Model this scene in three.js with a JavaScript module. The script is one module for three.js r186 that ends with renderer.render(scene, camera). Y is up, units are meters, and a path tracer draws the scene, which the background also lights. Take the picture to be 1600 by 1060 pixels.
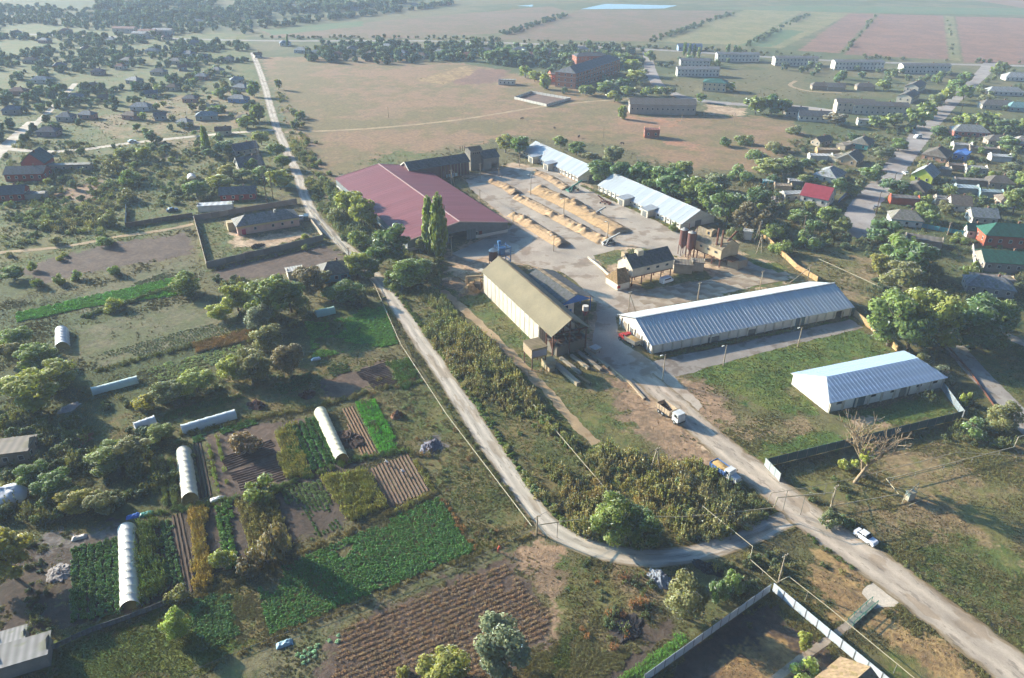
import * as THREE from 'three';
import { Sky } from 'three/addons/objects/Sky.js';
import { MarchingCubes } from 'three/addons/objects/MarchingCubes.js';
import { mergeGeometries } from 'three/addons/utils/BufferGeometryUtils.js';

// ---------- camera, sky, sun, exposure ----------
const FPX = 1160, PITCH = 29 * Math.PI / 180, ROLL = -0.4 * Math.PI / 180, CAMH = 100;
const scene = new THREE.Scene();
const camera = new THREE.PerspectiveCamera(2 * Math.atan(530 / FPX) * 180 / Math.PI, 1600 / 1060, 0.5, 12000);
camera.position.set(0, CAMH, 0);
camera.rotation.order = 'YXZ';
camera.rotation.set(-PITCH, 0, -ROLL);
const SUN_AZ = 30 * Math.PI / 180, SUN_EL = 19 * Math.PI / 180;      // shadows fall to the right and a little towards the camera
const sunDir = new THREE.Vector3(-Math.cos(SUN_AZ) * Math.cos(SUN_EL), Math.sin(SUN_EL), -Math.sin(SUN_AZ) * Math.cos(SUN_EL));
const sky = new Sky(); sky.name = 'sky'; sky.scale.setScalar(9000);
sky.material.uniforms.sunPosition.value.copy(sunDir);
sky.material.uniforms.turbidity.value = 9; sky.material.uniforms.rayleigh.value = 1.1;
sky.material.uniforms.mieCoefficient.value = 0.004; sky.material.uniforms.cloudCoverage.value = 0;
sky.userData.kind = 'structure';
scene.add(sky);
scene.environmentIntensity = 0.2;
const sun = new THREE.DirectionalLight(new THREE.Color(1, 0.81, 0.57), 5);
sun.position.copy(sunDir).multiplyScalar(600); sun.name = 'sun_light';
sun.target.position.set(0, 0, -250); sun.position.add(sun.target.position);
sun.castShadow = true; sun.shadow.radius = 1.2; sun.shadow.mapSize.set(4096, 4096);
Object.assign(sun.shadow.camera, { left: -450, right: 450, top: 450, bottom: -450, near: 1, far: 2000 });
scene.add(sun); scene.add(sun.target);
const EXPOSURE = 2.35;
scene.fog = new THREE.FogExp2(0xcadcf4, 0.00025);

// ---------- numbers, noise, pixels of the survey photograph to metres on the ground ----------
let seed = 12345;
const rnd = () => { seed = (seed * 1664525 + 1013904223) >>> 0; return seed / 4294967296; };
const rr = (a, b) => a + (b - a) * rnd();
const reseed = s => { seed = (s * 2654435761) >>> 0; rnd(); rnd(); };
const hash = (x, y) => { let h = (x | 0) * 374761393 + (y | 0) * 668265263; h = (h ^ (h >>> 13)) * 1274126177; h ^= h >>> 16; return (h >>> 0) / 4294967296; };
function noise(x, y) {
  const xi = Math.floor(x), yi = Math.floor(y), a = x - xi, b = y - yi, u = a * a * (3 - 2 * a), v = b * b * (3 - 2 * b);
  const p = hash(xi, yi), q = hash(xi + 1, yi), r = hash(xi, yi + 1), s = hash(xi + 1, yi + 1);
  return p + (q - p) * u + (r - p) * v + (p - q - r + s) * u * v;
}
const fbm = (x, y, o = 4) => { let s = 0, a = 0.5, t = 0; for (let i = 0; i < o; i++) { s += a * noise(x, y); t += a; x = x * 2.03 + 17.1; y = y * 2.03 + 9.7; a *= 0.5; } return s / t; };
const clamp = (x, a = 0, b = 1) => x < a ? a : x > b ? b : x;
const sst = (a, b, x) => { const t = clamp((x - a) / (b - a)); return t * t * (3 - 2 * t); };
const lerp = (a, b, t) => a + (b - a) * t;
const cP = Math.cos(PITCH), sP = Math.sin(PITCH), cR = Math.cos(ROLL), sR = Math.sin(ROLL);
function P(px, py, y = 0) {
  const a = px - 800, b = py - 530, u = (a * cR + b * sR) / FPX, v = (-a * sR + b * cR) / FPX;
  const t = (CAMH - y) / (v * cP + sP);
  return [u * t, -t * (cP - v * sP)];
}
function I(x, y, z) {
  const yy = y - CAMH, d = -z * cP - yy * sP, up = -z * sP + yy * cP, u = FPX * x / d, v = -FPX * up / d;
  return [800 + u * cR - v * sR, 530 + u * sR + v * cR, FPX / d];
}
const heightFor = (x, z, topPy) => { let h = 6; for (let i = 0; i < 12; i++) { const y0 = I(x, h, z)[1], y1 = I(x, h + 0.1, z)[1]; h -= (y0 - topPy) / (y1 - y0) * 0.1; } return h; };

// ---------- objects ----------
const taken = {};
const numbered = n => { const k = taken[n] = (taken[n] || 0) + 1; return k === 1 ? n : n + '_' + String(k - 1).padStart(3, '0'); };
const labelled = [];
function tag(o, label, category, group, kind) {
  if (label) o.userData.label = label;
  if (category) o.userData.category = category;
  if (group) o.userData.group = group;
  if (kind) o.userData.kind = kind;
  if (label) labelled.push(o);
  return o;
}
function thing(name, label, category, x, z, yaw = 0, group, y = 0) {
  const o = new THREE.Group(); o.name = numbered(name); o.position.set(x, y, z); o.rotation.y = yaw;
  scene.add(o); return tag(o, label, category, group);
}
function part(parent, name, geo, material, x = 0, y = 0, z = 0, ry = 0) {
  const m = new THREE.Mesh(geo, material); m.name = name; m.position.set(x, y, z); if (ry) m.rotation.y = ry;
  m.castShadow = m.receiveShadow = true; parent.add(m); return m;
}
function top(name, geo, material, label, category, group, kind) {
  const m = new THREE.Mesh(geo, material); m.name = numbered(name); m.castShadow = m.receiveShadow = true; scene.add(m);
  return tag(m, label, category, group, kind);
}
const geos = {};
const bx = (w, h, d) => { const k = w.toFixed(2) + ',' + h.toFixed(2) + ',' + d.toFixed(2); return geos[k] || (geos[k] = new THREE.BoxGeometry(w, h, d)); };
const bxAt = (w, h, d, x, y, z, ry = 0, rz = 0, rx = 0) => { const g = new THREE.BoxGeometry(w, h, d); if (rx) g.rotateX(rx); if (rz) g.rotateZ(rz); if (ry) g.rotateY(ry); return g.translate(x, y, z); };
const cyl = (r0, r1, h, n = 10) => { const k = 'c' + [r0, r1, h, n].map(v => v.toFixed(2)); return geos[k] || (geos[k] = new THREE.CylinderGeometry(r0, r1, h, n)); };
function rod(a, b, r, n = 6) {                                         // a round bar from a to b
  const A = new THREE.Vector3(...a), B = new THREE.Vector3(...b), d = B.clone().sub(A), l = d.length();
  const g = new THREE.CylinderGeometry(r, r, l, n);
  g.applyQuaternion(new THREE.Quaternion().setFromUnitVectors(new THREE.Vector3(0, 1, 0), d.normalize()));
  return g.translate((A.x + B.x) / 2, (A.y + B.y) / 2, (A.z + B.z) / 2);
}
const join = list => { const l = list.map(g => g.index ? g.toNonIndexed() : g); for (const g of l) for (const k of Object.keys(g.attributes)) if (!['position', 'normal', 'uv'].includes(k)) g.deleteAttribute(k); return mergeGeometries(l); };
function poly3(tris, uvs = 1) {                                          // flat-shaded triangles from points [[a,b,c],...] or quads [a,b,c,d]
  const p = [], uv = [];
  for (const t of tris) {
    const id = t.length === 4 ? [0, 1, 2, 0, 2, 3] : [0, 1, 2];
    const A = new THREE.Vector3(...t[0]), e = new THREE.Vector3(...t[1]).sub(A).normalize(), n = new THREE.Vector3(...t[2]).sub(A).cross(e).normalize(), b = n.clone().cross(e);
    for (const i of id) { p.push(...t[i]); const d = new THREE.Vector3(...t[i]).sub(A); uv.push(d.dot(e) * uvs, d.dot(b) * uvs); }
  }
  const g = new THREE.BufferGeometry();
  g.setAttribute('position', new THREE.Float32BufferAttribute(p, 3)); g.setAttribute('uv', new THREE.Float32BufferAttribute(uv, 2));
  g.computeVertexNormals(); return g;
}

// ---------- small tiling textures: grain, stains, dust ----------
function tileTex(n, fn, srgb = true) {
  const d = new Uint8Array(n * n * 4);
  for (let j = 0; j < n; j++) for (let i = 0; i < n; i++) {
    const c = fn(i / n, j / n, i, j), k = (j * n + i) * 4;
    d[k] = clamp(c[0], 0, 255); d[k + 1] = clamp(c[1], 0, 255); d[k + 2] = clamp(c[2], 0, 255); d[k + 3] = 255;
  }
  const t = new THREE.DataTexture(d, n, n, THREE.RGBAFormat);
  t.wrapS = t.wrapT = THREE.RepeatWrapping; t.magFilter = THREE.LinearFilter; t.minFilter = THREE.LinearMipmapLinearFilter; t.generateMipmaps = true;
  if (srgb) t.colorSpace = THREE.SRGBColorSpace; t.needsUpdate = true; return t;
}
function pnoise(u, v, f, s = 0) {                                        // noise that repeats at u, v = 1
  const x = u * f, y = v * f, xi = Math.floor(x), yi = Math.floor(y), a = x - xi, b = y - yi, A = a * a * (3 - 2 * a), B = b * b * (3 - 2 * b);
  const h = (i, j) => hash(((i % f) + f) % f + s * 131, ((j % f) + f) % f + s * 71);
  return lerp(lerp(h(xi, yi), h(xi + 1, yi), A), lerp(h(xi, yi + 1), h(xi + 1, yi + 1), A), B);
}
const pf = (u, v, f, s = 0) => pnoise(u, v, f, s) * 0.5 + pnoise(u, v, f * 2, s + 1) * 0.27 + pnoise(u, v, f * 4, s + 2) * 0.15 + pnoise(u, v, f * 8, s + 3) * 0.08;
const stainTex = tileTex(256, (u, v) => { const a = 0.86 + 0.16 * pf(u, v, 4, 1), b = 0.94 + 0.06 * pnoise(u, v, 64, 5), s = 255 * a * b; return [s, s * 0.99, s * 0.965]; });
const sheetTex = tileTex(256, (u, v, i) => { const r = 0.93 + 0.07 * Math.cos(u * Math.PI * 2 * 16), a = 0.86 + 0.18 * pf(u, v, 5, 9), s = 255 * Math.min(1, a * r); return [s, s * 0.99, s * 0.97]; });
const slateTex = tileTex(256, (u, v) => { const a = 0.66 + 0.34 * pf(u, v, 6, 21), r = 0.9 + 0.1 * Math.cos(u * 6.2832 * 24), m = sst(0.55, 0.75, pf(u, v, 8, 33)) * 0.25, s = 255 * a * r; return [s * (1 - m * 0.5), s * (1 - m * 0.4), s * (1 - m)]; });
const grainTex = tileTex(256, (u, v) => { const a = 0.78 + 0.22 * pf(u, v, 8, 41), b = 0.86 + 0.14 * pnoise(u, v, 128, 47), s = 255 * a * b; return [s, s, s]; });
const bumpTex = tileTex(512, (u, v) => { const s = 255 * (pf(u, v, 16, 61) * 0.7 + 0.3 * pnoise(u, v, 128, 65)); return [s, s, s]; }, false);
const mats = {};
// hex colour, options: map, metal, rough, uv scale of the map
function M(hex, o = {}) {
  const key = hex + JSON.stringify([o.r, o.m, o.t && o.t.id, o.s, o.side, o.tr, o.e]);
  if (mats[key]) return mats[key];
  const m = new (o.tr ? THREE.MeshPhysicalMaterial : THREE.MeshStandardMaterial)({ color: hex, roughness: o.r ?? 0.85, metalness: o.m ?? 0 });
  if (o.t) { m.map = o.t.clone(); m.map.repeat.set(o.s ?? 0.2, o.s ?? 0.2); m.map.needsUpdate = true; }
  if (o.tr) { m.transmission = o.tr; m.thickness = 0; }
  m.side = THREE.DoubleSide;
  return mats[key] = m;
}
const texCache = {};
const stainM = (hex, r = 0.85, s = 0.12) => MT(hex, stainTex, s, r);
function MT(hex, tex, s, r = 0.85, metal = 0) {
  const k = 'T' + hex + tex.id + s + r + metal; if (mats[k]) return mats[k];
  const tk = tex.id + '_' + s; if (!texCache[tk]) { texCache[tk] = tex.clone(); texCache[tk].repeat.set(s, s); texCache[tk].needsUpdate = true; }
  return mats[k] = new THREE.MeshStandardMaterial({ color: hex, map: texCache[tk], roughness: r, metalness: metal, side: THREE.DoubleSide });
}
// ---------- ground: what grows or lies where, as zones on the ground ----------
// each kind: two colours (sRGB) blended by noise, class (for the plants that grow there)
const KIND = {
  dry: [[134, 114, 80], [100, 98, 50], 0.1, 2], steppe: [[136, 106, 76], [112, 98, 58], 0.03, 6], grass: [[78, 92, 36], [104, 98, 50], 0.14, 3],
  lush: [[74, 98, 34], [102, 108, 42], 0.18, 4], weeds: [[82, 88, 40], [112, 98, 56], 0.22, 5], soil: [[96, 78, 64], [80, 64, 52], 0.3, 0],
  darksoil: [[78, 64, 52], [66, 54, 44], 0.3, 0], dust: [[186, 160, 130], [156, 130, 102], 0.16, 0], dirt: [[150, 122, 94], [122, 100, 76], 0.2, 1],
  straw: [[158, 130, 84], [126, 100, 66], 0.35, 1], grey: [[104, 98, 68], [84, 88, 48], 0.25, 1], redfield: [[128, 92, 72], [112, 82, 64], 0.05, 0],
  palefield: [[124, 114, 72], [104, 104, 58], 0.04, 0], greenfield: [[70, 96, 52], [88, 98, 58], 0.05, 0], mauve: [[114, 90, 68], [98, 86, 56], 0.04, 0],
  crop: [[62, 78, 36], [80, 74, 46], 0.4, 0], redsoil: [[160, 112, 82], [140, 108, 78], 0.1, 1], ash: [[112, 104, 98], [78, 70, 64], 0.5, 0], none: [[110, 96, 76], [96, 86, 66], 0.3, 0],
};
const ZONES = [];
const Z = (kind, feather, ...px) => ZONES.push({ kind, feather, pts: px.map(p => P(...p)) });
const ZW = (kind, feather, pts) => ZONES.push({ kind, feather, pts });
// far fields beyond the highway
Z('mauve', 3, [400, 55], [850, 9], [880, 16], [800, 50], [640, 62], [420, 64]);
Z('greenfield', 3, [400, 52], [560, 36], [560, 44], [420, 60]);
Z('palefield', 3, [1010, 62], [1160, 10], [1250, 10], [1150, 66]);
Z('palefield', 3, [1140, 66], [1262, 12], [1325, 13], [1215, 70]);
Z('greenfield', 3, [1150, 66], [1210, 40], [1250, 42], [1200, 68]);
Z('redfield', 3, [1240, 73], [1318, 14], [1362, 14], [1305, 76]);
Z('redfield', 2, [1312, 78], [1368, 14], [1468, 15], [1478, 84]);
Z('palefield', 2, [1478, 84], [1468, 15], [1484, 16], [1496, 86]);
Z('redfield', 2, [1500, 88], [1486, 16], [1680, 18], [1700, 92]);
Z('greenfield', 4, [1080, 9], [1250, 2], [1700, 2], [1700, 13], [1300, 12]);
Z('mauve', 4, [760, 62], [900, 14], [1140, 12], [1010, 62]);
// the open steppe in the middle
Z('steppe', 6, [400, 95], [560, 92], [720, 100], [800, 115], [960, 150], [1000, 180], [1230, 176], [1260, 215], [1180, 262], [1060, 262], [960, 225], [800, 212], [620, 252], [520, 285], [480, 275], [440, 200], [412, 130]);
Z('redfield', 4, [690, 128], [740, 108], [790, 110], [780, 128], [720, 134]);
Z('straw', 4, [640, 128], [720, 104], [740, 112], [690, 134]);
Z('redsoil', 4, [1040, 212], [1090, 222], [1095, 232], [1030, 222]);
Z('redsoil', 4, [960, 178], [1060, 185], [1050, 196], [960, 192]);
Z('dust', 3, [1095, 158], [1160, 165], [1160, 176], [1100, 174]);
Z('grass', 6, [560, 260], [620, 235], [700, 250], [620, 262]);
// left, beyond the compound
Z('grass', 8, [-120, 40], [380, 60], [400, 120], [440, 200], [475, 300], [300, 345], [170, 420], [-100, 440]);
Z('dry', 5, [130, 200], [200, 170], [330, 150], [400, 140], [410, 200], [300, 215], [180, 225]);
Z('dry', 4, [230, 225], [320, 222], [330, 250], [240, 262]);
Z('grass', 5, [0, 335], [170, 325], [180, 385], [0, 400]);
Z('dirt', 4, [60, 310], [160, 290], [170, 320], [60, 330]);
Z('soil', 2, [30, 430], [170, 388], [290, 372], [300, 405], [150, 432], [60, 455]);
Z('grey', 2, [120, 520], [320, 475], [380, 480], [390, 520], [150, 585], [110, 560]);
Z('grey', 2, [120, 470], [300, 410], [298, 430], [200, 470], [130, 500]);
Z('soil', 2, [325, 430], [505, 385], [540, 405], [480, 428], [350, 445]);
Z('dust', 2, [352, 355], [372, 352], [378, 380], [470, 362], [482, 372], [430, 392], [360, 394]);
Z('grass', 2, [306, 358], [352, 352], [360, 394], [420, 392], [500, 368], [502, 378], [324, 424]);
Z('grass', 2, [325, 440], [300, 350], [322, 430]);
Z('grass', 3, [470, 490], [600, 470], [625, 545], [480, 560]);
// gardens
Z('weeds', 2, [310, 590], [560, 560], [620, 565], [640, 610], [420, 650], [180, 700], [140, 690]);
Z('soil', 1, [500, 600], [600, 565], [620, 605], [520, 630]);
Z('weeds', 4, [560, 620], [640, 560], [680, 620], [760, 720], [840, 830], [760, 870], [700, 780], [640, 705], [580, 690]);
Z('grass', 3, [640, 640], [690, 630], [720, 680], [650, 690]);
Z('ash', 2, [655, 690], [680, 682], [695, 700], [680, 715], [658, 705]);
Z('soil', 1, [325, 690], [470, 655], [540, 735], [400, 790], [340, 790]);
Z('darksoil', 1, [100, 860], [190, 840], [205, 965], [100, 985]);
Z('darksoil', 2, [215, 840], [560, 720], [620, 790], [280, 930], [215, 965]);
Z('darksoil', 3, [0, 860], [90, 870], [105, 1000], [0, 1040]);
Z('ash', 3, [70, 850], [190, 830], [180, 848], [100, 870], [95, 890], [70, 880]);
Z('lush', 3, [80, 1030], [300, 940], [380, 930], [410, 1000], [330, 1060], [60, 1100]);
Z('weeds', 1, [362, 925], [405, 910], [430, 1000], [375, 1015]);
Z('grey', 2, [290, 1080], [440, 1005], [760, 868], [850, 838], [880, 850], [720, 905], [540, 985], [520, 1100]);
Z('soil', 2, [520, 1000], [720, 905], [800, 880], [870, 960], [860, 1000], [700, 1100], [480, 1120]);
Z('dirt', 3, [770, 862], [850, 840], [890, 850], [880, 990], [862, 990], [870, 950], [800, 880]);
Z('grass', 2, [885, 870], [925, 870], [905, 1000], [880, 1060]);
Z('dry', 4, [930, 870], [1040, 880], [1050, 960], [1000, 1000], [900, 1060], [905, 980]);
Z('darksoil', 2, [985, 960], [1010, 965], [1012, 990], [965, 1000], [965, 975]);
Z('darksoil', 1, [955, 1060], [1050, 965], [1062, 975], [985, 1060]);
Z('grey', 2, [1085, 945], [1130, 935], [1160, 945], [1080, 1000], [1060, 985]);
// thicket along the lane, yard, warehouse meadow
Z('weeds', 3, [480, 300], [520, 290], [640, 390], [700, 410], [690, 455], [740, 510], [800, 560], [860, 640], [930, 700], [1090, 715], [1180, 760], [1225, 805], [1150, 835], [1050, 858], [960, 852], [890, 830], [850, 790], [790, 705], [720, 600], [660, 510], [600, 440], [560, 400], [500, 335]);
Z('grass', 3, [700, 455], [760, 455], [840, 525], [840, 560], [930, 640], [1000, 680], [1010, 700], [930, 700], [850, 640], [790, 560], [730, 500]);
Z('dry', 3, [820, 580], [880, 560], [960, 600], [1000, 690], [960, 690], [900, 640], [840, 600]);
Z('grass', 3, [880, 610], [930, 610], [985, 660], [1005, 700], [940, 690]);
Z('dust', 3, [700, 395], [790, 352], [720, 275], [800, 255], [880, 265], [930, 298], [1070, 358], [1150, 372], [1160, 400], [1220, 405], [1240, 430], [1000, 488], [960, 490], [970, 535], [1020, 570], [1080, 590], [1180, 700], [1250, 770], [1300, 800], [1240, 800], [1130, 720], [1000, 640], [945, 575], [900, 540], [930, 480], [900, 430], [780, 410], [740, 440], [700, 450]);
Z('dirt', 3, [940, 570], [1010, 625], [1060, 650], [1140, 730], [1180, 755], [1120, 718], [1060, 712], [1005, 680], [965, 630]);
Z('dirt', 3, [1050, 600], [1100, 595], [1140, 620], [1150, 660], [1110, 685], [1070, 650]);
Z('dirt', 2, [690, 440], [730, 425], [760, 455], [720, 465]);
Z('straw', 2, [725, 425], [752, 425], [752, 452], [728, 452]);
Z('lush', 3, [1075, 575], [1330, 490], [1400, 545], [1240, 580], [1232, 600], [1290, 645], [1200, 640], [1120, 600]);
Z('dry', 4, [1110, 690], [1150, 640], [1290, 650], [1340, 660], [1480, 640], [1200, 715], [1180, 735]);
Z('lush', 3, [1180, 690], [1300, 672], [1345, 680], [1200, 715]);
Z('lush', 2, [1300, 645], [1480, 605], [1500, 640], [1420, 655], [1330, 655]);
Z('dust', 2, [1330, 645], [1385, 640], [1400, 650], [1345, 657]);
Z('grass', 2, [920, 395], [1010, 385], [1060, 395], [940, 415]);
Z('grass', 2, [1000, 440], [1100, 420], [1110, 432], [1010, 452]);
Z('lush', 2, [1150, 398], [1230, 410], [1240, 432], [1190, 440], [1140, 430], [1180, 415]);
Z('grass', 2, [1000, 480], [1230, 425], [1236, 433], [1000, 488]);
// right edge
Z('weeds', 5, [1170, 330], [1330, 350], [1350, 440], [1270, 430], [1230, 390], [1160, 360]);
Z('dry', 5, [1270, 390], [1360, 390], [1400, 460], [1330, 480], [1250, 425]);
Z('grass', 4, [1500, 500], [1640, 480], [1700, 640], [1600, 640], [1530, 560]);
Z('weeds', 4, [1490, 590], [1600, 690], [1500, 690], [1420, 680], [1500, 640]);
Z('dry', 5, [1230, 740], [1400, 690], [1640, 660], [1750, 1000], [1600, 985], [1420, 850], [1330, 800]);
Z('grass', 5, [1420, 850], [1500, 820], [1640, 880], [1640, 1000], [1560, 960]);
Z('straw', 4, [1270, 850], [1330, 860], [1380, 930], [1500, 1010], [1620, 1100], [1440, 1060], [1290, 930]);
Z('grass', 3, [1370, 1000], [1430, 1010], [1480, 1080], [1420, 1080]);
Z('darksoil', 2, [1035, 1050], [1205, 935], [1330, 1030], [1200, 1100], [1010, 1100]);
Z('straw', 2, [1130, 1020], [1200, 990], [1290, 1010], [1240, 1070], [1110, 1080]);
const SOFT = { dust: 1.5 };

function baseColor(x, z) {
  const n1 = fbm(x * 0.011 + 3, z * 0.011 + 8, 4), n2 = fbm(x * 0.07 + 40, z * 0.07, 3), n3 = noise(x * 0.9, z * 0.9), n4 = noise(x * 2.3 + 7, z * 2.3);
  const t = sst(0.35, 0.65, n1 * 0.6 + n2 * 0.4), g = 0.8 + 0.26 * n3 + 0.14 * n4 - 0.1;
  return [lerp(112, 76, t) * g, lerp(104, 88, t) * g, lerp(62, 36, t) * g];
}
function groundMap(x0, x1, z0, z1, n, withClass) {
  const d = new Uint8Array(n * n * 4), cls = withClass ? new Uint8Array(n * n).fill(2) : null;
  const sx = (x1 - x0) / n, sz = (z1 - z0) / n;
  for (let j = 0; j < n; j++) for (let i = 0; i < n; i++) {
    const c = baseColor(x0 + (i + 0.5) * sx, z0 + (j + 0.5) * sz), k = (j * n + i) * 4;
    d[k] = clamp(c[0], 0, 255); d[k + 1] = clamp(c[1], 0, 255); d[k + 2] = clamp(c[2], 0, 255); d[k + 3] = 255;
  }
  let zi = 0;
  for (const zn of ZONES) {
    zi++;
    const K = KIND[zn.kind], f = zn.feather * 1.4 + 1, pts = zn.pts, m = pts.length;
    let a = 1e9, b = -1e9, c = 1e9, e = -1e9;
    for (const p of pts) { a = Math.min(a, p[0]); b = Math.max(b, p[0]); c = Math.min(c, p[1]); e = Math.max(e, p[1]); }
    const i0 = Math.max(0, Math.floor((a - f - x0) / sx)), i1 = Math.min(n - 1, Math.ceil((b + f - x0) / sx)), j0 = Math.max(0, Math.floor((c - f - z0) / sz)), j1 = Math.min(n - 1, Math.ceil((e + f - z0) / sz));
    for (let j = j0; j <= j1; j++) for (let i = i0; i <= i1; i++) {
      const x = x0 + (i + 0.5) * sx, z = z0 + (j + 0.5) * sz;
      let dd = 1e18, inside = false;
      for (let q = 0, r = m - 1; q < m; r = q++) {
        const ax = pts[r][0], az = pts[r][1], ex = pts[q][0] - ax, ez = pts[q][1] - az, wx = x - ax, wz = z - az;
        const t = clamp((wx * ex + wz * ez) / (ex * ex + ez * ez)), px = wx - ex * t, pz = wz - ez * t;
        const s = px * px + pz * pz; if (s < dd) dd = s;
        if ((pts[q][1] > z) !== (az > z) && x < ex * (z - pts[q][1]) / ez + pts[q][0]) inside = !inside;
      }
      let sd = Math.sqrt(dd) * (inside ? 1 : -1);
      if (sd < -f) continue;
      if (sd < f * 2) sd += (fbm(x * 0.35 + zi * 7, z * 0.35, 3) - 0.5) * f * 1.6 + (noise(x * 2.1, z * 2.1) - 0.5) * f * 0.5;
      const w = sst(-f * 0.22, f * 0.22, sd); if (w <= 0) continue;
      const kf = K[2], n1 = 0.55 * fbm(x * kf + zi * 13.7, z * kf, 3) + 0.45 * fbm(x * kf * 5 + zi * 3.1, z * kf * 5, 3), g = 0.82 + 0.24 * noise(x * 1.3 + zi, z * 1.3) + 0.14 * noise(x * 3.1, z * 3.1 + zi), t = sst(0.36, 0.64, n1), k = (j * n + i) * 4;
      for (let q = 0; q < 3; q++) d[k + q] = clamp(lerp(d[k + q], lerp(K[0][q], K[1][q], t) * g, w), 0, 255);
      if (cls && w > 0.5) cls[j * n + i] = K[3];
    }
  }
  const t = new THREE.DataTexture(d, n, n, THREE.RGBAFormat); t.colorSpace = THREE.SRGBColorSpace; t.magFilter = THREE.LinearFilter;
  t.minFilter = THREE.LinearMipmapLinearFilter; t.generateMipmaps = true; t.needsUpdate = true;
  return { tex: t, cls, x0, z0, sx, sz, n };
}
const NEAR = { x0: -170, x1: 170, z0: -340, z1: -40 }, MID = { x0: -760, x1: 760, z0: -1400, z1: 60 }, FAR = { x0: -6000, x1: 6000, z0: -8000, z1: 2000 };
function frameGeo(o, h, uvo) {                                             // rectangle o minus rectangle h, uv over uvo
  const q = (x0, x1, z0, z1) => [[x0, 0, z1], [x1, 0, z1], [x1, 0, z0], [x0, 0, z0]];
  const list = h ? [q(o.x0, o.x1, o.z0, h.z0), q(o.x0, o.x1, h.z1, o.z1), q(o.x0, h.x0, h.z0, h.z1), q(h.x1, o.x1, h.z0, h.z1)] : [q(o.x0, o.x1, o.z0, o.z1)];
  const g = poly3(list), p = g.attributes.position, uv = g.attributes.uv;
  for (let i = 0; i < p.count; i++) uv.setXY(i, (p.getX(i) - uvo.x0) / (uvo.x1 - uvo.x0), (p.getZ(i) - uvo.z0) / (uvo.z1 - uvo.z0));
  return g;
}
const near = groundMap(NEAR.x0, NEAR.x1, NEAR.z0, NEAR.z1, 2048, true);
const mid = groundMap(MID.x0, MID.x1, MID.z0, MID.z1, 2048, true);
{
  const bump = bumpTex.clone(); bump.repeat.set(28, 25); bump.needsUpdate = true;
  top('ground', frameGeo(NEAR, null, NEAR), new THREE.MeshStandardMaterial({ map: near.tex, roughness: 1, bumpMap: bump, bumpScale: 0.12 }), null, null, null, 'structure');
  top('ground', frameGeo(MID, NEAR, MID), new THREE.MeshStandardMaterial({ map: mid.tex, roughness: 1 }), null, null, null, 'structure');
  const n = 1024, d = new Uint8Array(n * n * 4), ca = Math.cos(0.35), sa = Math.sin(0.35);
  for (let j = 0; j < n; j++) for (let i = 0; i < n; i++) {
    const x = lerp(FAR.x0, FAR.x1, (i + 0.5) / n), z = lerp(FAR.z0, FAR.z1, (j + 0.5) / n), k = (j * n + i) * 4;
    const fx = Math.floor((x * ca + z * sa) / 310 + 0.25 * noise(z * 0.001, 3)), fz = Math.floor((-x * sa + z * ca) / 620);
    const h = hash(fx, fz), c = h < 0.35 ? [118, 92, 72] : h < 0.6 ? [124, 112, 72] : h < 0.85 ? [80, 94, 54] : [104, 86, 64], g = 0.9 + 0.2 * fbm(x * 0.01, z * 0.01, 3);
    d[k] = c[0] * g; d[k + 1] = c[1] * g; d[k + 2] = c[2] * g; d[k + 3] = 255;
  }
  const t = new THREE.DataTexture(d, n, n, THREE.RGBAFormat); t.colorSpace = THREE.SRGBColorSpace; t.magFilter = THREE.LinearFilter; t.needsUpdate = true;
  top('terrain', frameGeo(FAR, MID, FAR), new THREE.MeshStandardMaterial({ map: t, roughness: 1 }), null, null, null, 'structure');
}
// keep plants off what is built: a later entry in the class map
function inPoly(x, z, pts) { let c = false; for (let i = 0, j = pts.length - 1; i < pts.length; j = i++) if ((pts[i][1] > z) !== (pts[j][1] > z) && x < (pts[j][0] - pts[i][0]) * (z - pts[i][1]) / (pts[j][1] - pts[i][1]) + pts[i][0]) c = !c; return c; }
function block(pts, v = 9) {
  for (const m of [near, mid]) {
    let a = 1e9, b = -1e9, c = 1e9, e = -1e9;
    for (const p of pts) { a = Math.min(a, p[0]); b = Math.max(b, p[0]); c = Math.min(c, p[1]); e = Math.max(e, p[1]); }
    for (let j = Math.max(0, Math.floor((c - m.z0) / m.sz)); j <= Math.min(m.n - 1, (e - m.z0) / m.sz); j++) for (let i = Math.max(0, Math.floor((a - m.x0) / m.sx)); i <= Math.min(m.n - 1, (b - m.x0) / m.sx); i++)
      if (inPoly(m.x0 + (i + 0.5) * m.sx, m.z0 + (j + 0.5) * m.sz, pts)) m.cls[j * m.n + i] = v;
  }
}
function classAt(x, z) {
  for (const m of [near, mid]) { const i = Math.floor((x - m.x0) / m.sx), j = Math.floor((z - m.z0) / m.sz); if (i >= 0 && j >= 0 && i < m.n && j < m.n) return m.cls[j * m.n + i]; }
  return 2;
}
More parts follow.
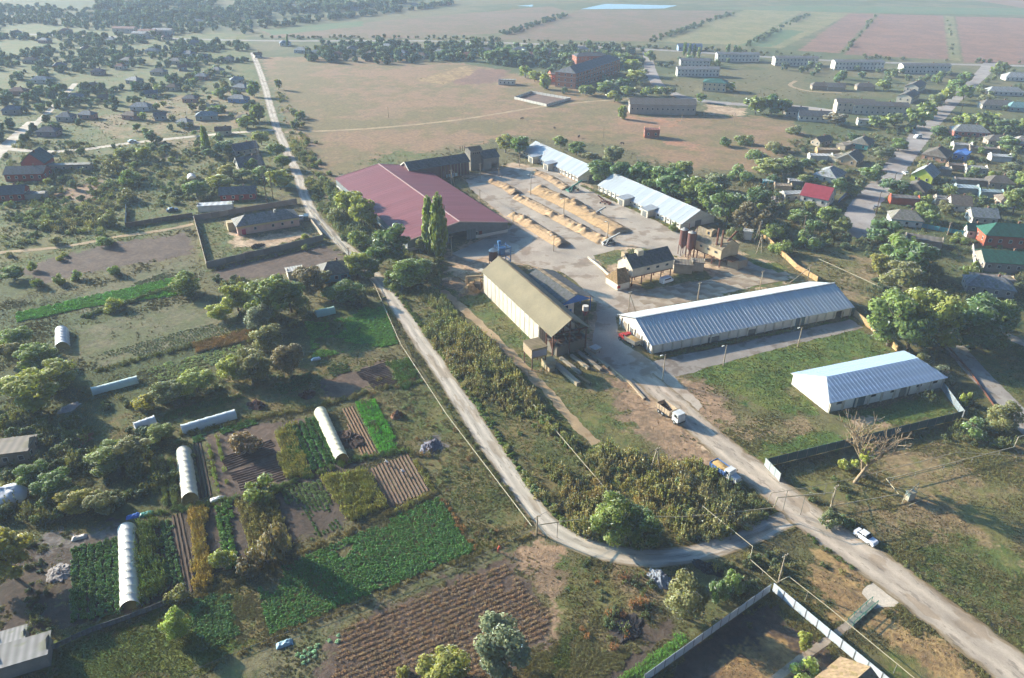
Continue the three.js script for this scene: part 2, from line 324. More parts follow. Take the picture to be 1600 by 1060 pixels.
// ---------- roads, yard, sheets ----------
function sheet(name, pxs, y, material, jit = 0.5) {
  const pts = pxs.map(p => P(...p)), out = [];
  for (let i = 0; i < pts.length; i++) {
    const a = pts[i], b = pts[(i + 1) % pts.length], L = Math.hypot(b[0] - a[0], b[1] - a[1]), n = Math.max(1, Math.round(L / 1.2));
    for (let k = 0; k < n; k++) { const x = lerp(a[0], b[0], k / n), z = lerp(a[1], b[1], k / n); out.push([x + (fbm(x * 0.4, z * 0.4, 3) - 0.5) * 4 * jit, z + (fbm(x * 0.4 + 50, z * 0.4, 3) - 0.5) * 4 * jit]); }
  }
  const s = new THREE.Shape(out.map(p => new THREE.Vector2(p[0], -p[1]))), g = new THREE.ShapeGeometry(s);
  g.rotateX(-Math.PI / 2); g.translate(0, y, 0);
  block(out, 0);
  return top(name, g, material, null, null, null, 'structure');
}
function ribbon(name, pxs, w, y, material, jit = 0.5, worn = false) {
  const world = false;
  const c = new THREE.CatmullRomCurve3(pxs.map(p => { const q = world ? p : P(p[0], p[1]); return new THREE.Vector3(q[0], 0, q[1]); }), false, 'centripetal');
  const L = c.getLength(), n = Math.max(4, Math.round(L / (L > 600 ? 4 : 1))), ps = c.getSpacedPoints(n), pos = [], uv = [], id = [], left = [], right = [];
  for (let i = 0; i <= n; i++) {
    const p = ps[i], t = ps[Math.min(n, i + 1)].clone().sub(ps[Math.max(0, i - 1)]).normalize(), W = Array.isArray(w) ? lerp(w[0], w[1], i / n) : w;
    const e = k => W / 2 + (fbm(p.x * 0.5 + k * 90, p.z * 0.5, 3) - 0.5) * 2.4 * jit;
    const a = [p.x + t.z * e(0), p.z - t.x * e(0)], b = [p.x - t.z * e(1), p.z + t.x * e(1)];
    left.push(a); right.push(b);
    pos.push(a[0], y, a[1], b[0], y, b[1]); if (worn) uv.push(0, i / n * L, 1, i / n * L); else uv.push(a[0], a[1], b[0], b[1]);
    if (i < n) { const k = i * 2; id.push(k, k + 2, k + 1, k + 1, k + 2, k + 3); }
  }
  const g = new THREE.BufferGeometry(); g.setAttribute('position', new THREE.Float32BufferAttribute(pos, 3)); g.setAttribute('uv', new THREE.Float32BufferAttribute(uv, 2)); g.setIndex(id); g.computeVertexNormals();
  if (g.attributes.normal.getY(0) < 0) { for (let i = 0; i < id.length; i += 3) { const t = id[i]; id[i] = id[i + 1]; id[i + 1] = t; } g.setIndex(id); g.computeVertexNormals(); }
  block(left.concat(right.slice().reverse()), 9);
  return top(name, g, material, null, null, null, 'structure');
}
const gravelTex = tileTex(512, (u, v) => { const a = 0.74 + 0.26 * pf(u, v, 5, 71), b = 0.9 + 0.1 * pnoise(u, v, 128, 75), c = sst(0.62, 0.8, pf(u, v, 9, 77)) * 0.16, s = 255 * a * b; return [s * (1 - c * 0.6), s * (1 - c * 0.8), s * (1 - c)]; });
const concTex = tileTex(512, (u, v) => { const a = 0.68 + 0.32 * pf(u, v, 4, 81), b = 0.92 + 0.08 * pnoise(u, v, 128, 85), st = sst(0.56, 0.7, pf(u, v, 7, 87)) * 0.22, s = 255 * a * b; return [s * (1 - st * 0.7), s * (1 - st * 0.85), s * (1 - st)]; });
function wornRoad(hex, s, rep) {                                             // wheel tracks, ruts, patches and crumbled edges of a used road
  const t = tileTex(1024, (u, v) => {
    const wob = 0.05 * (pf(0.5, v, 8, s) - 0.5), x = u + wob, tr = Math.exp(-Math.pow((x - 0.3) / 0.09, 2)) + Math.exp(-Math.pow((x - 0.7) / 0.09, 2));
    const n = pf(u * 0.25, v, 24, s + 3), p = sst(0.56, 0.66, pf(u * 0.2, v, 16, s + 7)), c = sst(0.66, 0.74, pf(u * 0.3, v, 48, s + 11)), e = sst(0.36, 0.5, Math.abs(u - 0.5) + 0.16 * (pf(u * 0.3, v, 64, s + 5) - 0.5)), g = 0.9 + 0.1 * pnoise(u * 0.25, v, 512, s + 1);
    const k = (0.78 + 0.1 * tr + 0.2 * (n - 0.5)) * g * (1 - 0.1 * p) * (1 - 0.16 * c); return [255 * k * (1 - 0.22 * e), 255 * k * (1 - 0.27 * e) * (1 - 0.03 * p), 255 * k * (1 - 0.4 * e) * (1 - 0.07 * p)];
  });
  t.repeat.set(1, rep); return new THREE.MeshStandardMaterial({ map: t, color: hex, roughness: 0.96, side: THREE.DoubleSide });
}
const gravelM = MT(0xe6d6c0, gravelTex, 1 / 23, 0.95), roadM = wornRoad(0xe0cdb6, 3, 1 / 90), laneM = wornRoad(0xe6d8c4, 9, 1 / 110), trackM = MT(0xc4a880, gravelTex, 1 / 17, 1), concM = MT(0xcfbfab, concTex, 1 / 34, 0.92), asphM = MT(0xbab0a8, gravelTex, 1 / 29, 0.9), slabM = MT(0xb9b1a6, concTex, 1 / 13, 0.9);
sheet('concrete_yard', [[702, 398], [794, 356], [795, 345], [735, 300], [724, 282], [790, 262], [850, 261], [905, 288], [930, 300], [1060, 360], [1090, 380], [1060, 398], [985, 380], [925, 398], [945, 430], [955, 448], [1010, 458], [1095, 436], [1120, 428], [1165, 415], [1110, 402], [1140, 395], [1235, 428], [1000, 486], [962, 492], [968, 530], [1016, 560], [1050, 580], [1100, 632], [1080, 650], [1010, 615], [950, 572], [925, 545], [932, 500], [930, 470], [900, 440], [880, 425], [800, 410], [760, 400], [735, 410]], 0.012, concM, 0.35);
sheet('concrete_apron', [[1020, 562], [1328, 492], [1350, 505], [1290, 520], [1180, 548], [1060, 585], [1035, 580]], 0.02, MT(0xa8a096, concTex, 1 / 21, 0.95), 0.3);
ribbon('road', [[1680, 1108], [1580, 1027], [1493, 963], [1425, 912], [1360, 867], [1312, 836], [1270, 806], [1240, 781], [1207, 752], [1150, 710], [1095, 664], [1040, 614], [1005, 585]], [8.8, 6.8], 0.034, roadM, 0.5, true);
ribbon('lane', [[388, 88], [398, 112], [408, 140], [418, 175], [429, 208], [446, 245], [462, 280], [472, 310], [490, 345], [520, 375], [555, 405], [590, 440], [622, 485], [652, 528], [684, 573], [724, 632], [766, 695], [804, 748], [832, 786], [862, 820], [902, 845], [950, 861], [1010, 869], [1070, 866], [1120, 853], [1170, 835], [1225, 810], [1270, 790]], [4.8, 4.6], 0.026, laneM, 0.32, true);
ribbon('side_road', [[-60, 246], [0, 244], [60, 247], [110, 245], [200, 232], [300, 220], [400, 210], [432, 208]], 4.5, 0.018, gravelM, 0.4);
ribbon('footpath', [[-40, 412], [0, 406], [100, 395], [180, 379], [250, 368], [300, 357]], 2.4, 0.018, trackM, 0.5);
ribbon('street', [[1344, 366], [1338, 345], [1345, 318], [1372, 285], [1402, 245], [1440, 195], [1488, 142], [1530, 104], [1542, 88]], [11, 10], 0.02, asphM, 0.6);
ribbon('highway', [[-200, 60], [150, 66], [400, 69], [700, 66], [1000, 74], [1300, 88], [1600, 92], [1900, 96]], 9, 0.03, MT(0xb0a8a0, gravelTex, 1 / 29, 0.9), 0.2);
ribbon('access_road', [[1462, 492], [1490, 530], [1530, 575], [1580, 625], [1650, 700]], [6, 6], 0.02, slabM, 0.15);
ribbon('access_road', [[1545, 503], [1575, 515], [1640, 540]], 4, 0.026, slabM, 0.2);
ribbon('track', [[690, 455], [735, 495], [785, 540], [830, 585], [868, 622], [900, 660], [935, 692]], 2.6, 0.018, trackM, 0.6);
ribbon('field_path', [[440, 212], [560, 205], [700, 190], [850, 165], [950, 154], [1010, 150]], 3, 0.018, trackM, 0.6);
ribbon('school_road', [[1005, 76], [1012, 110], [1030, 135], [1070, 150], [1130, 157], [1230, 160], [1310, 168]], 9, 0.022, asphM, 0.3);
ribbon('field_path', [[1238, 120], [1230, 128], [1260, 136], [1310, 138]], 3, 0.018, trackM, 0.4);
ribbon('garden_path', [[40, 215], [75, 180], [112, 140]], 4, 0.018, gravelM, 0.4);
ribbon('side_road', [[-20, 262], [20, 225], [48, 200]], 7, 0.022, gravelM, 0.4);
ribbon('footpath', [[1366, 934], [1340, 962], [1312, 985], [1270, 1015], [1225, 1050], [1190, 1075]], 1.3, 0.018, MT(0xc0b09c, concTex, 1 / 9, 0.95), 0.15);
sheet('road_apron', [[1352, 918], [1375, 898], [1420, 925], [1400, 938], [1372, 942]], 0.02, gravelM, 0.4);
sheet('sand_court', [[1215, 160], [1300, 168], [1310, 180], [1250, 182], [1218, 172]], 0.03, MT(0xcbb896, gravelTex, 1 / 23, 1), 0.3);
{ // standing water on the far plain
  const w = new THREE.MeshStandardMaterial({ color: 0x8fa0ad, roughness: 0.08, metalness: 0.0 });
  sheet('lake', [[900, 13], [938, 4], [1052, 5], [1030, 10]], 0.05, w, 1); sheet('lake', [[800, 9], [826, 7], [824, 10]], 0.05, w, 0.6);
}
{ // cast slabs of the old pavement between the grain cleaners, each one laid separately
  const pts = [[1012, 456], [1030, 446], [1100, 432], [1128, 424], [1110, 408], [1142, 398], [1234, 427], [1180, 442], [1060, 470], [1010, 480]].map(p => P(...p)), a = -20.6 * Math.PI / 180, d = [Math.cos(a), Math.sin(a)], n = [-d[1], d[0]];
  const pave = new THREE.Group(); pave.name = numbered('slab_pavement'); pave.userData.kind = 'structure'; scene.add(pave);
  const sg = new THREE.BoxGeometry(5.9, 0.1, 2.9), sm = [MT(0xd0bfa6, concTex, 1 / 11, 0.95), MT(0xc8b79e, concTex, 1 / 11, 0.95), MT(0xd8c8ae, concTex, 1 / 11, 0.95)];
  for (let i = -24; i < 24; i++) for (let j = -24; j < 24; j++) { const u = i * 6 + (j & 1) * 3, v = j * 3, x = 70 + u * d[0] + v * n[0], z = -225 + u * d[1] + v * n[1]; if (!inPoly(x, z, pts)) continue; const m = part(pave, 'slab', sg, sm[Math.floor(hash(i, j) * 3)], x, 0.01 + hash(j, i) * 0.02, z, -a + (hash(i + 5, j) - 0.5) * 0.02); m.rotation.x = (hash(i, j + 9) - 0.5) * 0.012; }
}
// ---------- buildings ----------
const D2R = Math.PI / 180;
const glassM = new THREE.MeshStandardMaterial({ color: 0x2c3640, roughness: 0.15 });
const whiteP = MT(0xe9e6df, stainTex, 0.13, 0.8), offWhite = MT(0xd9d2c4, stainTex, 0.13, 0.9), darkM = M(0x2a2624, { r: 0.95 }), rustM = MT(0x6b4230, stainTex, 0.4, 0.9), steelM = MT(0x8d9095, stainTex, 0.3, 0.6, 0.3), woodM = MT(0x8a7658, stainTex, 0.5, 0.95), concreteM = MT(0xa39a8c, stainTex, 0.2, 0.95), greyM = MT(0x76797a, stainTex, 0.2, 0.85);
const footprint = (cx, cz, deg, L, W) => { const a = deg * D2R, dx = Math.cos(a), dz = Math.sin(a); return [[-1, -1], [1, -1], [1, 1], [-1, 1]].map(([s, t]) => [cx + s * L / 2 * dx - t * W / 2 * dz, cz + s * L / 2 * dz + t * W / 2 * dx]); };
// near long edge given by two pixels at height y; W metres deep, away from the camera
function along(ax, ay, bx_, by, y, W) {
  const A = P(ax, ay, y), B = P(bx_, by, y), dx = B[0] - A[0], dz = B[1] - A[1], L = Math.hypot(dx, dz), n = [-dz / L, dx / L];
  return { cx: (A[0] + B[0]) / 2 - n[0] * W / 2, cz: (A[1] + B[1]) / 2 - n[1] * W / 2, deg: Math.atan2(dz, dx) / D2R, L, W };
}
// near long edge centred on a pixel
function centred(px, py, L, W, deg) { const c = P(px, py), a = deg * D2R; return { cx: c[0] + Math.sin(a) * W / 2, cz: c[1] - Math.cos(a) * W / 2, deg, L, W }; }
function base(o, name, label, category, group) { block(footprint(o.cx, o.cz, o.deg, o.L + 1, o.W + 1)); return thing(name, label, category, o.cx, o.cz, -o.deg * D2R, group); }
function wallSolid(L, W, he, hr, hipL = false, hipR = false, y0 = 0, open = {}) {        // hollow walls with a ceiling; gable ends unless hipped; open: real gateways { '+x' | '+z': [from, to, height] }
  const x0 = -L / 2, x1 = L / 2, z0 = -W / 2, z1 = W / 2, f = [];
  const face = (a, b, o) => {                                                  // wall from a to b (ground points), split round a gateway
    const at = (t, y) => [lerp(a[0], b[0], t), y, lerp(a[1], b[1], t)], q = (t0, t1, ya, yb) => f.push([at(t0, ya), at(t1, ya), at(t1, yb), at(t0, yb)]);
    if (!o) return q(0, 1, y0, he); q(0, o[0], y0, he); q(o[1], 1, y0, he); q(o[0], o[1], o[2], he);
  };
  const fz = open['+z'], fx = open['+x'];
  face([x0, z1], [x1, z1], fz && [(fz[0] - x0) / L, (fz[1] - x0) / L, fz[2]]); face([x1, z0], [x0, z0]);
  face([x0, z0], [x0, z1]); face([x1, z1], [x1, z0], fx && [(z1 - fx[1]) / W, (z1 - fx[0]) / W, fx[2]]);
  const k = hr - 0.12;
  if (!hipL) f.push([[x0, he, z0], [x0, he, z1], [x0, k, 0]]);
  if (!hipR) f.push([[x1, he, z1], [x1, he, z0], [x1, k, 0]]);
  f.push([[x0, he, z0], [x1, he, z0], [x1, he, z1], [x0, he, z1]]);
  if (y0 > 0) f.push([[x0, y0, z0], [x0, y0, z1], [x1, y0, z1], [x1, y0, z0]]);
  return poly3(f);
}
// one roof slope as a slab (s = 1 near side, -1 far side), from eave to ridge
function slopeGeo(L, W, he, hr, s, over = 0.5, th = 0.14) {
  const dz = W / 2, dy = hr - he, k = Math.hypot(dz, dy), ez = s * (dz + over * dz / k), ey = he - over * dy / k, x = L / 2 + over;
  const a = [-x, ey, ez], b = [x, ey, ez], c = [x, hr, 0], d = [-x, hr, 0], up = p => [p[0], p[1] + th, p[2]];
  const q = [[up(a), up(b), up(c), up(d)], [a, d, c, b], [a, b, up(b), up(a)], [b, c, up(c), up(b)], [d, a, up(a), up(d)]];
  return poly3(s > 0 ? q : q.map(f => f.slice().reverse()));
}
function hipGeo(L, W, he, hr, hl, hrr, over = 0.45, th = 0.12) {            // closed hipped roof; hl, hrr: inset of the ridge at each end (0 = gable)
  const x0 = -L / 2 - over, x1 = L / 2 + over, z = W / 2 + over, r0 = hl ? -L / 2 + hl : x0, r1 = hrr ? L / 2 - hrr : x1;
  const A = [x0, he, z], B = [x1, he, z], C = [x1, he, -z], D = [x0, he, -z], R0 = [r0, hr, 0], R1 = [r1, hr, 0], dn = p => [p[0], p[1] - th, p[2]];
  return poly3([[A, B, R1, R0], [C, D, R0, R1], [D, A, R0], [B, C, R1], [dn(A), dn(B), B, A], [dn(B), dn(C), C, B], [dn(C), dn(D), D, C], [dn(D), dn(A), A, D], [dn(A), dn(D), dn(C), dn(B)]]);
}
// a roof of separate metal sheets with a standing seam on each
function sheetRoof(g, L, W, he, hr, n, material, { rib = 0.09, name = 'roof_sheet', alt } = {}) {
  const dz = W / 2, dy = hr - he, k = Math.hypot(dz, dy) + 0.5, ang = Math.atan2(dy, dz), w = L / n;
  const sheet = join([bxAt(w - 0.05, 0.05, k, 0, 0, 0), bxAt(0.12, rib, k, -w / 2 + 0.08, 0.015 + rib / 2, 0)]);
  for (const s of [1, -1]) for (let i = 0; i < n; i++) {
    const x = -L / 2 + w * (i + 0.5), m = part(g, name, sheet, Array.isArray(alt) ? alt[Math.floor(hash(i * 7 + s, 3) * alt.length)] : alt && hash(i * 7 + s, 3) > 0.5 ? alt : material);
    m.position.set(x, (he + hr) / 2 - 0.25 * Math.sin(ang) + 0.09 + (hash(i, s + 5) - 0.5) * 0.02, s * (dz / 2 + 0.25 * Math.cos(ang)));
    m.rotation.x = s * ang;
  }
}
function win(g, face, L, W, u, y, w, h, frameM = whiteP) {                     // window on a long (z) or end (x) wall
  const d = 0.1, f = part(g, 'window', face[1] === 'z' ? bx(w, h, d) : bx(d, h, w), frameM);
  const s = face[0] === '+' ? 1 : -1;
  if (face[1] === 'z') f.position.set(u, y, s * (W / 2 + 0.03)); else f.position.set(s * (L / 2 + 0.03), y, u);
  part(f, 'pane', face[1] === 'z' ? bx(w * 0.8, h * 0.8, 0.04) : bx(0.04, h * 0.8, w * 0.8), glassM, face[1] === 'z' ? 0 : s * 0.055, 0, face[1] === 'z' ? s * 0.055 : 0);
  return f;
}
function door(g, face, L, W, u, w, h, m, name = 'door', y0 = 0) {
  const s = face[0] === '+' ? 1 : -1, p = part(g, name, face[1] === 'z' ? bx(w, h, 0.12) : bx(0.12, h, w), m);
  if (face[1] === 'z') p.position.set(u, y0 + h / 2 + 0.02, s * (W / 2 + 0.045)); else p.position.set(s * (L / 2 + 0.045), y0 + h / 2 + 0.02, u);
  return p;
}
const metalW = MT(0xe8ecee, sheetTex, 0.22, 0.42, 0.25), metalW2 = MT(0xdde2e6, sheetTex, 0.22, 0.45, 0.25), metalS = MT(0xc3c8cc, sheetTex, 0.22, 0.4, 0.35);

{ // long silver barn, its last gateway open
  const o = { cx: 65.6, cz: -193.1, deg: -20.6, L: 67.2, W: 18.4 }, he = 2.9, hr = 6.4;
  const g = base(o, 'storage_barn', 'longest white barn with a ribbed silver metal roof, lorry parked at its gable', 'barn');
  part(g, 'wall', wallSolid(o.L, o.W, he, hr, false, false, 0, { '+z': [28, 31, 2.2] }), whiteP);
  sheetRoof(g, o.L + 1, o.W, he, hr, 56, MT(0xe2eaf2, stainTex, 0.1, 0.4, 0), { rib: 0.06, alt: [MT(0xd8e3ee, stainTex, 0.08, 0.42, 0), MT(0xe2eaf2, stainTex, 0.1, 0.4, 0), MT(0xdce4ea, stainTex, 0.06, 0.46, 0)] });
  part(g, 'ridge_cap', bx(o.L + 1, 0.08, 0.5), metalW, 0, hr + 0.2, 0);
  for (let i = 0; i <= 22; i++) part(g, 'pilaster', bx(0.4, he - 0.5, 0.3), offWhite, -o.L / 2 + 0.4 + i * (o.L - 0.8) / 22, (he - 0.5) / 2, o.W / 2 + 0.14);
  for (let i = 0; i < 5; i++) part(g, 'pilaster', bx(0.3, he, 0.35), offWhite, -o.L / 2 - 0.14, he / 2, -7.6 + i * 3.8);
  for (let i = 0; i < 4; i++) door(g, '-x', o.L, o.W, -5.7 + i * 3.8, 1.6, 2.3, i % 2 ? greyM : concreteM, 'gate');
  door(g, '+z', o.L, o.W, o.L * 0.225, 3.2, 2.5, MT(0x6f8790, stainTex, 0.3, 0.7), 'gate');
  door(g, '+z', o.L, o.W, -o.L * 0.21, 3.4, 1.7, greyM, 'gate'); door(g, '+z', o.L, o.W, -o.L * 0.02, 3.4, 1.7, greyM, 'gate');
}
{ // barn with the blue roof
  const o = { cx: 89.0, cz: -157.5, deg: -19.3, L: 34.8, W: 13.3 }, he = 2.95, hr = 5.3;
  const g = base(o, 'storage_barn', 'shorter white barn with hipped roof in the meadow behind the dark fence', 'barn');
  part(g, 'wall', wallSolid(o.L, o.W, he, he + 0.2, true, true), MT(0xf0eee9, stainTex, 0.1, 0.7));
  const blueMetal = MT(0xb4cdea, sheetTex, 0.2, 0.4, 0), H = 4.4, dz = o.W / 2 + 0.5, x0 = -o.L / 2 - 0.5, x1 = o.L / 2 + 0.5;
  const n = 32, lo = he + 0.06;
  for (const s of [1, -1]) for (let i = 0; i < n; i++) {                      // each sheet cut to the hip line
    const a = lerp(x0, x1, i / n), b = lerp(x0, x1, (i + 1) / n) - 0.04, tz = x => { const q = Math.min(1, (x - x0) / H, (x1 - x) / (H * 0.7)); return [x, lo + (hr - lo) * q, s * dz * (1 - q)]; };
    const A = [a, lo, s * dz], B = [b, lo, s * dz], C = tz(b), D = tz(a), up = p => [p[0], p[1] + 0.06, p[2]], rib = p => [p[0] + 0.1, p[1], p[2]];
    const q = [[up(A), up(B), up(C), up(D)], [A, B, up(B), up(A)]].concat([[up(up(A)), up(up(rib(A))), up(up(rib(D))), up(up(D))], [up(rib(A)), up(rib(D)), up(up(rib(D))), up(up(rib(A)))], [up(A), up(up(A)), up(up(D)), up(D)], [up(A), up(rib(A)), up(up(rib(A))), up(up(A))]]);
    part(g, 'roof_sheet', poly3(s > 0 ? q : q.map(f => f.slice().reverse())), blueMetal);
  }
  part(g, 'roof_hip', poly3([[[x0, lo + 0.05, -dz], [x0, lo + 0.05, dz], [x0 + H, hr + 0.06, 0]], [[x0, lo, -dz], [x0, lo + 0.05, -dz], [x0, lo + 0.05, dz], [x0, lo, dz]]]), MT(0xc9ccd0, stainTex, 0.1, 0.6));
  part(g, 'roof_hip', poly3([[[x1, lo + 0.05, dz], [x1, lo + 0.05, -dz], [x1 - H * 0.7, hr + 0.06, 0]]]), metalW);
  part(g, 'soffit', bx(o.L + 0.9, 0.06, o.W + 0.9), whiteP, 0, he + 0.01, 0);
  for (let i = 0; i <= 9; i++) part(g, 'pilaster', bx(0.4, he - 0.3, 0.35), offWhite, -o.L / 2 + 0.3 + i * (o.L - 0.6) / 9, (he - 0.3) / 2, o.W / 2 + 0.16);
  for (const u of [-14.5, -4.5, 1.5, 9.5, 14.5]) win(g, '+z', o.L, o.W, u, 2.2, 1.6, 0.7, concreteM);
  door(g, '+z', o.L, o.W, -8.5, 3.2, 2.6, MT(0x5f7a80, stainTex, 0.3, 0.7), 'gate'); door(g, '+z', o.L, o.W, 5.2, 3, 2.6, greyM, 'gate');
}
{ // maroon hall
  const o = { cx: -39.6, cz: -289.8, deg: 60.9, L: 83, W: 40 }, he = 4, hr = 7.6;
  const g = base(o, 'grain_hall', 'broad hall under a low maroon metal roof, poplars at its front', 'hall');
  part(g, 'wall', wallSolid(o.L, o.W, he, hr, false, false, 0, { '+x': [-3, 4, 3.6] }), MT(0x7d868a, sheetTex, 0.2, 0.7));
  for (const s of [1, -1]) part(g, 'plinth', bx(o.L, 1.1, 0.15), whiteP, 0, 0.55, s * (o.W / 2 + 0.09)); part(g, 'plinth', bx(0.15, 1.1, 15.4), whiteP, o.L / 2 + 0.09, 0.55, -12.2); part(g, 'plinth', bx(0.15, 1.1, 15), whiteP, o.L / 2 + 0.09, 0.55, 12.4);
  const mr = MT(0x8f4e53, stainTex, 0.05, 0.6);
  sheetRoof(g, o.L + 1, o.W, he, hr, 42, mr, { rib: 0.03, alt: [mr, MT(0x8c4b51, stainTex, 0.07, 0.6), MT(0x935258, stainTex, 0.04, 0.6), MT(0x8a4c50, stainTex, 0.06, 0.6)] });
  part(g, 'ridge_cap', bx(o.L + 1, 0.08, 0.6), MT(0xd8b4ae, stainTex, 0.2, 0.6), 0, hr + 0.2, 0);
  for (const s of [1, -1]) for (const e of [1, -1]) { const k = Math.hypot(20, hr - he), m = part(g, 'barge_board', bx(0.12, 0.35, k + 0.5), MT(0xd9b9b0, stainTex, 0.2, 0.6), e * (o.L / 2 + 0.6), (he + hr) / 2 + 0.05, s * 10.1); m.rotation.x = s * Math.atan2(hr - he, 20); }
  part(g, 'gate', bx(0.15, 3.8, 3.4), MT(0x6d777c, sheetTex, 0.2, 0.7), o.L / 2 + 0.3, 1.95, -4.9);
  part(g, 'gate', bx(0.15, 3.8, 3.2), MT(0x6d777c, sheetTex, 0.2, 0.7), o.L / 2 + 0.3, 1.95, 5.9);
  door(g, '+x', o.L, o.W, -8.6, 1.2, 2.4, MT(0x6a2a26, stainTex, 0.4, 0.8)); win(g, '+x', o.L, o.W, -7, 1.9, 1, 1.4);
}
{ // long shed with a tower, behind the hall
  const o = along(636, 268, 729, 253, 6.2, 9), he = 6.2, hr = 8.6;
  const g = base(o, 'grain_shed', 'dark grey roofed shed with white gable joined to the hall', 'shed');
  part(g, 'wall', wallSolid(o.L, o.W, he, hr), MT(0x6d4a45, stainTex, 0.2, 0.9));
  const r = MT(0x6c7274, slateTex, 0.2, 0.9); part(g, 'roof_slope', slopeGeo(o.L, o.W, he, hr, 1), r); part(g, 'roof_slope', slopeGeo(o.L, o.W, he, hr, -1), r);
  for (const s of [1, -1]) { const k = Math.hypot(o.W / 2, hr - he), m = part(g, 'barge_board', bx(0.18, 0.5, k + 0.6), whiteP, -o.L / 2 - 0.5, (he + hr) / 2, s * (o.W / 4 + 0.1)); m.rotation.x = s * Math.atan2(hr - he, o.W / 2); }
  for (let i = 0; i < 9; i++) part(g, 'post', bx(0.3, he, 0.25), i % 3 ? woodM : concreteM, o.L * (0.02 + i * 0.055), he / 2, o.W / 2 + 0.13);
  door(g, '+z', o.L, o.W, o.L * 0.2, 6, 1.4, MT(0xb9d2d8, stainTex, 0.3, 0.8), 'panel', 0.2);
  const T = along(732, 268, 750, 265, 0, 6), t = base(T, 'elevator_tower', 'square plank tower between the two grey sheds', 'tower');
  part(t, 'wall', wallSolid(T.L, T.W, 9.4, 10.4), MT(0x8a8378, sheetTex, 0.4, 0.95));
  const r2 = MT(0x565150, slateTex, 0.3, 0.95); part(t, 'roof_slope', slopeGeo(T.L, T.W, 9.4, 10.4, 1, 0.3), r2); part(t, 'roof_slope', slopeGeo(T.L, T.W, 9.4, 10.4, -1, 0.3), r2);
  for (let i = 0; i < 4; i++) win(t, '+z', T.L, T.W, -1.5 + i, 8, 0.6, 0.8, woodM);
  for (let i = 0; i < 3; i++) part(t, 'vent_pipe', cyl(0.15, 0.15, 2.2, 6), rustM, -3.5 - i * 1.2, 9.5, -2);
  const S = along(752, 268, 776, 264, 0, 9), s2 = base(S, 'grain_shed', 'grey shed with a dark archway beyond the plank tower', 'shed');
  part(s2, 'wall', wallSolid(S.L, S.W, 6, 8.4, false, false, 0, { '+z': [0.2, 2.8, 3] }), MT(0x948c80, stainTex, 0.2, 0.95)); part(s2, 'roof_slope', slopeGeo(S.L, S.W, 6, 8.4, 1), r); part(s2, 'roof_slope', slopeGeo(S.L, S.W, 6, 8.4, -1), r);
 
}
function whiteBarn(o, he, hr, label, dorm) {
  const g = base(o, 'cattle_barn', label, 'barn');
  part(g, 'wall', wallSolid(o.L, o.W, he, hr), whiteP);
  sheetRoof(g, o.L + 1, o.W, he, hr, 28, MT(0xc4ced8, stainTex, 0.07, 0.45), { rib: 0.035, alt: [MT(0xc4ced8, stainTex, 0.07, 0.45), MT(0xccd4dc, stainTex, 0.09, 0.45), MT(0xbcc6d0, stainTex, 0.05, 0.5)] });
  part(g, 'ridge_cap', bx(o.L + 1, 0.08, 0.5), metalW, 0, hr + 0.2, 0);
  for (let i = 0; i <= 18; i++) part(g, 'pilaster', bx(0.35, he - 0.2, 0.3), offWhite, -o.L / 2 + 0.4 + i * (o.L - 0.8) / 18, (he - 0.2) / 2, o.W / 2 + 0.14);
  for (let i = 0; i < 18; i++) win(g, '+z', o.L, o.W, -o.L / 2 + 0.4 + (i + 0.5) * (o.L - 0.8) / 18, 1.35, 1.2, 0.7, offWhite);
  for (const u of dorm) {                                                   // roofed porch over each gateway
    const p = part(g, 'porch', bx(4.2, he + 0.6, 4.4), offWhite, u, (he + 0.6) / 2, o.W / 2 + 1.2);
    part(p, 'roof_slope', poly3([[[-2.4, he / 2 + 0.32, 2.6], [2.4, he / 2 + 0.32, 2.6], [2.4, he / 2 + 0.9, -5], [-2.4, he / 2 + 0.9, -5]], [[-2.4, he / 2 + 0.25, 2.6], [2.4, he / 2 + 0.25, 2.6], [2.4, he / 2 + 0.32, 2.6], [-2.4, he / 2 + 0.32, 2.6]]]), metalS);
    part(p, 'gate', bx(2.2, he - 0.2, 0.1), greyM, 0, -0.3, 2.26);
  }
  door(g, '+x', o.L, o.W, 0, 3, 2.3, greyM, 'gate');
}
whiteBarn({ cx: 57.8, cz: -295.1, deg: 60.5, L: 54.4, W: 16.6 }, 2.4, 6.3, 'white barn with two porches behind the rusty silos', [-6.5, 9]);
whiteBarn({ cx: 23.5, cz: -352.4, deg: 60.9, L: 50.4, W: 14.4 }, 2.5, 6, 'farthest white barn at the head of the yard beside trees', [-12, 2]);
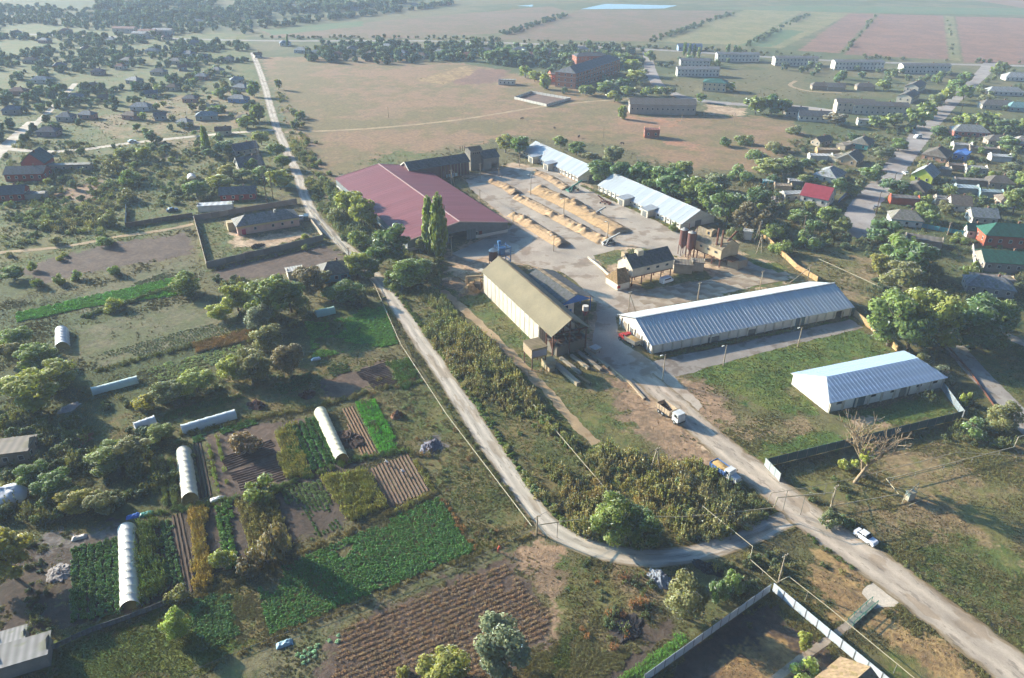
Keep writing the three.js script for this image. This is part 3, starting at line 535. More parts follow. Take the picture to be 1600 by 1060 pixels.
{ // tan roofed warehouse on the thicket side
  const o = { cx: 4.7, cz: -191.8, deg: 64.6, L: 45.4, W: 11 }, he = 7.2, hr = 11, WL = 38;
  o.cx += Math.sin(o.deg * D2R) * 1.1; o.cz -= Math.cos(o.deg * D2R) * 1.1;
  const g = base(o, 'grain_warehouse', 'tall warehouse with a tan slate roof and blank white side wall', 'warehouse');
  const w = part(g, 'wall', wallSolid(WL, o.W, he, hr), MT(0xd8d0c0, sheetTex, 0.09, 0.85)); w.position.x = -(o.L - WL) / 2;
  const r = MT(0x8a8068, stainTex, 0.07, 0.95); part(g, 'roof_slope', slopeGeo(o.L, o.W, he, hr, 1, 0.5, 0.2), r); part(g, 'roof_slope', slopeGeo(o.L, o.W, he, hr, -1, 0.5, 0.2), r);
  part(g, 'ridge_cap', bx(o.L + 0.8, 0.1, 0.6), MT(0x8d7a5c, slateTex, 0.3, 0.95), 0, hr + 0.18, 0);
  for (let i = 0; i <= 13; i++) part(g, 'wall_rib', bx(0.12, he, 0.08), MT(0xc6bdab, stainTex, 0.2, 0.9), -o.L / 2 + 0.3 + i * (WL - 0.6) / 13, he / 2, o.W / 2 + 0.03);
  const xe = o.L / 2; for (const z of [-5, 0, 5]) for (const x of [xe - 0.4, xe - 4]) part(g, 'post', bx(0.3, he + (z ? 0 : 3.2), 0.3), rustM, x, (he + (z ? 0 : 3.2)) / 2, z);
  for (const z of [-4, -1.2, 1.8, 4.4]) part(g, 'conveyor', bx(6.4, 0.35, 0.5), MT(0x8f867a, stainTex, 0.5, 0.9), xe - 3.4, he - 0.6, z);
  for (let i = 0; i < 4; i++) part(g, 'hopper', cyl(1.1, 0.35, 2.4, 8), rustM, xe - 2.6, 2.8, -4 + i * 2.6);
  part(g, 'beam', bx(0.3, 0.35, o.W), rustM, xe - 0.4, he - 0.15, 0);
  const loc = (x, z) => { const a = o.deg * D2R; return [o.cx + x * Math.cos(a) - z * Math.sin(a), o.cz + x * Math.sin(a) + z * Math.cos(a)]; };
  { // bin on stilts at the corner
    const [x, z] = P(828, 572), b = thing('loading_bin', 'boxy bin on thin stilts at the near corner of the tan warehouse', 'bin', x, z, -o.deg * D2R);
    part(b, 'box', bx(5, 2.6, 4.4), MT(0xb7a184, stainTex, 0.3, 0.9), 0, 4.9, -1.5); part(b, 'lid', bx(5.3, 0.2, 4.7), MT(0xa28d68, slateTex, 0.3, 0.95), 0, 6.35, -1.5);
    for (const [px, pz] of [[-2.2, -3.4], [2.2, -3.4], [2.2, 0.4], [-2.2, 0.4]]) part(b, 'leg', bx(0.22, 3.6, 0.22), rustM, px, 1.8, pz);
    part(b, 'panel', bx(0.1, 1.7, 4), MT(0xb9b3c0, stainTex, 0.4, 0.8), 2.56, 4.9, -1.5);
  }
  { // low roof over the loading pit
    const q = along(871, 545, 919, 528, 2.4, 5), s = base(q, 'loading_shelter', 'low grey flat roof at the open end of the tan warehouse', 'shelter');
    part(s, 'roof', bx(q.L, 0.2, q.W), MT(0x9a948a, slateTex, 0.3, 0.9), 0, 3.2, 0).rotation.x = 0.12; part(s, 'wall', bx(q.L * 0.95, 2.6, 0.25), MT(0x8b8377, stainTex, 0.3, 0.95), 0, 1.3, q.W / 2 - 0.4); part(s, 'wall', bx(0.25, 2.8, q.W * 0.9), MT(0x8b8377, stainTex, 0.3, 0.95), -q.L / 2 + 0.2, 1.4, 0);
    for (const x of [-1, 1]) part(s, 'post', bx(0.2, 3, 0.2), rustM, x * q.L * 0.46, 1.5, -q.W / 2 + 0.3);
  }
  const lbl = ['first', 'second', 'third', 'fourth', 'fifth', 'sixth'];
  [[864, 566, 905, 602], [876, 560, 908, 584], [893, 556, 920, 576], [905, 551, 940, 578], [915, 546, 952, 574]].forEach(([a, b, c, d], i) => {
    const A = P(a, b), B = P(c, d), m = top('concrete_beam', bxAt(Math.hypot(B[0] - A[0], B[1] - A[1]), i ? 0.7 : 1.0, i ? 0.8 : 1.1, 0, i ? 0.36 : 0.51, 0), i % 2 ? concreteM : MT(0xb8aa94, stainTex, 0.3, 0.95), lbl[i] + ' from the left of the five concrete beams at the loading pit', 'beam', 'ramp beams');
    m.position.set((A[0] + B[0]) / 2, 0, (A[1] + B[1]) / 2); m.rotation.y = -Math.atan2(B[1] - A[1], B[0] - A[0]);
  });
  { const [x, z] = P(858, 572), m = top('concrete_block', join([bxAt(2.6, 2.2, 3, 0, 1.1, 0), bxAt(1.2, 1.2, 1.6, 2, 0.6, 0.5)]), MT(0xc8b592, stainTex, 0.3, 0.95), 'pale concrete block at the foot of the loading ramp', 'block'); m.position.set(x, 0, z); m.rotation.y = -1.1; }
  { const [x, z] = P(930, 550), m = thing('grain_hopper', 'small white sheet metal hopper beside the loading shelter', 'hopper', x, z, -0.9); part(m, 'tub', cyl(1.7, 0.9, 1.3, 4), whiteP, 0, 1.2, 0, 0.78); for (const [a, b] of [[-0.8, -0.8], [0.8, -0.8], [0.8, 0.8], [-0.8, 0.8]]) part(m, 'leg', bx(0.12, 0.8, 0.12), rustM, a, 0.4, b); }
  { // hopper with a white cap by the blue canopy
    const [x, z] = P(913, 505), m = thing('dust_cyclone', 'red and white cyclone on legs next to the blue canopy', 'cyclone', x, z); part(m, 'drum', cyl(0.9, 0.9, 1.4, 14), whiteP, 0, 5.2, 0); part(m, 'cone', cyl(0.9, 0.2, 1.8, 14), MT(0xa03a30, stainTex, 0.4, 0.7), 0, 3.6, 0); for (let k = 0; k < 3; k++) part(m, 'leg', rod([Math.cos(k * 2.1) * 0.9, 0, Math.sin(k * 2.1) * 0.9], [Math.cos(k * 2.1) * 0.8, 5, Math.sin(k * 2.1) * 0.8], 0.08), rustM);
  }
  { // blue cleaning tower at the far end
    const [x, z] = P(784, 414), m = thing('seed_cleaner', 'tall blue seed cleaning machine behind the tan warehouse', 'machine', x, z, -o.deg * D2R), bl = MT(0x2d5d92, stainTex, 0.4, 0.6), b2 = MT(0x3c78b4, stainTex, 0.4, 0.6);
    part(m, 'frame', join([[-2, -2], [2, -2], [2, 2], [-2, 2]].map(([a, b]) => bxAt(0.25, 7, 0.25, a, 3.5, b)).concat([2, 4, 6.5].flatMap(y => [bxAt(4, 0.2, 0.2, 0, y, 2), bxAt(4, 0.2, 0.2, 0, y, -2), bxAt(0.2, 0.2, 4, 2, y, 0), bxAt(0.2, 0.2, 4, -2, y, 0)]))), bl);
    part(m, 'drum', cyl(1.1, 1.1, 2.6, 12), b2, 0.6, 5.4, 0.6); part(m, 'drum', cyl(0.8, 0.3, 2, 12), b2, -0.9, 4.2, -0.4); part(m, 'elevator', bx(0.6, 8, 0.6), b2, -0.4, 4, 1.2); part(m, 'elevator_head', bx(1.1, 1, 0.9), b2, -0.4, 8.2, 1.2); part(m, 'platform', bx(4.4, 0.15, 4.4), steelM, 0, 4.1, 0);
    const [x2, z2] = P(769, 416), t = thing('dust_tank', 'dark red tank with pale cone lid beside the blue machine', 'tank', x2, z2); part(t, 'drum', cyl(1.5, 1.5, 3.6, 14), MT(0x5d3a36, stainTex, 0.4, 0.8), 0, 3.8, 0); part(t, 'lid', cyl(0.2, 1.6, 0.9, 14), whiteP, 0, 6.05, 0); for (let k = 0; k < 4; k++) part(t, 'leg', bx(0.2, 2.2, 0.2), rustM, Math.cos(k * 1.57) * 1.2, 1.1, Math.sin(k * 1.57) * 1.2);
  }
  { // chute and chaff at the far left corner
    const [x, z] = P(742, 452), m = thing('chaff_blower', 'pipes and frames of a chaff chute by the white wall', 'machine', x, z, -0.4);
    part(m, 'pipe', rod([-3, 3.5, 0], [3, 4.6, -1], 0.35, 8), MT(0xb39a74, stainTex, 0.4, 0.9)); part(m, 'pipe', rod([-3, 0.2, 0.3], [-3, 3.7, 0], 0.35, 8), MT(0xb39a74, stainTex, 0.4, 0.9)); part(m, 'box', bx(2.4, 2, 2), MT(0x6a5c4c, stainTex, 0.4, 0.95), 1, 1.4, 0.2); part(m, 'awning', bx(4, 0.12, 2.4), MT(0xcfc6b4, stainTex, 0.3, 0.9), 2, 5.4, -2.6); part(m, 'frame', join([bxAt(0.12, 5.4, 0.12, 0.2, 2.7, -3.5), bxAt(0.12, 5.4, 0.12, 3.8, 2.7, -3.5), bxAt(0.12, 3.4, 0.12, 0, 1.7, 0.8), bxAt(0.12, 3.4, 0.12, 2.2, 1.7, 0.8)]), rustM);
  }
}
{ // canopy with the blue gable
  const A = P(871.4, 476.6, 4.4), B = P(926.4, 461.9, 4.4), W = Math.hypot(B[0] - A[0], B[1] - A[1]), cdx = (B[0] - A[0]) / W, cdz = (B[1] - A[1]) / W, L = 21, deg = Math.atan2(cdz, cdx) / D2R + 90;
  const o = { cx: (A[0] + B[0]) / 2 + cdz * L / 2, cz: (A[1] + B[1]) / 2 - cdx * L / 2, deg, L, W: W - 1 }, he = 4.5, hr = 6.6;
  const g = base(o, 'weighing_canopy', 'open canopy with a bright blue gable beside the tan warehouse', 'canopy');
  const r = MT(0x6f7376, slateTex, 0.2, 0.9), bl = MT(0x2f80e0, stainTex, 0.2, 0.5);
  part(g, 'roof_slope', slopeGeo(L, o.W, he, hr, 1), r); part(g, 'roof_slope', slopeGeo(L, o.W, he, hr, -1), r);
  part(g, 'skylight_strip', bx(L, 0.1, 1.3), MT(0xb49c7a, slateTex, 0.3, 0.9), 0, hr + 0.14, 0.1);
  part(g, 'gable', poly3([[[L / 2, he - 0.5, o.W / 2], [L / 2, he - 0.5, -o.W / 2], [L / 2, hr, 0]], [[L / 2 - 0.15, he - 0.5, -o.W / 2], [L / 2 - 0.15, he - 0.5, o.W / 2], [L / 2 - 0.15, hr, 0]], [[L / 2 - 0.15, he - 0.5, o.W / 2], [L / 2 - 0.15, he - 0.5, -o.W / 2], [L / 2, he - 0.5, -o.W / 2], [L / 2, he - 0.5, o.W / 2]]]), bl);
  part(g, 'wall', bx(L - 0.4, he - 0.2, 0.3), MT(0xc9c2b4, stainTex, 0.2, 0.9), 0, (he - 0.2) / 2, o.W / 2 - 0.3);
  part(g, 'wall', bx(0.3, he - 0.2, 4.2), whiteP, L / 2 - 0.6, (he - 0.2) / 2, 2.4); door(g, '+x', L - 0.75, 0, 2, 1.6, 1.9, bl); win(g, '+x', L - 0.75, 0, 3, 3, 1, 0.9, bl);
  for (let i = 0; i < 5; i++) part(g, 'post', bx(0.22, he, 0.22), bl, -L / 2 + 0.3 + i * (L - 0.6) / 4, he / 2, -o.W / 2 + 0.3);
}
function cleanerHouse(o, label, y0, he, hr, roofM, wallM, extra) {             // grain cleaner: a house raised on a steel frame
  const g = base(o, 'grain_cleaner', label, 'grain cleaner');
  part(g, 'wall', wallSolid(o.L, o.W, he, hr, false, false, y0), wallM);
  part(g, 'roof_slope', slopeGeo(o.L, o.W, he, hr, 1, 0.3), roofM); part(g, 'roof_slope', slopeGeo(o.L, o.W, he, hr, -1, 0.3), roofM);
  for (let i = 0; i < 5; i++) for (const z of [-1, 0, 1]) part(g, 'stilt', bx(0.28, y0, 0.28), rustM, -o.L / 2 + 0.4 + i * (o.L - 0.8) / 4, y0 / 2, z * (o.W / 2 - 0.4));
  part(g, 'frame', join([bxAt(o.L, 0.25, 0.3, 0, y0 - 0.13, o.W / 2), bxAt(o.L, 0.25, 0.3, 0, y0 - 0.13, -o.W / 2), bxAt(0.3, 0.25, o.W, o.L / 2, y0 - 0.4, 0), bxAt(0.3, 0.25, o.W, -o.L / 2, y0 - 0.4, 0)]), rustM);
  for (let i = 0; i < 4; i++) part(g, 'hopper', cyl(1.3, 0.3, y0 * 0.6, 4), MT(0x57463c, stainTex, 0.4, 0.95), -o.L / 2 + o.L * (i + 0.5) / 4, y0 * 0.66, 0, 0.78);
  for (let i = 0; i < 3; i++) win(g, '+z', o.L, o.W, -o.L * 0.12 + i * o.L * 0.23, (y0 + he) / 2 + 0.2, 1.4, 0.9, wallM);
  win(g, '-x', o.L, o.W, 1.5, (y0 + he) / 2, 1.1, 0.9, wallM);
  extra(g, o); return g;
}
cleanerHouse(along(985, 446, 1048, 430, 0, 8), 'grain cleaner on stilts with dark slate roof, white van parked under it', 3.4, 6.4, 9.4, MT(0x6e7274, slateTex, 0.25, 0.95), MT(0xd6ccbb, stainTex, 0.2, 0.9), (g, o) => {
  part(g, 'roof_box', bx(2.2, 1.8, 2), MT(0xcdbfa6, stainTex, 0.3, 0.9), -o.L * 0.2, 9.6, 0.2); part(g, 'roof_box', bx(1.6, 2, 1.8), MT(0xc2ad8c, stainTex, 0.3, 0.9), -o.L / 2 + 0.6, 9.0, -1.4);
  const a = part(g, 'annex', wallSolid(4.6, 6.5, 2.2, 2.3), MT(0xe2dacb, stainTex, 0.2, 0.85), -o.L / 2 - 3.2, 0, 1); part(a, 'roof', poly3([[[-2.6, 2.2, 3.5], [2.6, 2.2, 3.5], [2.2, 6.2, 0.6], [-1.2, 6.2, 0.6]], [[2.6, 2.2, -3.5], [-2.6, 2.2, -3.5], [-1.2, 6.2, 0.6], [2.2, 6.2, 0.6]], [[-2.6, 2.2, -3.5], [-2.6, 2.2, 3.5], [-1.2, 6.2, 0.6]], [[2.6, 2.2, 3.5], [2.6, 2.2, -3.5], [2.2, 6.2, 0.6]]]), MT(0xb29064, slateTex, 0.3, 0.95));
  part(g, 'notice', bx(1.2, 0.9, 0.1), MT(0xb8362c, stainTex, 0.5, 0.7), -o.L / 2 - 5.2, 1.2, 4.4);
});
cleanerHouse(along(1073, 394, 1122, 415, 0, 8.5), 'tan roofed grain cleaner on stilts beside two rusty silos', 3.2, 6.6, 9.6, MT(0xa8967c, slateTex, 0.25, 0.95), MT(0xcbb898, stainTex, 0.2, 0.9), (g, o) => {
  const d = part(g, 'dormer', wallSolid(2.6, 2.6, 2, 2.6), MT(0xbfa985, stainTex, 0.3, 0.9), -o.L * 0.08, 8.4, 0.8); part(d, 'pane', bx(0.9, 0.9, 0.1), glassM, 0, 1.1, 1.33);
  for (const x of [0.28, 0.42]) part(g, 'elevator_leg', bx(0.5, 9, 0.5), rustM, o.L * x, 8.6, 3.4); part(g, 'elevator_leg', rod([o.L * 0.3, 3, 4.2], [o.L * 0.55, 12.4, -1], 0.35), rustM); part(g, 'spout', rod([o.L * 0.42, 12.6, 3.4], [o.L * 0.2, 8.4, 0], 0.22), steelM);
  part(g, 'platform', bx(4, 0.2, 4), rustM, o.L / 2 + 1.6, 3.4, 1); part(g, 'lean_to', bx(4.4, 3, 5), MT(0xa59a8a, stainTex, 0.3, 0.9), o.L / 2 + 2, 1.5, -2.4);
});
[[1063, 394, 'left of the two dark red silos by the tan grain cleaner'], [1075, 399, 'right of the two dark red silos by the tan grain cleaner']].forEach(([px, py, label]) => {
  const [x, z] = P(px, py), s = thing('grain_silo', label, 'silo', x, z), m = MT(0x6d4038, sheetTex, 0.3, 0.75);
  part(s, 'drum', cyl(1.35, 1.35, 5.4, 18), m, 0, 6.6, 0); part(s, 'cone', cyl(1.35, 0.3, 1.6, 18), m, 0, 3.1, 0); part(s, 'lid', cyl(0.2, 1.45, 0.6, 18), MT(0xc9c6c0, stainTex, 0.3, 0.6), 0, 9.6, 0);
  for (let k = 0; k < 4; k++) part(s, 'leg', bx(0.2, 4.4, 0.2), rustM, Math.cos(k * 1.571 + 0.5) * 1.3, 2.2, Math.sin(k * 1.571 + 0.5) * 1.3);
  part(s, 'ladder', join([rod([1.5, 0, 0.4], [1.5, 11.5, 0.4], 0.06), rod([1.5, 0, -0.1], [1.5, 11.5, -0.1], 0.06), rod([1.5, 11.4, 0.4], [-0.6, 11.4, 0], 0.05), rod([1.5, 10.2, 0.4], [-1.2, 9.6, 0], 0.05)]), rustM);
});

const LAND = [];                                                              // landmarks for plain words of place
// a small house: hipped or gabled roof, windows, door, chimney
function house(px, py, L, W, deg, wall, roof, label, o = {}) {
  const b = centred(px, py, L, W, deg), g = base(b, o.name || 'house', label, o.cat || 'house', o.group);
  const he = o.he ?? 2.7, hr = o.hr ?? he + W * 0.3, wm = MT(wall, stainTex, 0.2, 0.85), rm = MT(roof, o.rt || slateTex, 0.25, 0.8);
  const hip = o.hip ?? 0;
  part(g, 'wall', wallSolid(L, W, he, hr, hip > 0, hip > 0), wm);
  if (o.flat) part(g, 'roof', bx(L + 0.6, 0.18, W + 0.6), rm, 0, he + 0.25, 0).rotation.x = -0.05;
  else if (hip) part(g, 'roof', hipGeo(L, W, he + 0.02, hr, hip, hip), rm);
  else { part(g, 'roof_slope', slopeGeo(L, W, he, hr, 1), rm); part(g, 'roof_slope', slopeGeo(L, W, he, hr, -1), rm); if (o.barge) for (const s of [1, -1]) { const k = Math.hypot(W / 2, hr - he), m = part(g, 'barge_board', bx(0.14, 0.3, k + 0.6), whiteP, -L / 2 - 0.5, (he + hr) / 2 + 0.05, s * (W / 4 + 0.1)); m.rotation.x = s * Math.atan2(hr - he, W / 2); } }
  const st = o.st || 1, fh = he / st, n = o.nw ?? Math.max(1, Math.round(L / 3.2));
  if (!o.nowin) for (let f = 0; f < st; f++) {
    for (let i = 0; i < n; i++) win(g, '+z', L, W, -L / 2 + (i + 0.5) * L / n, f * fh + fh * 0.55, o.ww ?? 1.1, Math.min(1.3, fh * 0.45), whiteP);
    if (!o.noend) { const m = Math.max(1, Math.round(W / 4)); for (let i = 0; i < m; i++) { win(g, '-x', L, W, -W / 2 + (i + 0.5) * W / m, f * fh + fh * 0.55, 1, Math.min(1.3, fh * 0.45), whiteP); win(g, '+x', L, W, -W / 2 + (i + 0.5) * W / m, f * fh + fh * 0.55, 1, Math.min(1.3, fh * 0.45), whiteP); } }
  }
  if (o.door) door(g, '+z', L, W, o.door[0], 1.1, 2, M(o.door[1], { r: 0.6 }));
  if (o.chim !== false && !o.flat) part(g, 'chimney', bx(0.6, 1.3, 0.6), MT(0x8c6a58, stainTex, 0.4, 0.95), L * 0.18, hr + 0.1, -W * 0.06);
  if (o.trim) part(g, 'trim', bx(L + 0.12, 0.5, W + 0.12), MT(o.trim, stainTex, 0.3, 0.7), 0, he - 0.35, 0);
  if (o.plinth) part(g, 'plinth', bx(L + 0.14, 0.6, W + 0.14), MT(o.plinth, stainTex, 0.3, 0.8), 0, 0.3, 0);
  return g;
}
{ // pink building in the walled compound
  const o = { cx: -93.4, cz: -267.1, deg: -28.2, L: 22.7, W: 9 }, he = 3.5, hr = 6;
  const g = base(o, 'farm_office', 'low pink building with patched grey hipped roof inside the walled yard', 'building');
  part(g, 'wall', wallSolid(o.L, o.W, he, hr, true, true), MT(0xd9b3a8, stainTex, 0.2, 0.85)); part(g, 'cornice', bx(o.L + 0.14, 0.9, o.W + 0.14), MT(0xd9c49a, stainTex, 0.2, 0.85), 0, he - 0.5, 0);
  part(g, 'roof', hipGeo(o.L, o.W, he, hr, 4, 4), MT(0xb2aca6, slateTex, 0.25, 0.9)); part(g, 'chimney', bx(0.7, 1.6, 0.7), whiteP, 3.5, hr - 0.1, 1);
  part(g, 'porch', bx(3, he - 0.1, 3), MT(0xd9c49a, stainTex, 0.2, 0.85), -o.L / 2 - 1, (he - 0.1) / 2, -2.6);
  for (const u of [-5, 1.5, 5, 8.6]) win(g, '+z', o.L, o.W, u, 1.8, 1, 1.2); door(g, '+z', o.L, o.W, -9.2, 1.4, 2, M(0xb03048, { r: 0.7 }));
  for (let i = 0; i < 14; i++) for (let j = 0; j < 3; j++) { const k = Math.atan2(hr - he, o.W / 2 + 0.45), s = part(g, 'roof_patch', bx(1.05, 0.04, 1.2), MT(hash(i, j) > 0.6 ? 0xc8c0ba : hash(i, j) > 0.3 ? 0xb2aca6 : 0xbcb6b0, slateTex, 0.5, 0.9)); const q = 0.12 + j * 0.24; s.position.set(-6.6 + i * 1.13 + 0.0, lerp(he, hr, q) + 0.11, lerp(o.W / 2 + 0.45, 0, q)); s.rotation.x = k; }
}
const RED = 0xa8483a, TERRA = 0xb4583c;
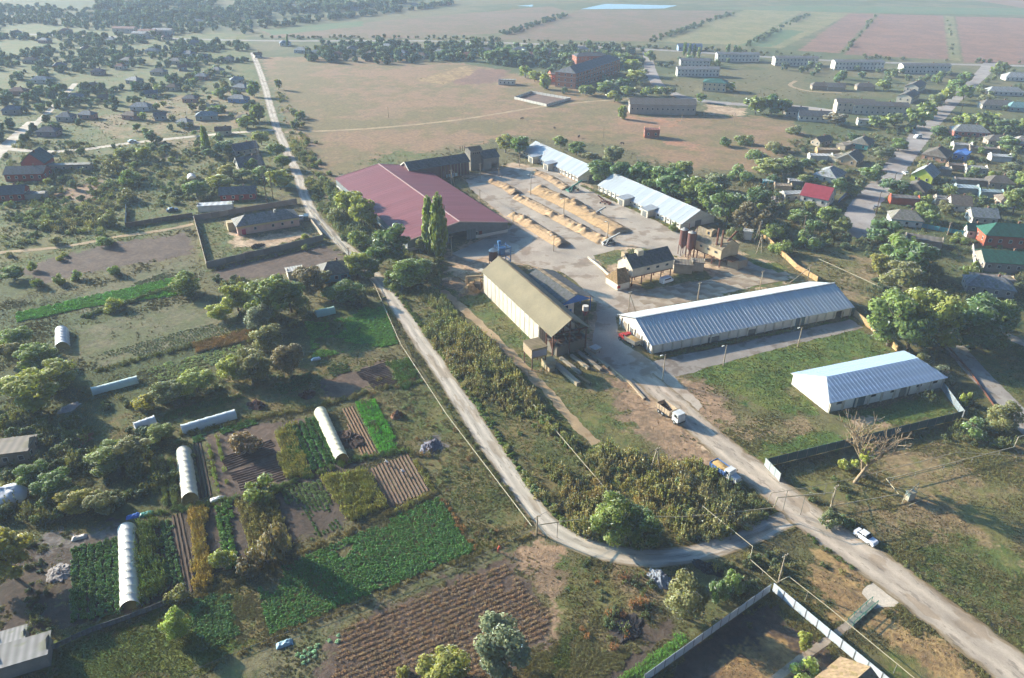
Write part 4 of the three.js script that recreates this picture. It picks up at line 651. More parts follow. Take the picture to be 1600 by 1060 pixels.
const HOUSES = [
  // px, py, L, W, deg, wall, roof, label, options
  [369, 319, 14, 7, -12, 0xa84a44, 0x7d8488, 'red walled cottage with grey roof behind the walled compound', { door: [1, 0x555555] }],
  [334, 337, 13, 4.5, -12, 0xd8d8d6, 0xe6eaee, 'white flat roofed lean-to outside the compound wall', { flat: 1, he: 2.2, nowin: 1, name: 'shed', cat: 'shed' }],
  [391, 274, 11, 10, -30, 0xb9b2a6, 0x8a8a8a, 'cottage with pale gable edge among trees above the red cottage', { barge: 1, hr: 6 }],
  [383, 247, 12, 8, -40, 0xc9c2b6, 0x7c8590, 'grey roofed cottage beside the lane past the slim poplar', { barge: 1 }],
  [36, 294, 16, 9, -8, RED, 0x6f7a80, 'lower red brick house with long grey roof on the left', { he: 3.4, hr: 5.6 }],
  [40, 274, 11, 10, 82, RED, 0x4f7d80, 'red brick house with steep teal roof, left edge', { he: 4, hr: 8.4, barge: 1 }],
  [10, 326, 12, 9, -15, RED, 0x5d666e, 'red house with dark roof cut by the left frame edge', { he: 3, hr: 5.4 }],
  [103, 276, 20, 4, -6, 0xb9b0a2, 0x9a948a, 'long low grey shed right of the red brick houses', { flat: 1, he: 2.2, name: 'shed', cat: 'shed' }],
  [52, 322, 8, 4, -8, 0xc4bdb2, 0xa29a90, 'little pale shed next to the dark roofed red house', { flat: 1, he: 2, nowin: 1, name: 'shed', cat: 'shed' }],
  [525, 444, 9, 9, -25, 0x7fb4c8, 0x8d867c, 'pale blue cottage with grey hipped roof beside the lane', { hip: 3, door: [2, 0x406080] }],
  [462, 440, 5, 4, -25, 0xd8cbb8, 0xd9d6d0, 'white topped shed tucked behind the brown tree', { flat: 1, he: 2.4, nowin: 1, name: 'shed', cat: 'shed' }],
  // right side village
  [1356, 224, 12, 9, -52, 0x5fb0a0, 0x8e8a80, 'house with turquoise walls and a grey hipped roof', { hip: 3, trim: 0x49a0b8 }],
  [1339, 249, 12, 9, -52, 0xb9a284, 0x8d8678, 'house with ochre gable and weathered grey roof left of the street', { barge: 1 }],
  [1309, 276, 13, 10, -50, 0xb9bdb8, 0xc9cdd0, 'house with pale silver hipped roof left of the street', { hip: 4 }],
  [1267, 314, 11, 9, 38, 0xe6e0d8, 0xdfe3e6, 'tall white roofed house with maroon front roof', { he: 3.4, hr: 7.2, maroon: 1 }],
  [1240, 307, 10, 5, -10, 0xb9b4aa, 0xa9abad, 'flat grey shed joined to the maroon fronted house', { flat: 1, he: 2.4, name: 'shed', cat: 'shed' }],
  [1478, 242, 13, 11, -50, 0xb98a70, 0x8b7f72, 'brown roofed house with a blue lean-to', { hip: 3 }],
  [1508, 239, 9, 6, -50, 0x4a78c0, 0x3d74c4, 'bright blue roofed lean-to beside the brown roofed house', { flat: 1, he: 2.6, name: 'lean_to', cat: 'shed', rt: stainTex }],
  [1457, 275, 12, 9, -50, 0xc6d24c, 0xd3d6d6, 'lime yellow walled house with a pale metal roof', { he: 3.2, hr: 6.6 }],
  [1445, 296, 12, 9, -50, 0xa88a76, 0x857c70, 'house with dull brown hipped roof below the lime walled one', { hip: 3, trim: 0x3c78a8 }],
  [1410, 312, 11, 5, 14, 0xc85a3c, 0x807a76, 'low orange walled shed facing the street bend', { flat: 1, he: 2.6, nowin: 1, name: 'shed', cat: 'shed' }],
  [1413, 346, 11, 9, 15, 0xdadfe0, 0xa8a296, 'white cottage with pale blue windows at the street bend', { hip: 3, trim: 0x7fb8d0 }],
  [1574, 377, 17, 9, 10, TERRA, 0x2f7a66, 'terracotta house with green hipped roof and white windows', { hip: 4, he: 4.4, hr: 7.8 }],
  [1572, 416, 15, 10, 10, 0x9d948c, 0x2a7460, 'unplastered grey house with green metal roof', { he: 3.6, hr: 6, hip: 0 }],
  [1519, 362, 5, 4, 10, 0xd8d8d0, 0x2f7a66, 'small green gabled gatehouse beside the terracotta house', { he: 3, hr: 5, name: 'gatehouse', cat: 'gate' }],
  [1535, 341, 9, 8, 10, 0xc2bdb2, 0xb2b8b8, 'pale grey roofed barn behind the green gatehouse', { he: 3 }],
  [1545, 366, 6, 5, 10, 0x8c7a78, 0x6a5f62, 'dark roofed passage between gatehouse and terracotta house', { flat: 1, he: 3, nowin: 1, name: 'shed', cat: 'shed' }],
  [1440, 376, 12, 6, 25, 0x9a8e80, 0x8f867a, 'sunken brown roofed store behind the big willow trees', { flat: 1, he: 2, nowin: 1, name: 'shed', cat: 'shed' }],
  [1513, 204, 18, 10, 12, 0xc0756c, 0xb9bab8, 'rose walled house with pale roof right of the street', { hip: 4 }],
  [1508, 294, 9, 6, 12, 0x8f9ba0, 0xbcd0da, 'pale blue roofed shed in the yards on the right', { flat: 1, he: 2.4, nowin: 1, name: 'shed', cat: 'shed' }],
  [1498, 321, 7, 9, 15, 0xe0dad4, 0x8b7d70, 'white walled shed with brown roof beside a dug garden', { name: 'shed', cat: 'shed' }],
  [1515, 281, 14, 4, 12, 0x8f8880, 0x9b958e, 'long grey flat shed above the pale blue shed', { flat: 1, he: 2.4, nowin: 1, name: 'shed', cat: 'shed' }],
  [1522, 263, 9, 6, 12, 0xb4b0aa, 0xa9a6a2, 'squat grey shed behind the lime walled house', { flat: 1, he: 2.6, name: 'shed', cat: 'shed' }],
  [1534, 230, 14, 6, 12, 0x9a8f84, 0x8c8074, 'long brown low shed behind the blue lean-to', { flat: 1, he: 2.2, nowin: 1, name: 'shed', cat: 'shed' }],
  [1560, 243, 9, 6, 12, 0xc9c9c6, 0xccd0d0, 'white roofed shed near the right edge', { flat: 1, he: 2.4, nowin: 1, name: 'shed', cat: 'shed' }],
  [1600, 222, 12, 10, 20, 0xc0a09a, 0xb9b0aa, 'pink house cut by the right frame edge', { hip: 3 }],
  [1279, 245, 11, 5, 5, 0xdad6cf, 0xe4e2de, 'white flat roofed shed among the left side yards', { flat: 1, he: 2.2, nowin: 1, name: 'shed', cat: 'shed' }],
  [1290, 236, 11, 5, 5, 0xb99a6c, 0xb8a080, 'straw coloured flat shed behind the white one', { flat: 1, he: 2.4, nowin: 1, name: 'shed', cat: 'shed' }],
  [1286, 221, 10, 6, -30, 0xb0a290, 0x93887c, 'brown gabled shed above the straw coloured one', { name: 'shed', cat: 'shed' }],
  [1220, 293, 7, 5, 10, 0xc2b096, 0xb6a288, 'pale hut on the rubble plot', { flat: 1, he: 2, nowin: 1, name: 'hut', cat: 'hut' }],
  [1196, 287, 4, 3, 10, 0x3fa6a6, 0xbfd8d8, 'small turquoise cabin on the rubble plot', { flat: 1, he: 2.4, nowin: 1, name: 'hut', cat: 'hut' }],
  [1240, 285, 6, 4, 10, 0x9c9690, 0xbdbdbd, 'grey hut beside the rubble plot huts', { flat: 1, he: 2, nowin: 1, name: 'hut', cat: 'hut' }],
  [1268, 184, 18, 8, 12, 0xdad8d2, 0x6d7278, 'white hall with dark roof and a blue gable', { he: 3.4, hr: 5.8, blueGable: 1 }],
  [1240, 176, 12, 8, 12, 0xa9aca8, 0x76807e, 'grey hall joined to the blue gabled one', { he: 3, hr: 5 }],
  [1345, 189, 7, 5, 10, 0xdfdcd6, 0xb5b2ac, 'white kiosk under trees below the long white block', { flat: 1, he: 3, name: 'kiosk', cat: 'kiosk' }],
  [1330, 170, 22, 9, 8, 0xcfc4b6, 0x7e7a76, 'cream two storey block, left part of the pair by the street', { he: 6.4, hr: 8, st: 2 }],
  [1370, 172, 32, 9, 8, 0xd6d0c6, 0x74706e, 'longer cream two storey block joined to the left one', { he: 5.6, hr: 7.2, st: 2 }],
  [1434, 134, 20, 9, -50, 0xd2ccc0, 0x938c86, 'pale terrace house beside the street top', { he: 4, hr: 6 }],
  [1424, 150, 20, 9, -50, 0xcfc6b8, 0x8d867e, 'pale terrace house nearer than the one beside the street top', { he: 4, hr: 6 }],
  [1566, 139, 22, 9, 10, 0xd9d7d2, 0xc4c6c6, 'wide white roofed house beyond the trees on the right', { hip: 3 }],
  [1590, 116, 22, 10, 10, 0xe6e6e2, 0xd5d6d6, 'white house at the far right beyond the highway', { hip: 4 }],
  [1556, 161, 20, 9, 12, 0xb0a89c, 0x8c8680, 'grey roofed house with long front on the right', { hip: 3 }],
  [1590, 164, 14, 9, 12, 0x8fb0b4, 0x8fc0c4, 'pale teal roofed house at the right edge', { hip: 3 }],
  [1468, 264, 8, 5, 12, 0x9c9690, 0xa4a09c, 'grey flat shed right behind the lime walled house', { flat: 1, he: 2.4, nowin: 1, name: 'shed', cat: 'shed' }],
  [1490, 258, 7, 5, 12, 0x8f7a66, 0x7c6a5c, 'brown flat shed between lime house and squat grey shed', { flat: 1, he: 2.4, nowin: 1, name: 'shed', cat: 'shed' }],
  [1476, 312, 8, 6, 12, 0xa8a49c, 0x93908a, 'grey lean-to left of the white walled shed', { flat: 1, he: 2.2, nowin: 1, name: 'shed', cat: 'shed' }],
  [1546, 300, 9, 5, 12, 0x7f9aa4, 0x9ab0b8, 'blue grey shed beyond the dug garden', { flat: 1, he: 2.4, nowin: 1, name: 'shed', cat: 'shed' }],
  [1582, 315, 11, 8, 12, 0xb8a490, 0x9c8a7a, 'tan hipped cottage near the right edge above the green roof', { hip: 3 }],
  [1560, 285, 10, 8, 12, 0xa8988a, 0x857a70, 'brown hipped cottage beyond the dug garden', { hip: 3 }],
  [1500, 226, 9, 6, 12, 0xc2beb8, 0xb4b0ac, 'pale shed below the rose walled house', { flat: 1, he: 2.6, nowin: 1, name: 'shed', cat: 'shed' }],
  [1558, 218, 12, 8, 12, 0xb4a89a, 0x948a80, 'dull hipped cottage right of the rose walled house', { hip: 3 }],
  [1310, 246, 8, 5, -40, 0xb0a898, 0xa69c8e, 'weathered shed behind the ochre gabled house', { flat: 1, he: 2.2, nowin: 1, name: 'shed', cat: 'shed' }],
  [1322, 226, 8, 5, -40, 0xa89c8e, 0x978c80, 'brown shed left of the turquoise walled house', { flat: 1, he: 2.2, nowin: 1, name: 'shed', cat: 'shed' }],
  [1277, 134, 12, 7, 8, 0xa09080, 0x8a7e74, 'leftmost small brown cottage in the far meadow', { hip: 2, nowin: 1 }],
  [1301, 135, 12, 7, 8, 0xb4aa9c, 0x98908a, 'middle grey cottage in the far meadow', { nowin: 1 }],
  [1347, 134, 12, 7, 8, 0x9c8c7c, 0x847870, 'right brown cottage in the far meadow', { hip: 2, nowin: 1 }],
  [1110, 139, 16, 12, 18, 0xd9c6a4, 0x2f7f74, 'cream two storey building with a green hipped roof', { hip: 5, he: 6, hr: 8, st: 2 }],
  [1030, 176, 40, 14, 4, 0xb4aca4, 0x7e7670, 'long grey hall with a lower front block beside the school', { he: 6, hr: 8.4, st: 1 }],
  [1014, 213, 8, 6, 4, 0xa4604a, 0x9a5a48, 'small brick ruin standing alone in the dry field', { flat: 1, he: 4, name: 'brick_ruin', cat: 'ruin', nw: 2 }],
  [786, 133, 12, 6, 4, 0xe0dcd4, 0xb0aaa2, 'small white pavilion at the edge of the field', { flat: 1, he: 3, name: 'pavilion', cat: 'pavilion' }],
  [1147, 92, 36, 9, 0, 0xe2e2de, 0x8f9296, 'leftmost white two storey block in the far row', { he: 6.2, hr: 7.4, st: 2, nw: 12 }],
  [1238, 97, 36, 9, 0, 0xdedcd6, 0x8c8c8e, 'second white two storey block in the far row', { he: 6.2, hr: 7.4, st: 2, nw: 12 }],
  [1336, 102, 40, 9, 0, 0xe6e4e0, 0x94969a, 'third white two storey block in the far row', { he: 6.2, hr: 7.4, st: 2, nw: 14 }],
  [1441, 106, 38, 9, 0, 0xdcdad4, 0x86888c, 'rightmost white two storey block in the far row', { he: 6, hr: 7.2, st: 2, nw: 12 }],
  [1085, 116, 32, 9, 2, 0xdfe0de, 0x9a9ca0, 'white block behind the green roofed building', { he: 5.6, hr: 7, st: 2, nw: 12 }],
  [1080, 101, 24, 8, 2, 0xd6d6d2, 0x8a9098, 'smaller white block behind the poplar row', { he: 5, hr: 6.4, st: 2 }],
  [1072, 76, 22, 9, 0, 0x8fa8c4, 0x6f8fb4, 'blue roofed hall beside the highway poplars', { he: 4, hr: 6 }],
];
const far = (px, py, L, W, deg, wall, roof, label, o = {}) => HOUSES.push([px, py, L * 0.78, W * 0.85, deg, wall, roof, label, { hip: 3, nw: 2, ...o }]);
[[365, 137, 0xc9cdd0, 0xb9c2c8, 'topmost of three cottages beside the upper lane, pale grey roof'], [368, 149, 0xc4bfb6, 0xa9b0b8, 'middle of three cottages beside the upper lane'], [364, 167, 0x6f90c8, 0xb0b4b8, 'lowest of three upper lane cottages, with blue walls'], [374, 199, 0xcac4b8, 0x9a948c, 'cottage just above the lane junction'], [266, 108, 0xd0ccc6, 0xc4c0bc, 'pale gabled cottage in the hazy fields on the left'], [213, 182, 0xc8ccd0, 0xb8c0c8, 'long pale shed in the left fields'], [95, 200, 0xb8b4b0, 0x9098a0, 'grey cottage above the side road on the left'], [68, 224, 0x9a8c94, 0x6f707c, 'dark roofed house beside the side road on the left'], [57, 141, 0xd8dce0, 0xd0d8dc, 'whitish cottage far in the left trees'], [146, 127, 0xb09a98, 0x988890, 'reddish low house in the left haze'], [297, 78, 0xa0a0a8, 0x8890a0, 'dark roofed house just short of the hazy highway'], [318, 195, 0x90a8b0, 0xb0c0c8, 'white and blue shed among the upper left gardens'], [112, 168, 0xa8acb0, 0x90989c, 'grey house in the trees left of the garden path'], [440, 77, 0xd8dce4, 0xb8c8dc, 'pale blue long hall by the highway'], [462, 88, 0xb4bcc4, 0xa8b4c0, 'grey blue house by the highway hall'], [330, 122, 0xa8aab0, 0x9c9ea4, 'small hazy house on the lane bend']].forEach(([x, y, w, r, l], i) => far(x, y, 11 + (i % 3) * 2, 8, -20 + (i * 37) % 40, w, r, l));
// belt of village houses across the middle distance
const belt = [['white', 0xdad8d4], ['cream', 0xd0c4ac], ['grey', 0xa8a6a4], ['rose', 0xb89088], ['blue', 0x98a8bc]], roofs = [['grey', 0x8d8f92], ['brown', 0x8c7868], ['pale', 0xc6cace], ['slate blue', 0x7c8a9c], ['rusty', 0x9c6a58]];
const spots = [[545, 84], [572, 92], [596, 80], [618, 90], [640, 78], [650, 94], [680, 88], [706, 80], [722, 92], [752, 84], [776, 92], [806, 82], [822, 90], [846, 84], [872, 92], [902, 80], [520, 94], [500, 82], [930, 88], [488, 92]];
spots.forEach(([x, y], i) => { const w = belt[i % 5], r = roofs[(i + Math.floor(i / 5)) % 5]; far(x, y, 12 + i % 4, 8, -10 + (i * 29) % 30, w[1], r[1], `${w[0]} walled house with ${r[0]} roof in the far village belt`, { group: 'houses of the village belt', st: 1 }); });
const spots2 = [[20, 66], [60, 78], [95, 62], [130, 90], [165, 76], [40, 110], [88, 118], [190, 108], [230, 92], [255, 70], [200, 140], [20, 160], [140, 150], [285, 96], [240, 126], [12, 190]];
spots2.forEach(([x, y], i) => { const w = belt[(i + 2) % 5], r = roofs[(i * 2 + Math.floor(i / 5)) % 5]; far(x, y, 12 + i % 3, 8, -30 + (i * 41) % 60, w[1], r[1], `${w[0]} walled house with ${r[0]} roof half hidden in the hazy left trees`, { group: 'houses in the hazy left village' }); });
[[398, 96], [350, 104], [312, 100], [308, 132], [280, 118], [262, 150], [232, 160], [290, 168], [330, 182], [180, 118], [160, 168], [128, 196], [246, 196], [280, 206], [345, 218], [196, 196]].forEach(([x, y], i) => { const w = belt[(i + Math.floor(i / 5)) % 5], r = roofs[(i * 2 + 1) % 5]; far(x, y, 8 + i % 4, 6 + i % 2, -30 + (i * 31) % 60, w[1], r[1], `${i < 5 ? 'small' : i < 10 ? 'little' : 'low'} ${w[0]} cottage with ${r[0]} roof in the upper left gardens`, { group: 'cottages of the upper left gardens', hip: i % 2 ? 2 : 0 }); });
const spots3 = [[210, 68], [222, 64], [246, 62], [186, 60]];
spots3.forEach(([x, y], i) => far(x, y, 18 + i * 4, 10, 4, 0xe6dcd4, i % 2 ? 0xd8a898 : 0xe8e4e0, ['first', 'second', 'third', 'fourth'][i] + ' bright shop hall from the left at the hazy highway junction'.replace('from the left ', ''), { hip: 0, he: 4.5, hr: 6, name: 'shop', cat: 'shop', group: 'halls at the highway junction' }));
const spots4 = [[420, 22], [450, 18], [480, 24], [510, 15], [545, 20], [575, 12], [600, 18], [640, 12], [690, 10], [360, 30], [330, 38], [300, 44]];
spots4.forEach(([x, y], i) => far(x, y, 14, 9, 0, belt[i % 5][1], roofs[(i + 1) % 5][1], ['first', 'second', 'third', 'fourth', 'fifth', 'sixth', 'seventh', 'eighth', 'ninth', 'tenth', 'eleventh', 'twelfth'][[...spots4].sort((a, b) => a[0] - b[0]).findIndex(q => q[0] === x)] + ' from the left of the hazy houses behind the brown field', { nowin: 1, chim: false, group: 'houses of the farthest village' }));
for (const h of HOUSES) {
  const g = house(...h), o = h[8] || {};
  if (o.maroon) { const m = part(g, 'front_roof', slopeGeo(h[2] * 0.98, h[3], 3.4, 7.2, 1, 0.55, 0.1), MT(0xa03a48, sheetTex, 0.2, 0.5)); m.position.y = 0.11; }
  if (o.blueGable) { const L = h[2], W = h[3]; part(g, 'gable', poly3([[[L / 2 + 0.1, 3.2, W / 2], [L / 2 + 0.1, 3.2, -W / 2], [L / 2 + 0.1, 5.7, 0]]]), M(0x3a86c8, { r: 0.6 })); }
}
{ // school
  const o = along(893, 138, 962, 112, 0, 16), he = 10.5, hr = 14, g = base(o, 'school', 'three storey red brick school with dark roof and rows of windows', 'school');
  part(g, 'wall', wallSolid(o.L, o.W, he, hr, true, true), MT(0xba7458, stainTex, 0.1, 0.9)); part(g, 'roof', hipGeo(o.L, o.W, he, hr, 6, 6), MT(0x86888e, slateTex, 0.15, 0.9));
  for (let f = 0; f < 3; f++) { part(g, 'band', bx(o.L + 0.1, 0.5, o.W + 0.1), MT(0xc4a494, stainTex, 0.2, 0.9), 0, f * 3.5 + 0.6, 0); for (let i = 0; i < 16; i++) win(g, '+z', o.L, o.W, -o.L / 2 + (i + 0.5) * o.L / 16, f * 3.5 + 2, 2, 1.7); for (let i = 0; i < 3; i++) win(g, '-x', o.L, o.W, -5 + i * 5, f * 3.5 + 2, 1.2, 1.6); }
  house(876, 127, 20, 10, -14, 0xb06a52, 0x8a7068, 'low brick annex left of the school', { flat: 1, he: 5, st: 1, name: 'annex', cat: 'building' });
  house(918, 104, 26, 12, -14, 0xa9654c, 0x6a6a6e, 'brick wing behind the school', { he: 9, hr: 11, st: 2, hip: 4, name: 'annex', cat: 'building' });
}
{ // roofs cut by the lower frame edge
  const E = P(1322, 1024, 2.8), g = base({ cx: E[0] - 0.82 * 6 + 0.57 * 4, cz: E[1] + 0.57 * 6 + 0.82 * 4, deg: -35, L: 12, W: 8 }, 'house', 'house with tan gabled roof cut by the lower right frame edge', 'house');
  part(g, 'wall', wallSolid(12, 8, 2.8, 5), whiteP); part(g, 'roof_slope', slopeGeo(12, 8, 2.8, 5, 1), MT(0xc4a680, slateTex, 0.3, 0.9)); part(g, 'roof_slope', slopeGeo(12, 8, 2.8, 5, -1), MT(0xc4a680, slateTex, 0.3, 0.9)); win(g, '+x', 12, 8, 0, 1.6, 1, 1.2);
}
house(46, 1064, 7, 4.5, -24, 0x8f8a86, 0x9c9a98, 'grey sheet roofed shed in the lower left corner', { flat: 1, he: 2.4, nowin: 1, name: 'shed', cat: 'shed' });
house(30, 1034, 3.5, 3, -24, 0x8f8a86, 0xaaa8a6, 'smaller grey roofed shed touching the corner shed', { flat: 1, he: 2.2, nowin: 1, name: 'shed', cat: 'shed' });
house(14, 738, 9, 6, -14, 0x9a8c7c, 0x8f8274, 'brown roofed hut at the left edge above the white tarpaulin', { flat: 1, he: 2.6, name: 'hut', cat: 'hut' });
house(1065, 424, 6, 5, 10, 0xa89c8a, 0x8d8272, 'larger of two concrete huts between the grain cleaners', { flat: 1, he: 2.8, nowin: 1, name: 'hut', cat: 'hut' });
house(1088, 420, 4, 4, 10, 0xb8ac9a, 0x9a8f80, 'smaller of two concrete huts between the grain cleaners', { flat: 1, he: 2.8, nowin: 1, name: 'hut', cat: 'hut' });
house(1545, 452, 13, 8, 18, 0x9a9a98, 0xa2a4a6, 'grey roofed cottage half hidden by the dark walnut tree', { hip: 3 });
house(1548, 440, 12, 4, 12, 0xb09a82, 0xa89c92, 'unfinished brick extension below the unplastered house', { flat: 1, he: 3, nowin: 1, name: 'extension', cat: 'shed' });
house(1165, 370, 3, 3, 20, 0xe2e0da, 0xd6d4ce, 'little white boiler hut right of the tan grain cleaner', { flat: 1, he: 3, nowin: 1, name: 'hut', cat: 'hut' });
// ---------- fences and walls: separate panels between posts ----------
function fence(label, pxs, h, step, panelM, postM, o = {}) {
  const pts = pxs.map(p => P(...p)), g = thing(o.name || 'fence', label, o.cat || 'fence', pts[0][0], pts[0][1], 0, o.group);
  const geo = {};
  for (let i = 0; i + 1 < pts.length; i++) {
    const [ax, az] = pts[i], [b, bz] = pts[i + 1], L = Math.hypot(b - ax, bz - az), n = Math.max(1, Math.round(L / step)), w = L / n, yaw = -Math.atan2(bz - az, b - ax);
    block([[ax - 0.3, az - 0.3], [b - 0.3, bz - 0.3], [b + 0.3, bz + 0.3], [ax + 0.3, az + 0.3]]);
    for (let k = 0; k < n; k++) {
      const x = lerp(ax, b, (k + 0.5) / n) - pts[0][0], z = lerp(az, bz, (k + 0.5) / n) - pts[0][1], t = hash(k, i + 3) - 0.5;
      const key = w.toFixed(2), pg = geo[key] || (geo[key] = bxAt(w - 0.06, h, o.th || 0.05, 0, h / 2 + 0.04, 0));
      const pm = Array.isArray(panelM) ? panelM[Math.floor(hash(k * 3, i) * panelM.length)] : panelM;
      const p = part(g, 'panel', pg, pm, x, t * 0.05, z, yaw + t * 0.015);
      if (postM && k > 0) part(g, 'post', bx(0.12, h + 0.1, 0.12), postM, lerp(ax, b, k / n) - pts[0][0], (h + 0.1) / 2, lerp(az, bz, k / n) - pts[0][1], yaw);
    }
    if (postM) part(g, 'post', bx(0.14, h + 0.14, 0.14), postM, b - pts[0][0], (h + 0.14) / 2, bz - pts[0][1]);
  }
  return g;
}
const greenSheet = [MT(0x4a6a6c, sheetTex, 0.3, 0.6), MT(0x456466, sheetTex, 0.3, 0.6)], whiteSheet = [MT(0xdfeaf6, stainTex, 0.2, 0.5), MT(0xd9e5f2, stainTex, 0.2, 0.5)], blueSheet = [MT(0xdfeaf6, stainTex, 0.2, 0.5), MT(0xd9e5f2, stainTex, 0.2, 0.5)];
const panelC = [MT(0x8f8d8c, stainTex, 0.3, 0.95), MT(0x989592, stainTex, 0.3, 0.95), MT(0x878482, stainTex, 0.3, 0.95)], tanC = [MT(0xc9a878, stainTex, 0.3, 0.95), MT(0xbd9c70, stainTex, 0.3, 0.95)];
fence('dark teal sheet metal fence along the meadow edge', [[1201, 724], [1350, 685], [1503, 645]], 2.2, 2.6, greenSheet, steelM);
fence('short pale grey gate wing at the road end of the teal fence', [[1197, 722], [1221, 747]], 2.0, 1.8, MT(0xaeb8ba, sheetTex, 0.3, 0.6), steelM);
fence('grey sheet fence running from the hipped barn to the teal fence', [[1472, 598], [1506, 643]], 1.9, 2.4, MT(0x8d9aa2, sheetTex, 0.3, 0.7), steelM);
fence('pale sheet fence, left run towards the lower frame edge', [[1208, 920], [1014, 1064]], 1.9, 2.2, blueSheet, steelM);
fence('pale sheet fence, right run along the lower right plot', [[1212, 918], [1300, 990], [1405, 1075]], 1.9, 2.2, whiteSheet, steelM);
fence('tan plastered wall from the A-frame pole to the long barn', [[1190, 366], [1243, 415], [1276, 434]], 1.8, 3, tanC, null, { th: 0.3, name: 'wall', cat: 'wall' });
fence('tan plastered wall between the two metal roofed barns', [[1334, 486], [1366, 512], [1402, 541]], 1.8, 3, tanC, null, { th: 0.3, name: 'wall', cat: 'wall' });
fence('grey concrete panel wall, near side of the compound', [[322, 426], [410, 404], [503, 380]], 2.2, 3, panelC, concreteM, { th: 0.15, name: 'panel_wall', cat: 'wall' });
fence('grey concrete panel wall, far side of the compound', [[301, 352], [380, 338], [461, 323]], 2.2, 3, panelC, concreteM, { th: 0.15, name: 'panel_wall', cat: 'wall' });
fence('thin pale wall, left side of the compound', [[301, 352], [312, 390], [322, 426]], 1.7, 3, MT(0xb9a893, stainTex, 0.3, 0.95), null, { th: 0.15, name: 'panel_wall', cat: 'wall' });
fence('low cream wall, lane side of the compound', [[484, 353], [492, 363], [502, 376]], 1.6, 2, MT(0xd6c8b0, stainTex, 0.3, 0.95), null, { th: 0.2, name: 'panel_wall', cat: 'wall' });
fence('brown block wall of the weedy lot beside the compound', [[194, 364], [250, 354], [299, 346]], 1.7, 3, MT(0x6d635c, stainTex, 0.3, 0.95), null, { th: 0.2, name: 'wall', cat: 'wall' });
fence('pale blue fence at the left end of the weedy lot', [[195, 334], [194, 363]], 1.8, 2.5, MT(0x8fb4cc, sheetTex, 0.3, 0.7), steelM);
fence('turquoise fence in front of the white cottage garden', [[1428, 345], [1465, 352], [1503, 358]], 1.7, 2.2, [MT(0x3f9aa6, sheetTex, 0.3, 0.6), MT(0x57aeb8, sheetTex, 0.3, 0.6)], steelM);
fence('blue sheet fence beside the maroon fronted house', [[1307, 310], [1322, 296]], 1.7, 2.2, MT(0x5f8fd0, sheetTex, 0.3, 0.6), steelM);
fence('white wall at the edge of the unplastered house plot', [[1517, 378], [1523, 424]], 1.8, 3, whiteP, null, { th: 0.2, name: 'wall', cat: 'wall' });
fence('low wall of grey asbestos sheets below the left greenhouse', [[86, 1027], [150, 997], [210, 975], [276, 948]], 1.0, 1.6, [MT(0x8d8e94, slateTex, 0.5, 0.95), MT(0x7f8088, slateTex, 0.5, 0.95)], null, { th: 0.08 });
fence('long pale kerb wall in front of the dark roofed grain cleaner', [[917, 402], [935, 416], [953, 432]], 0.7, 3, MT(0xe0d6c4, stainTex, 0.3, 0.9), null, { th: 0.4, name: 'low_wall', cat: 'wall' });
fence('low stone kerb beside the dump truck road', [[950, 570], [985, 597], [1008, 622]], 0.5, 2.4, MT(0xb8a68c, stainTex, 0.3, 0.95), null, { th: 0.5, name: 'low_wall', cat: 'wall' });
fence('rusty pipe rail along the concrete access road', [[1476, 527], [1516, 572], [1556, 627]], 0.5, 3, rustM, rustM, { th: 0.12, name: 'rail', cat: 'rail' });
{ // fenced pitch
  const c = [[798, 155], [825, 145.5], [886, 155], [849, 166]]; sheet('sports_pitch', c, 0.022, MT(0x8a6e5e, gravelTex, 1 / 20, 1), 0.05);
  fence('white panelled fence round the small sports pitch', c.concat([c[0]]), 1.6, 3.2, whiteP, steelM);
}
// ---------- poles, wires ----------
const poleM = MT(0xb8a992, stainTex, 0.5, 0.95), poleW = MT(0x6c5c4c, stainTex, 0.5, 0.95), wireM = M(0x3a3a3c, { r: 0.7 }), lampM = M(0xd8d8d0, { r: 0.4 });
const poleTop = {};
function pole(id, px, py, topPy, label, o = {}) {
  const [x, z] = P(px, py), h = o.h || clamp(heightFor(x, z, topPy), 3, 13), g = thing(o.name || 'utility_pole', label, 'pole', x, z, o.yaw || 0, o.group || 'poles and lamp posts'), m = o.wood ? poleW : poleM;
  if (o.aframe) { part(g, 'leg', rod([-1.1, 0, 0.5], [0, h, 0], 0.14), m); part(g, 'leg', rod([1.1, 0, -0.5], [0, h, 0], 0.14), m); part(g, 'tie', rod([-0.5, h * 0.55, 0.22], [0.5, h * 0.55, -0.22], 0.07), m); }
  else part(g, 'shaft', new THREE.CylinderGeometry(0.11, 0.19, h, 8).translate(0, h / 2, 0), m);
  if (o.brace) part(g, 'brace', rod([o.brace[0], 0, o.brace[1]], [0, h * 0.85, 0], 0.13), m);
  if (o.lamp) { part(g, 'arm', rod([0, h - 0.3, 0], [-0.9, h + 0.1, 0.5], 0.05), steelM); part(g, 'lamp_head', bxAt(0.7, 0.16, 0.3, -1.1, h + 0.1, 0.6, 0.5), lampM); }
  else { part(g, 'crossarm', bx(1.5, 0.12, 0.12), m, 0, h - 0.35, 0, o.arm || 0.6); for (const s of [-0.65, 0, 0.65]) part(g, 'insulator', cyl(0.05, 0.07, 0.2, 6), whiteP, Math.cos(o.arm || 0.6) * s, h - 0.2, -Math.sin(o.arm || 0.6) * s); }
  poleTop[id] = [x, h - 0.15, z, o.arm || 0.6]; return g;
}
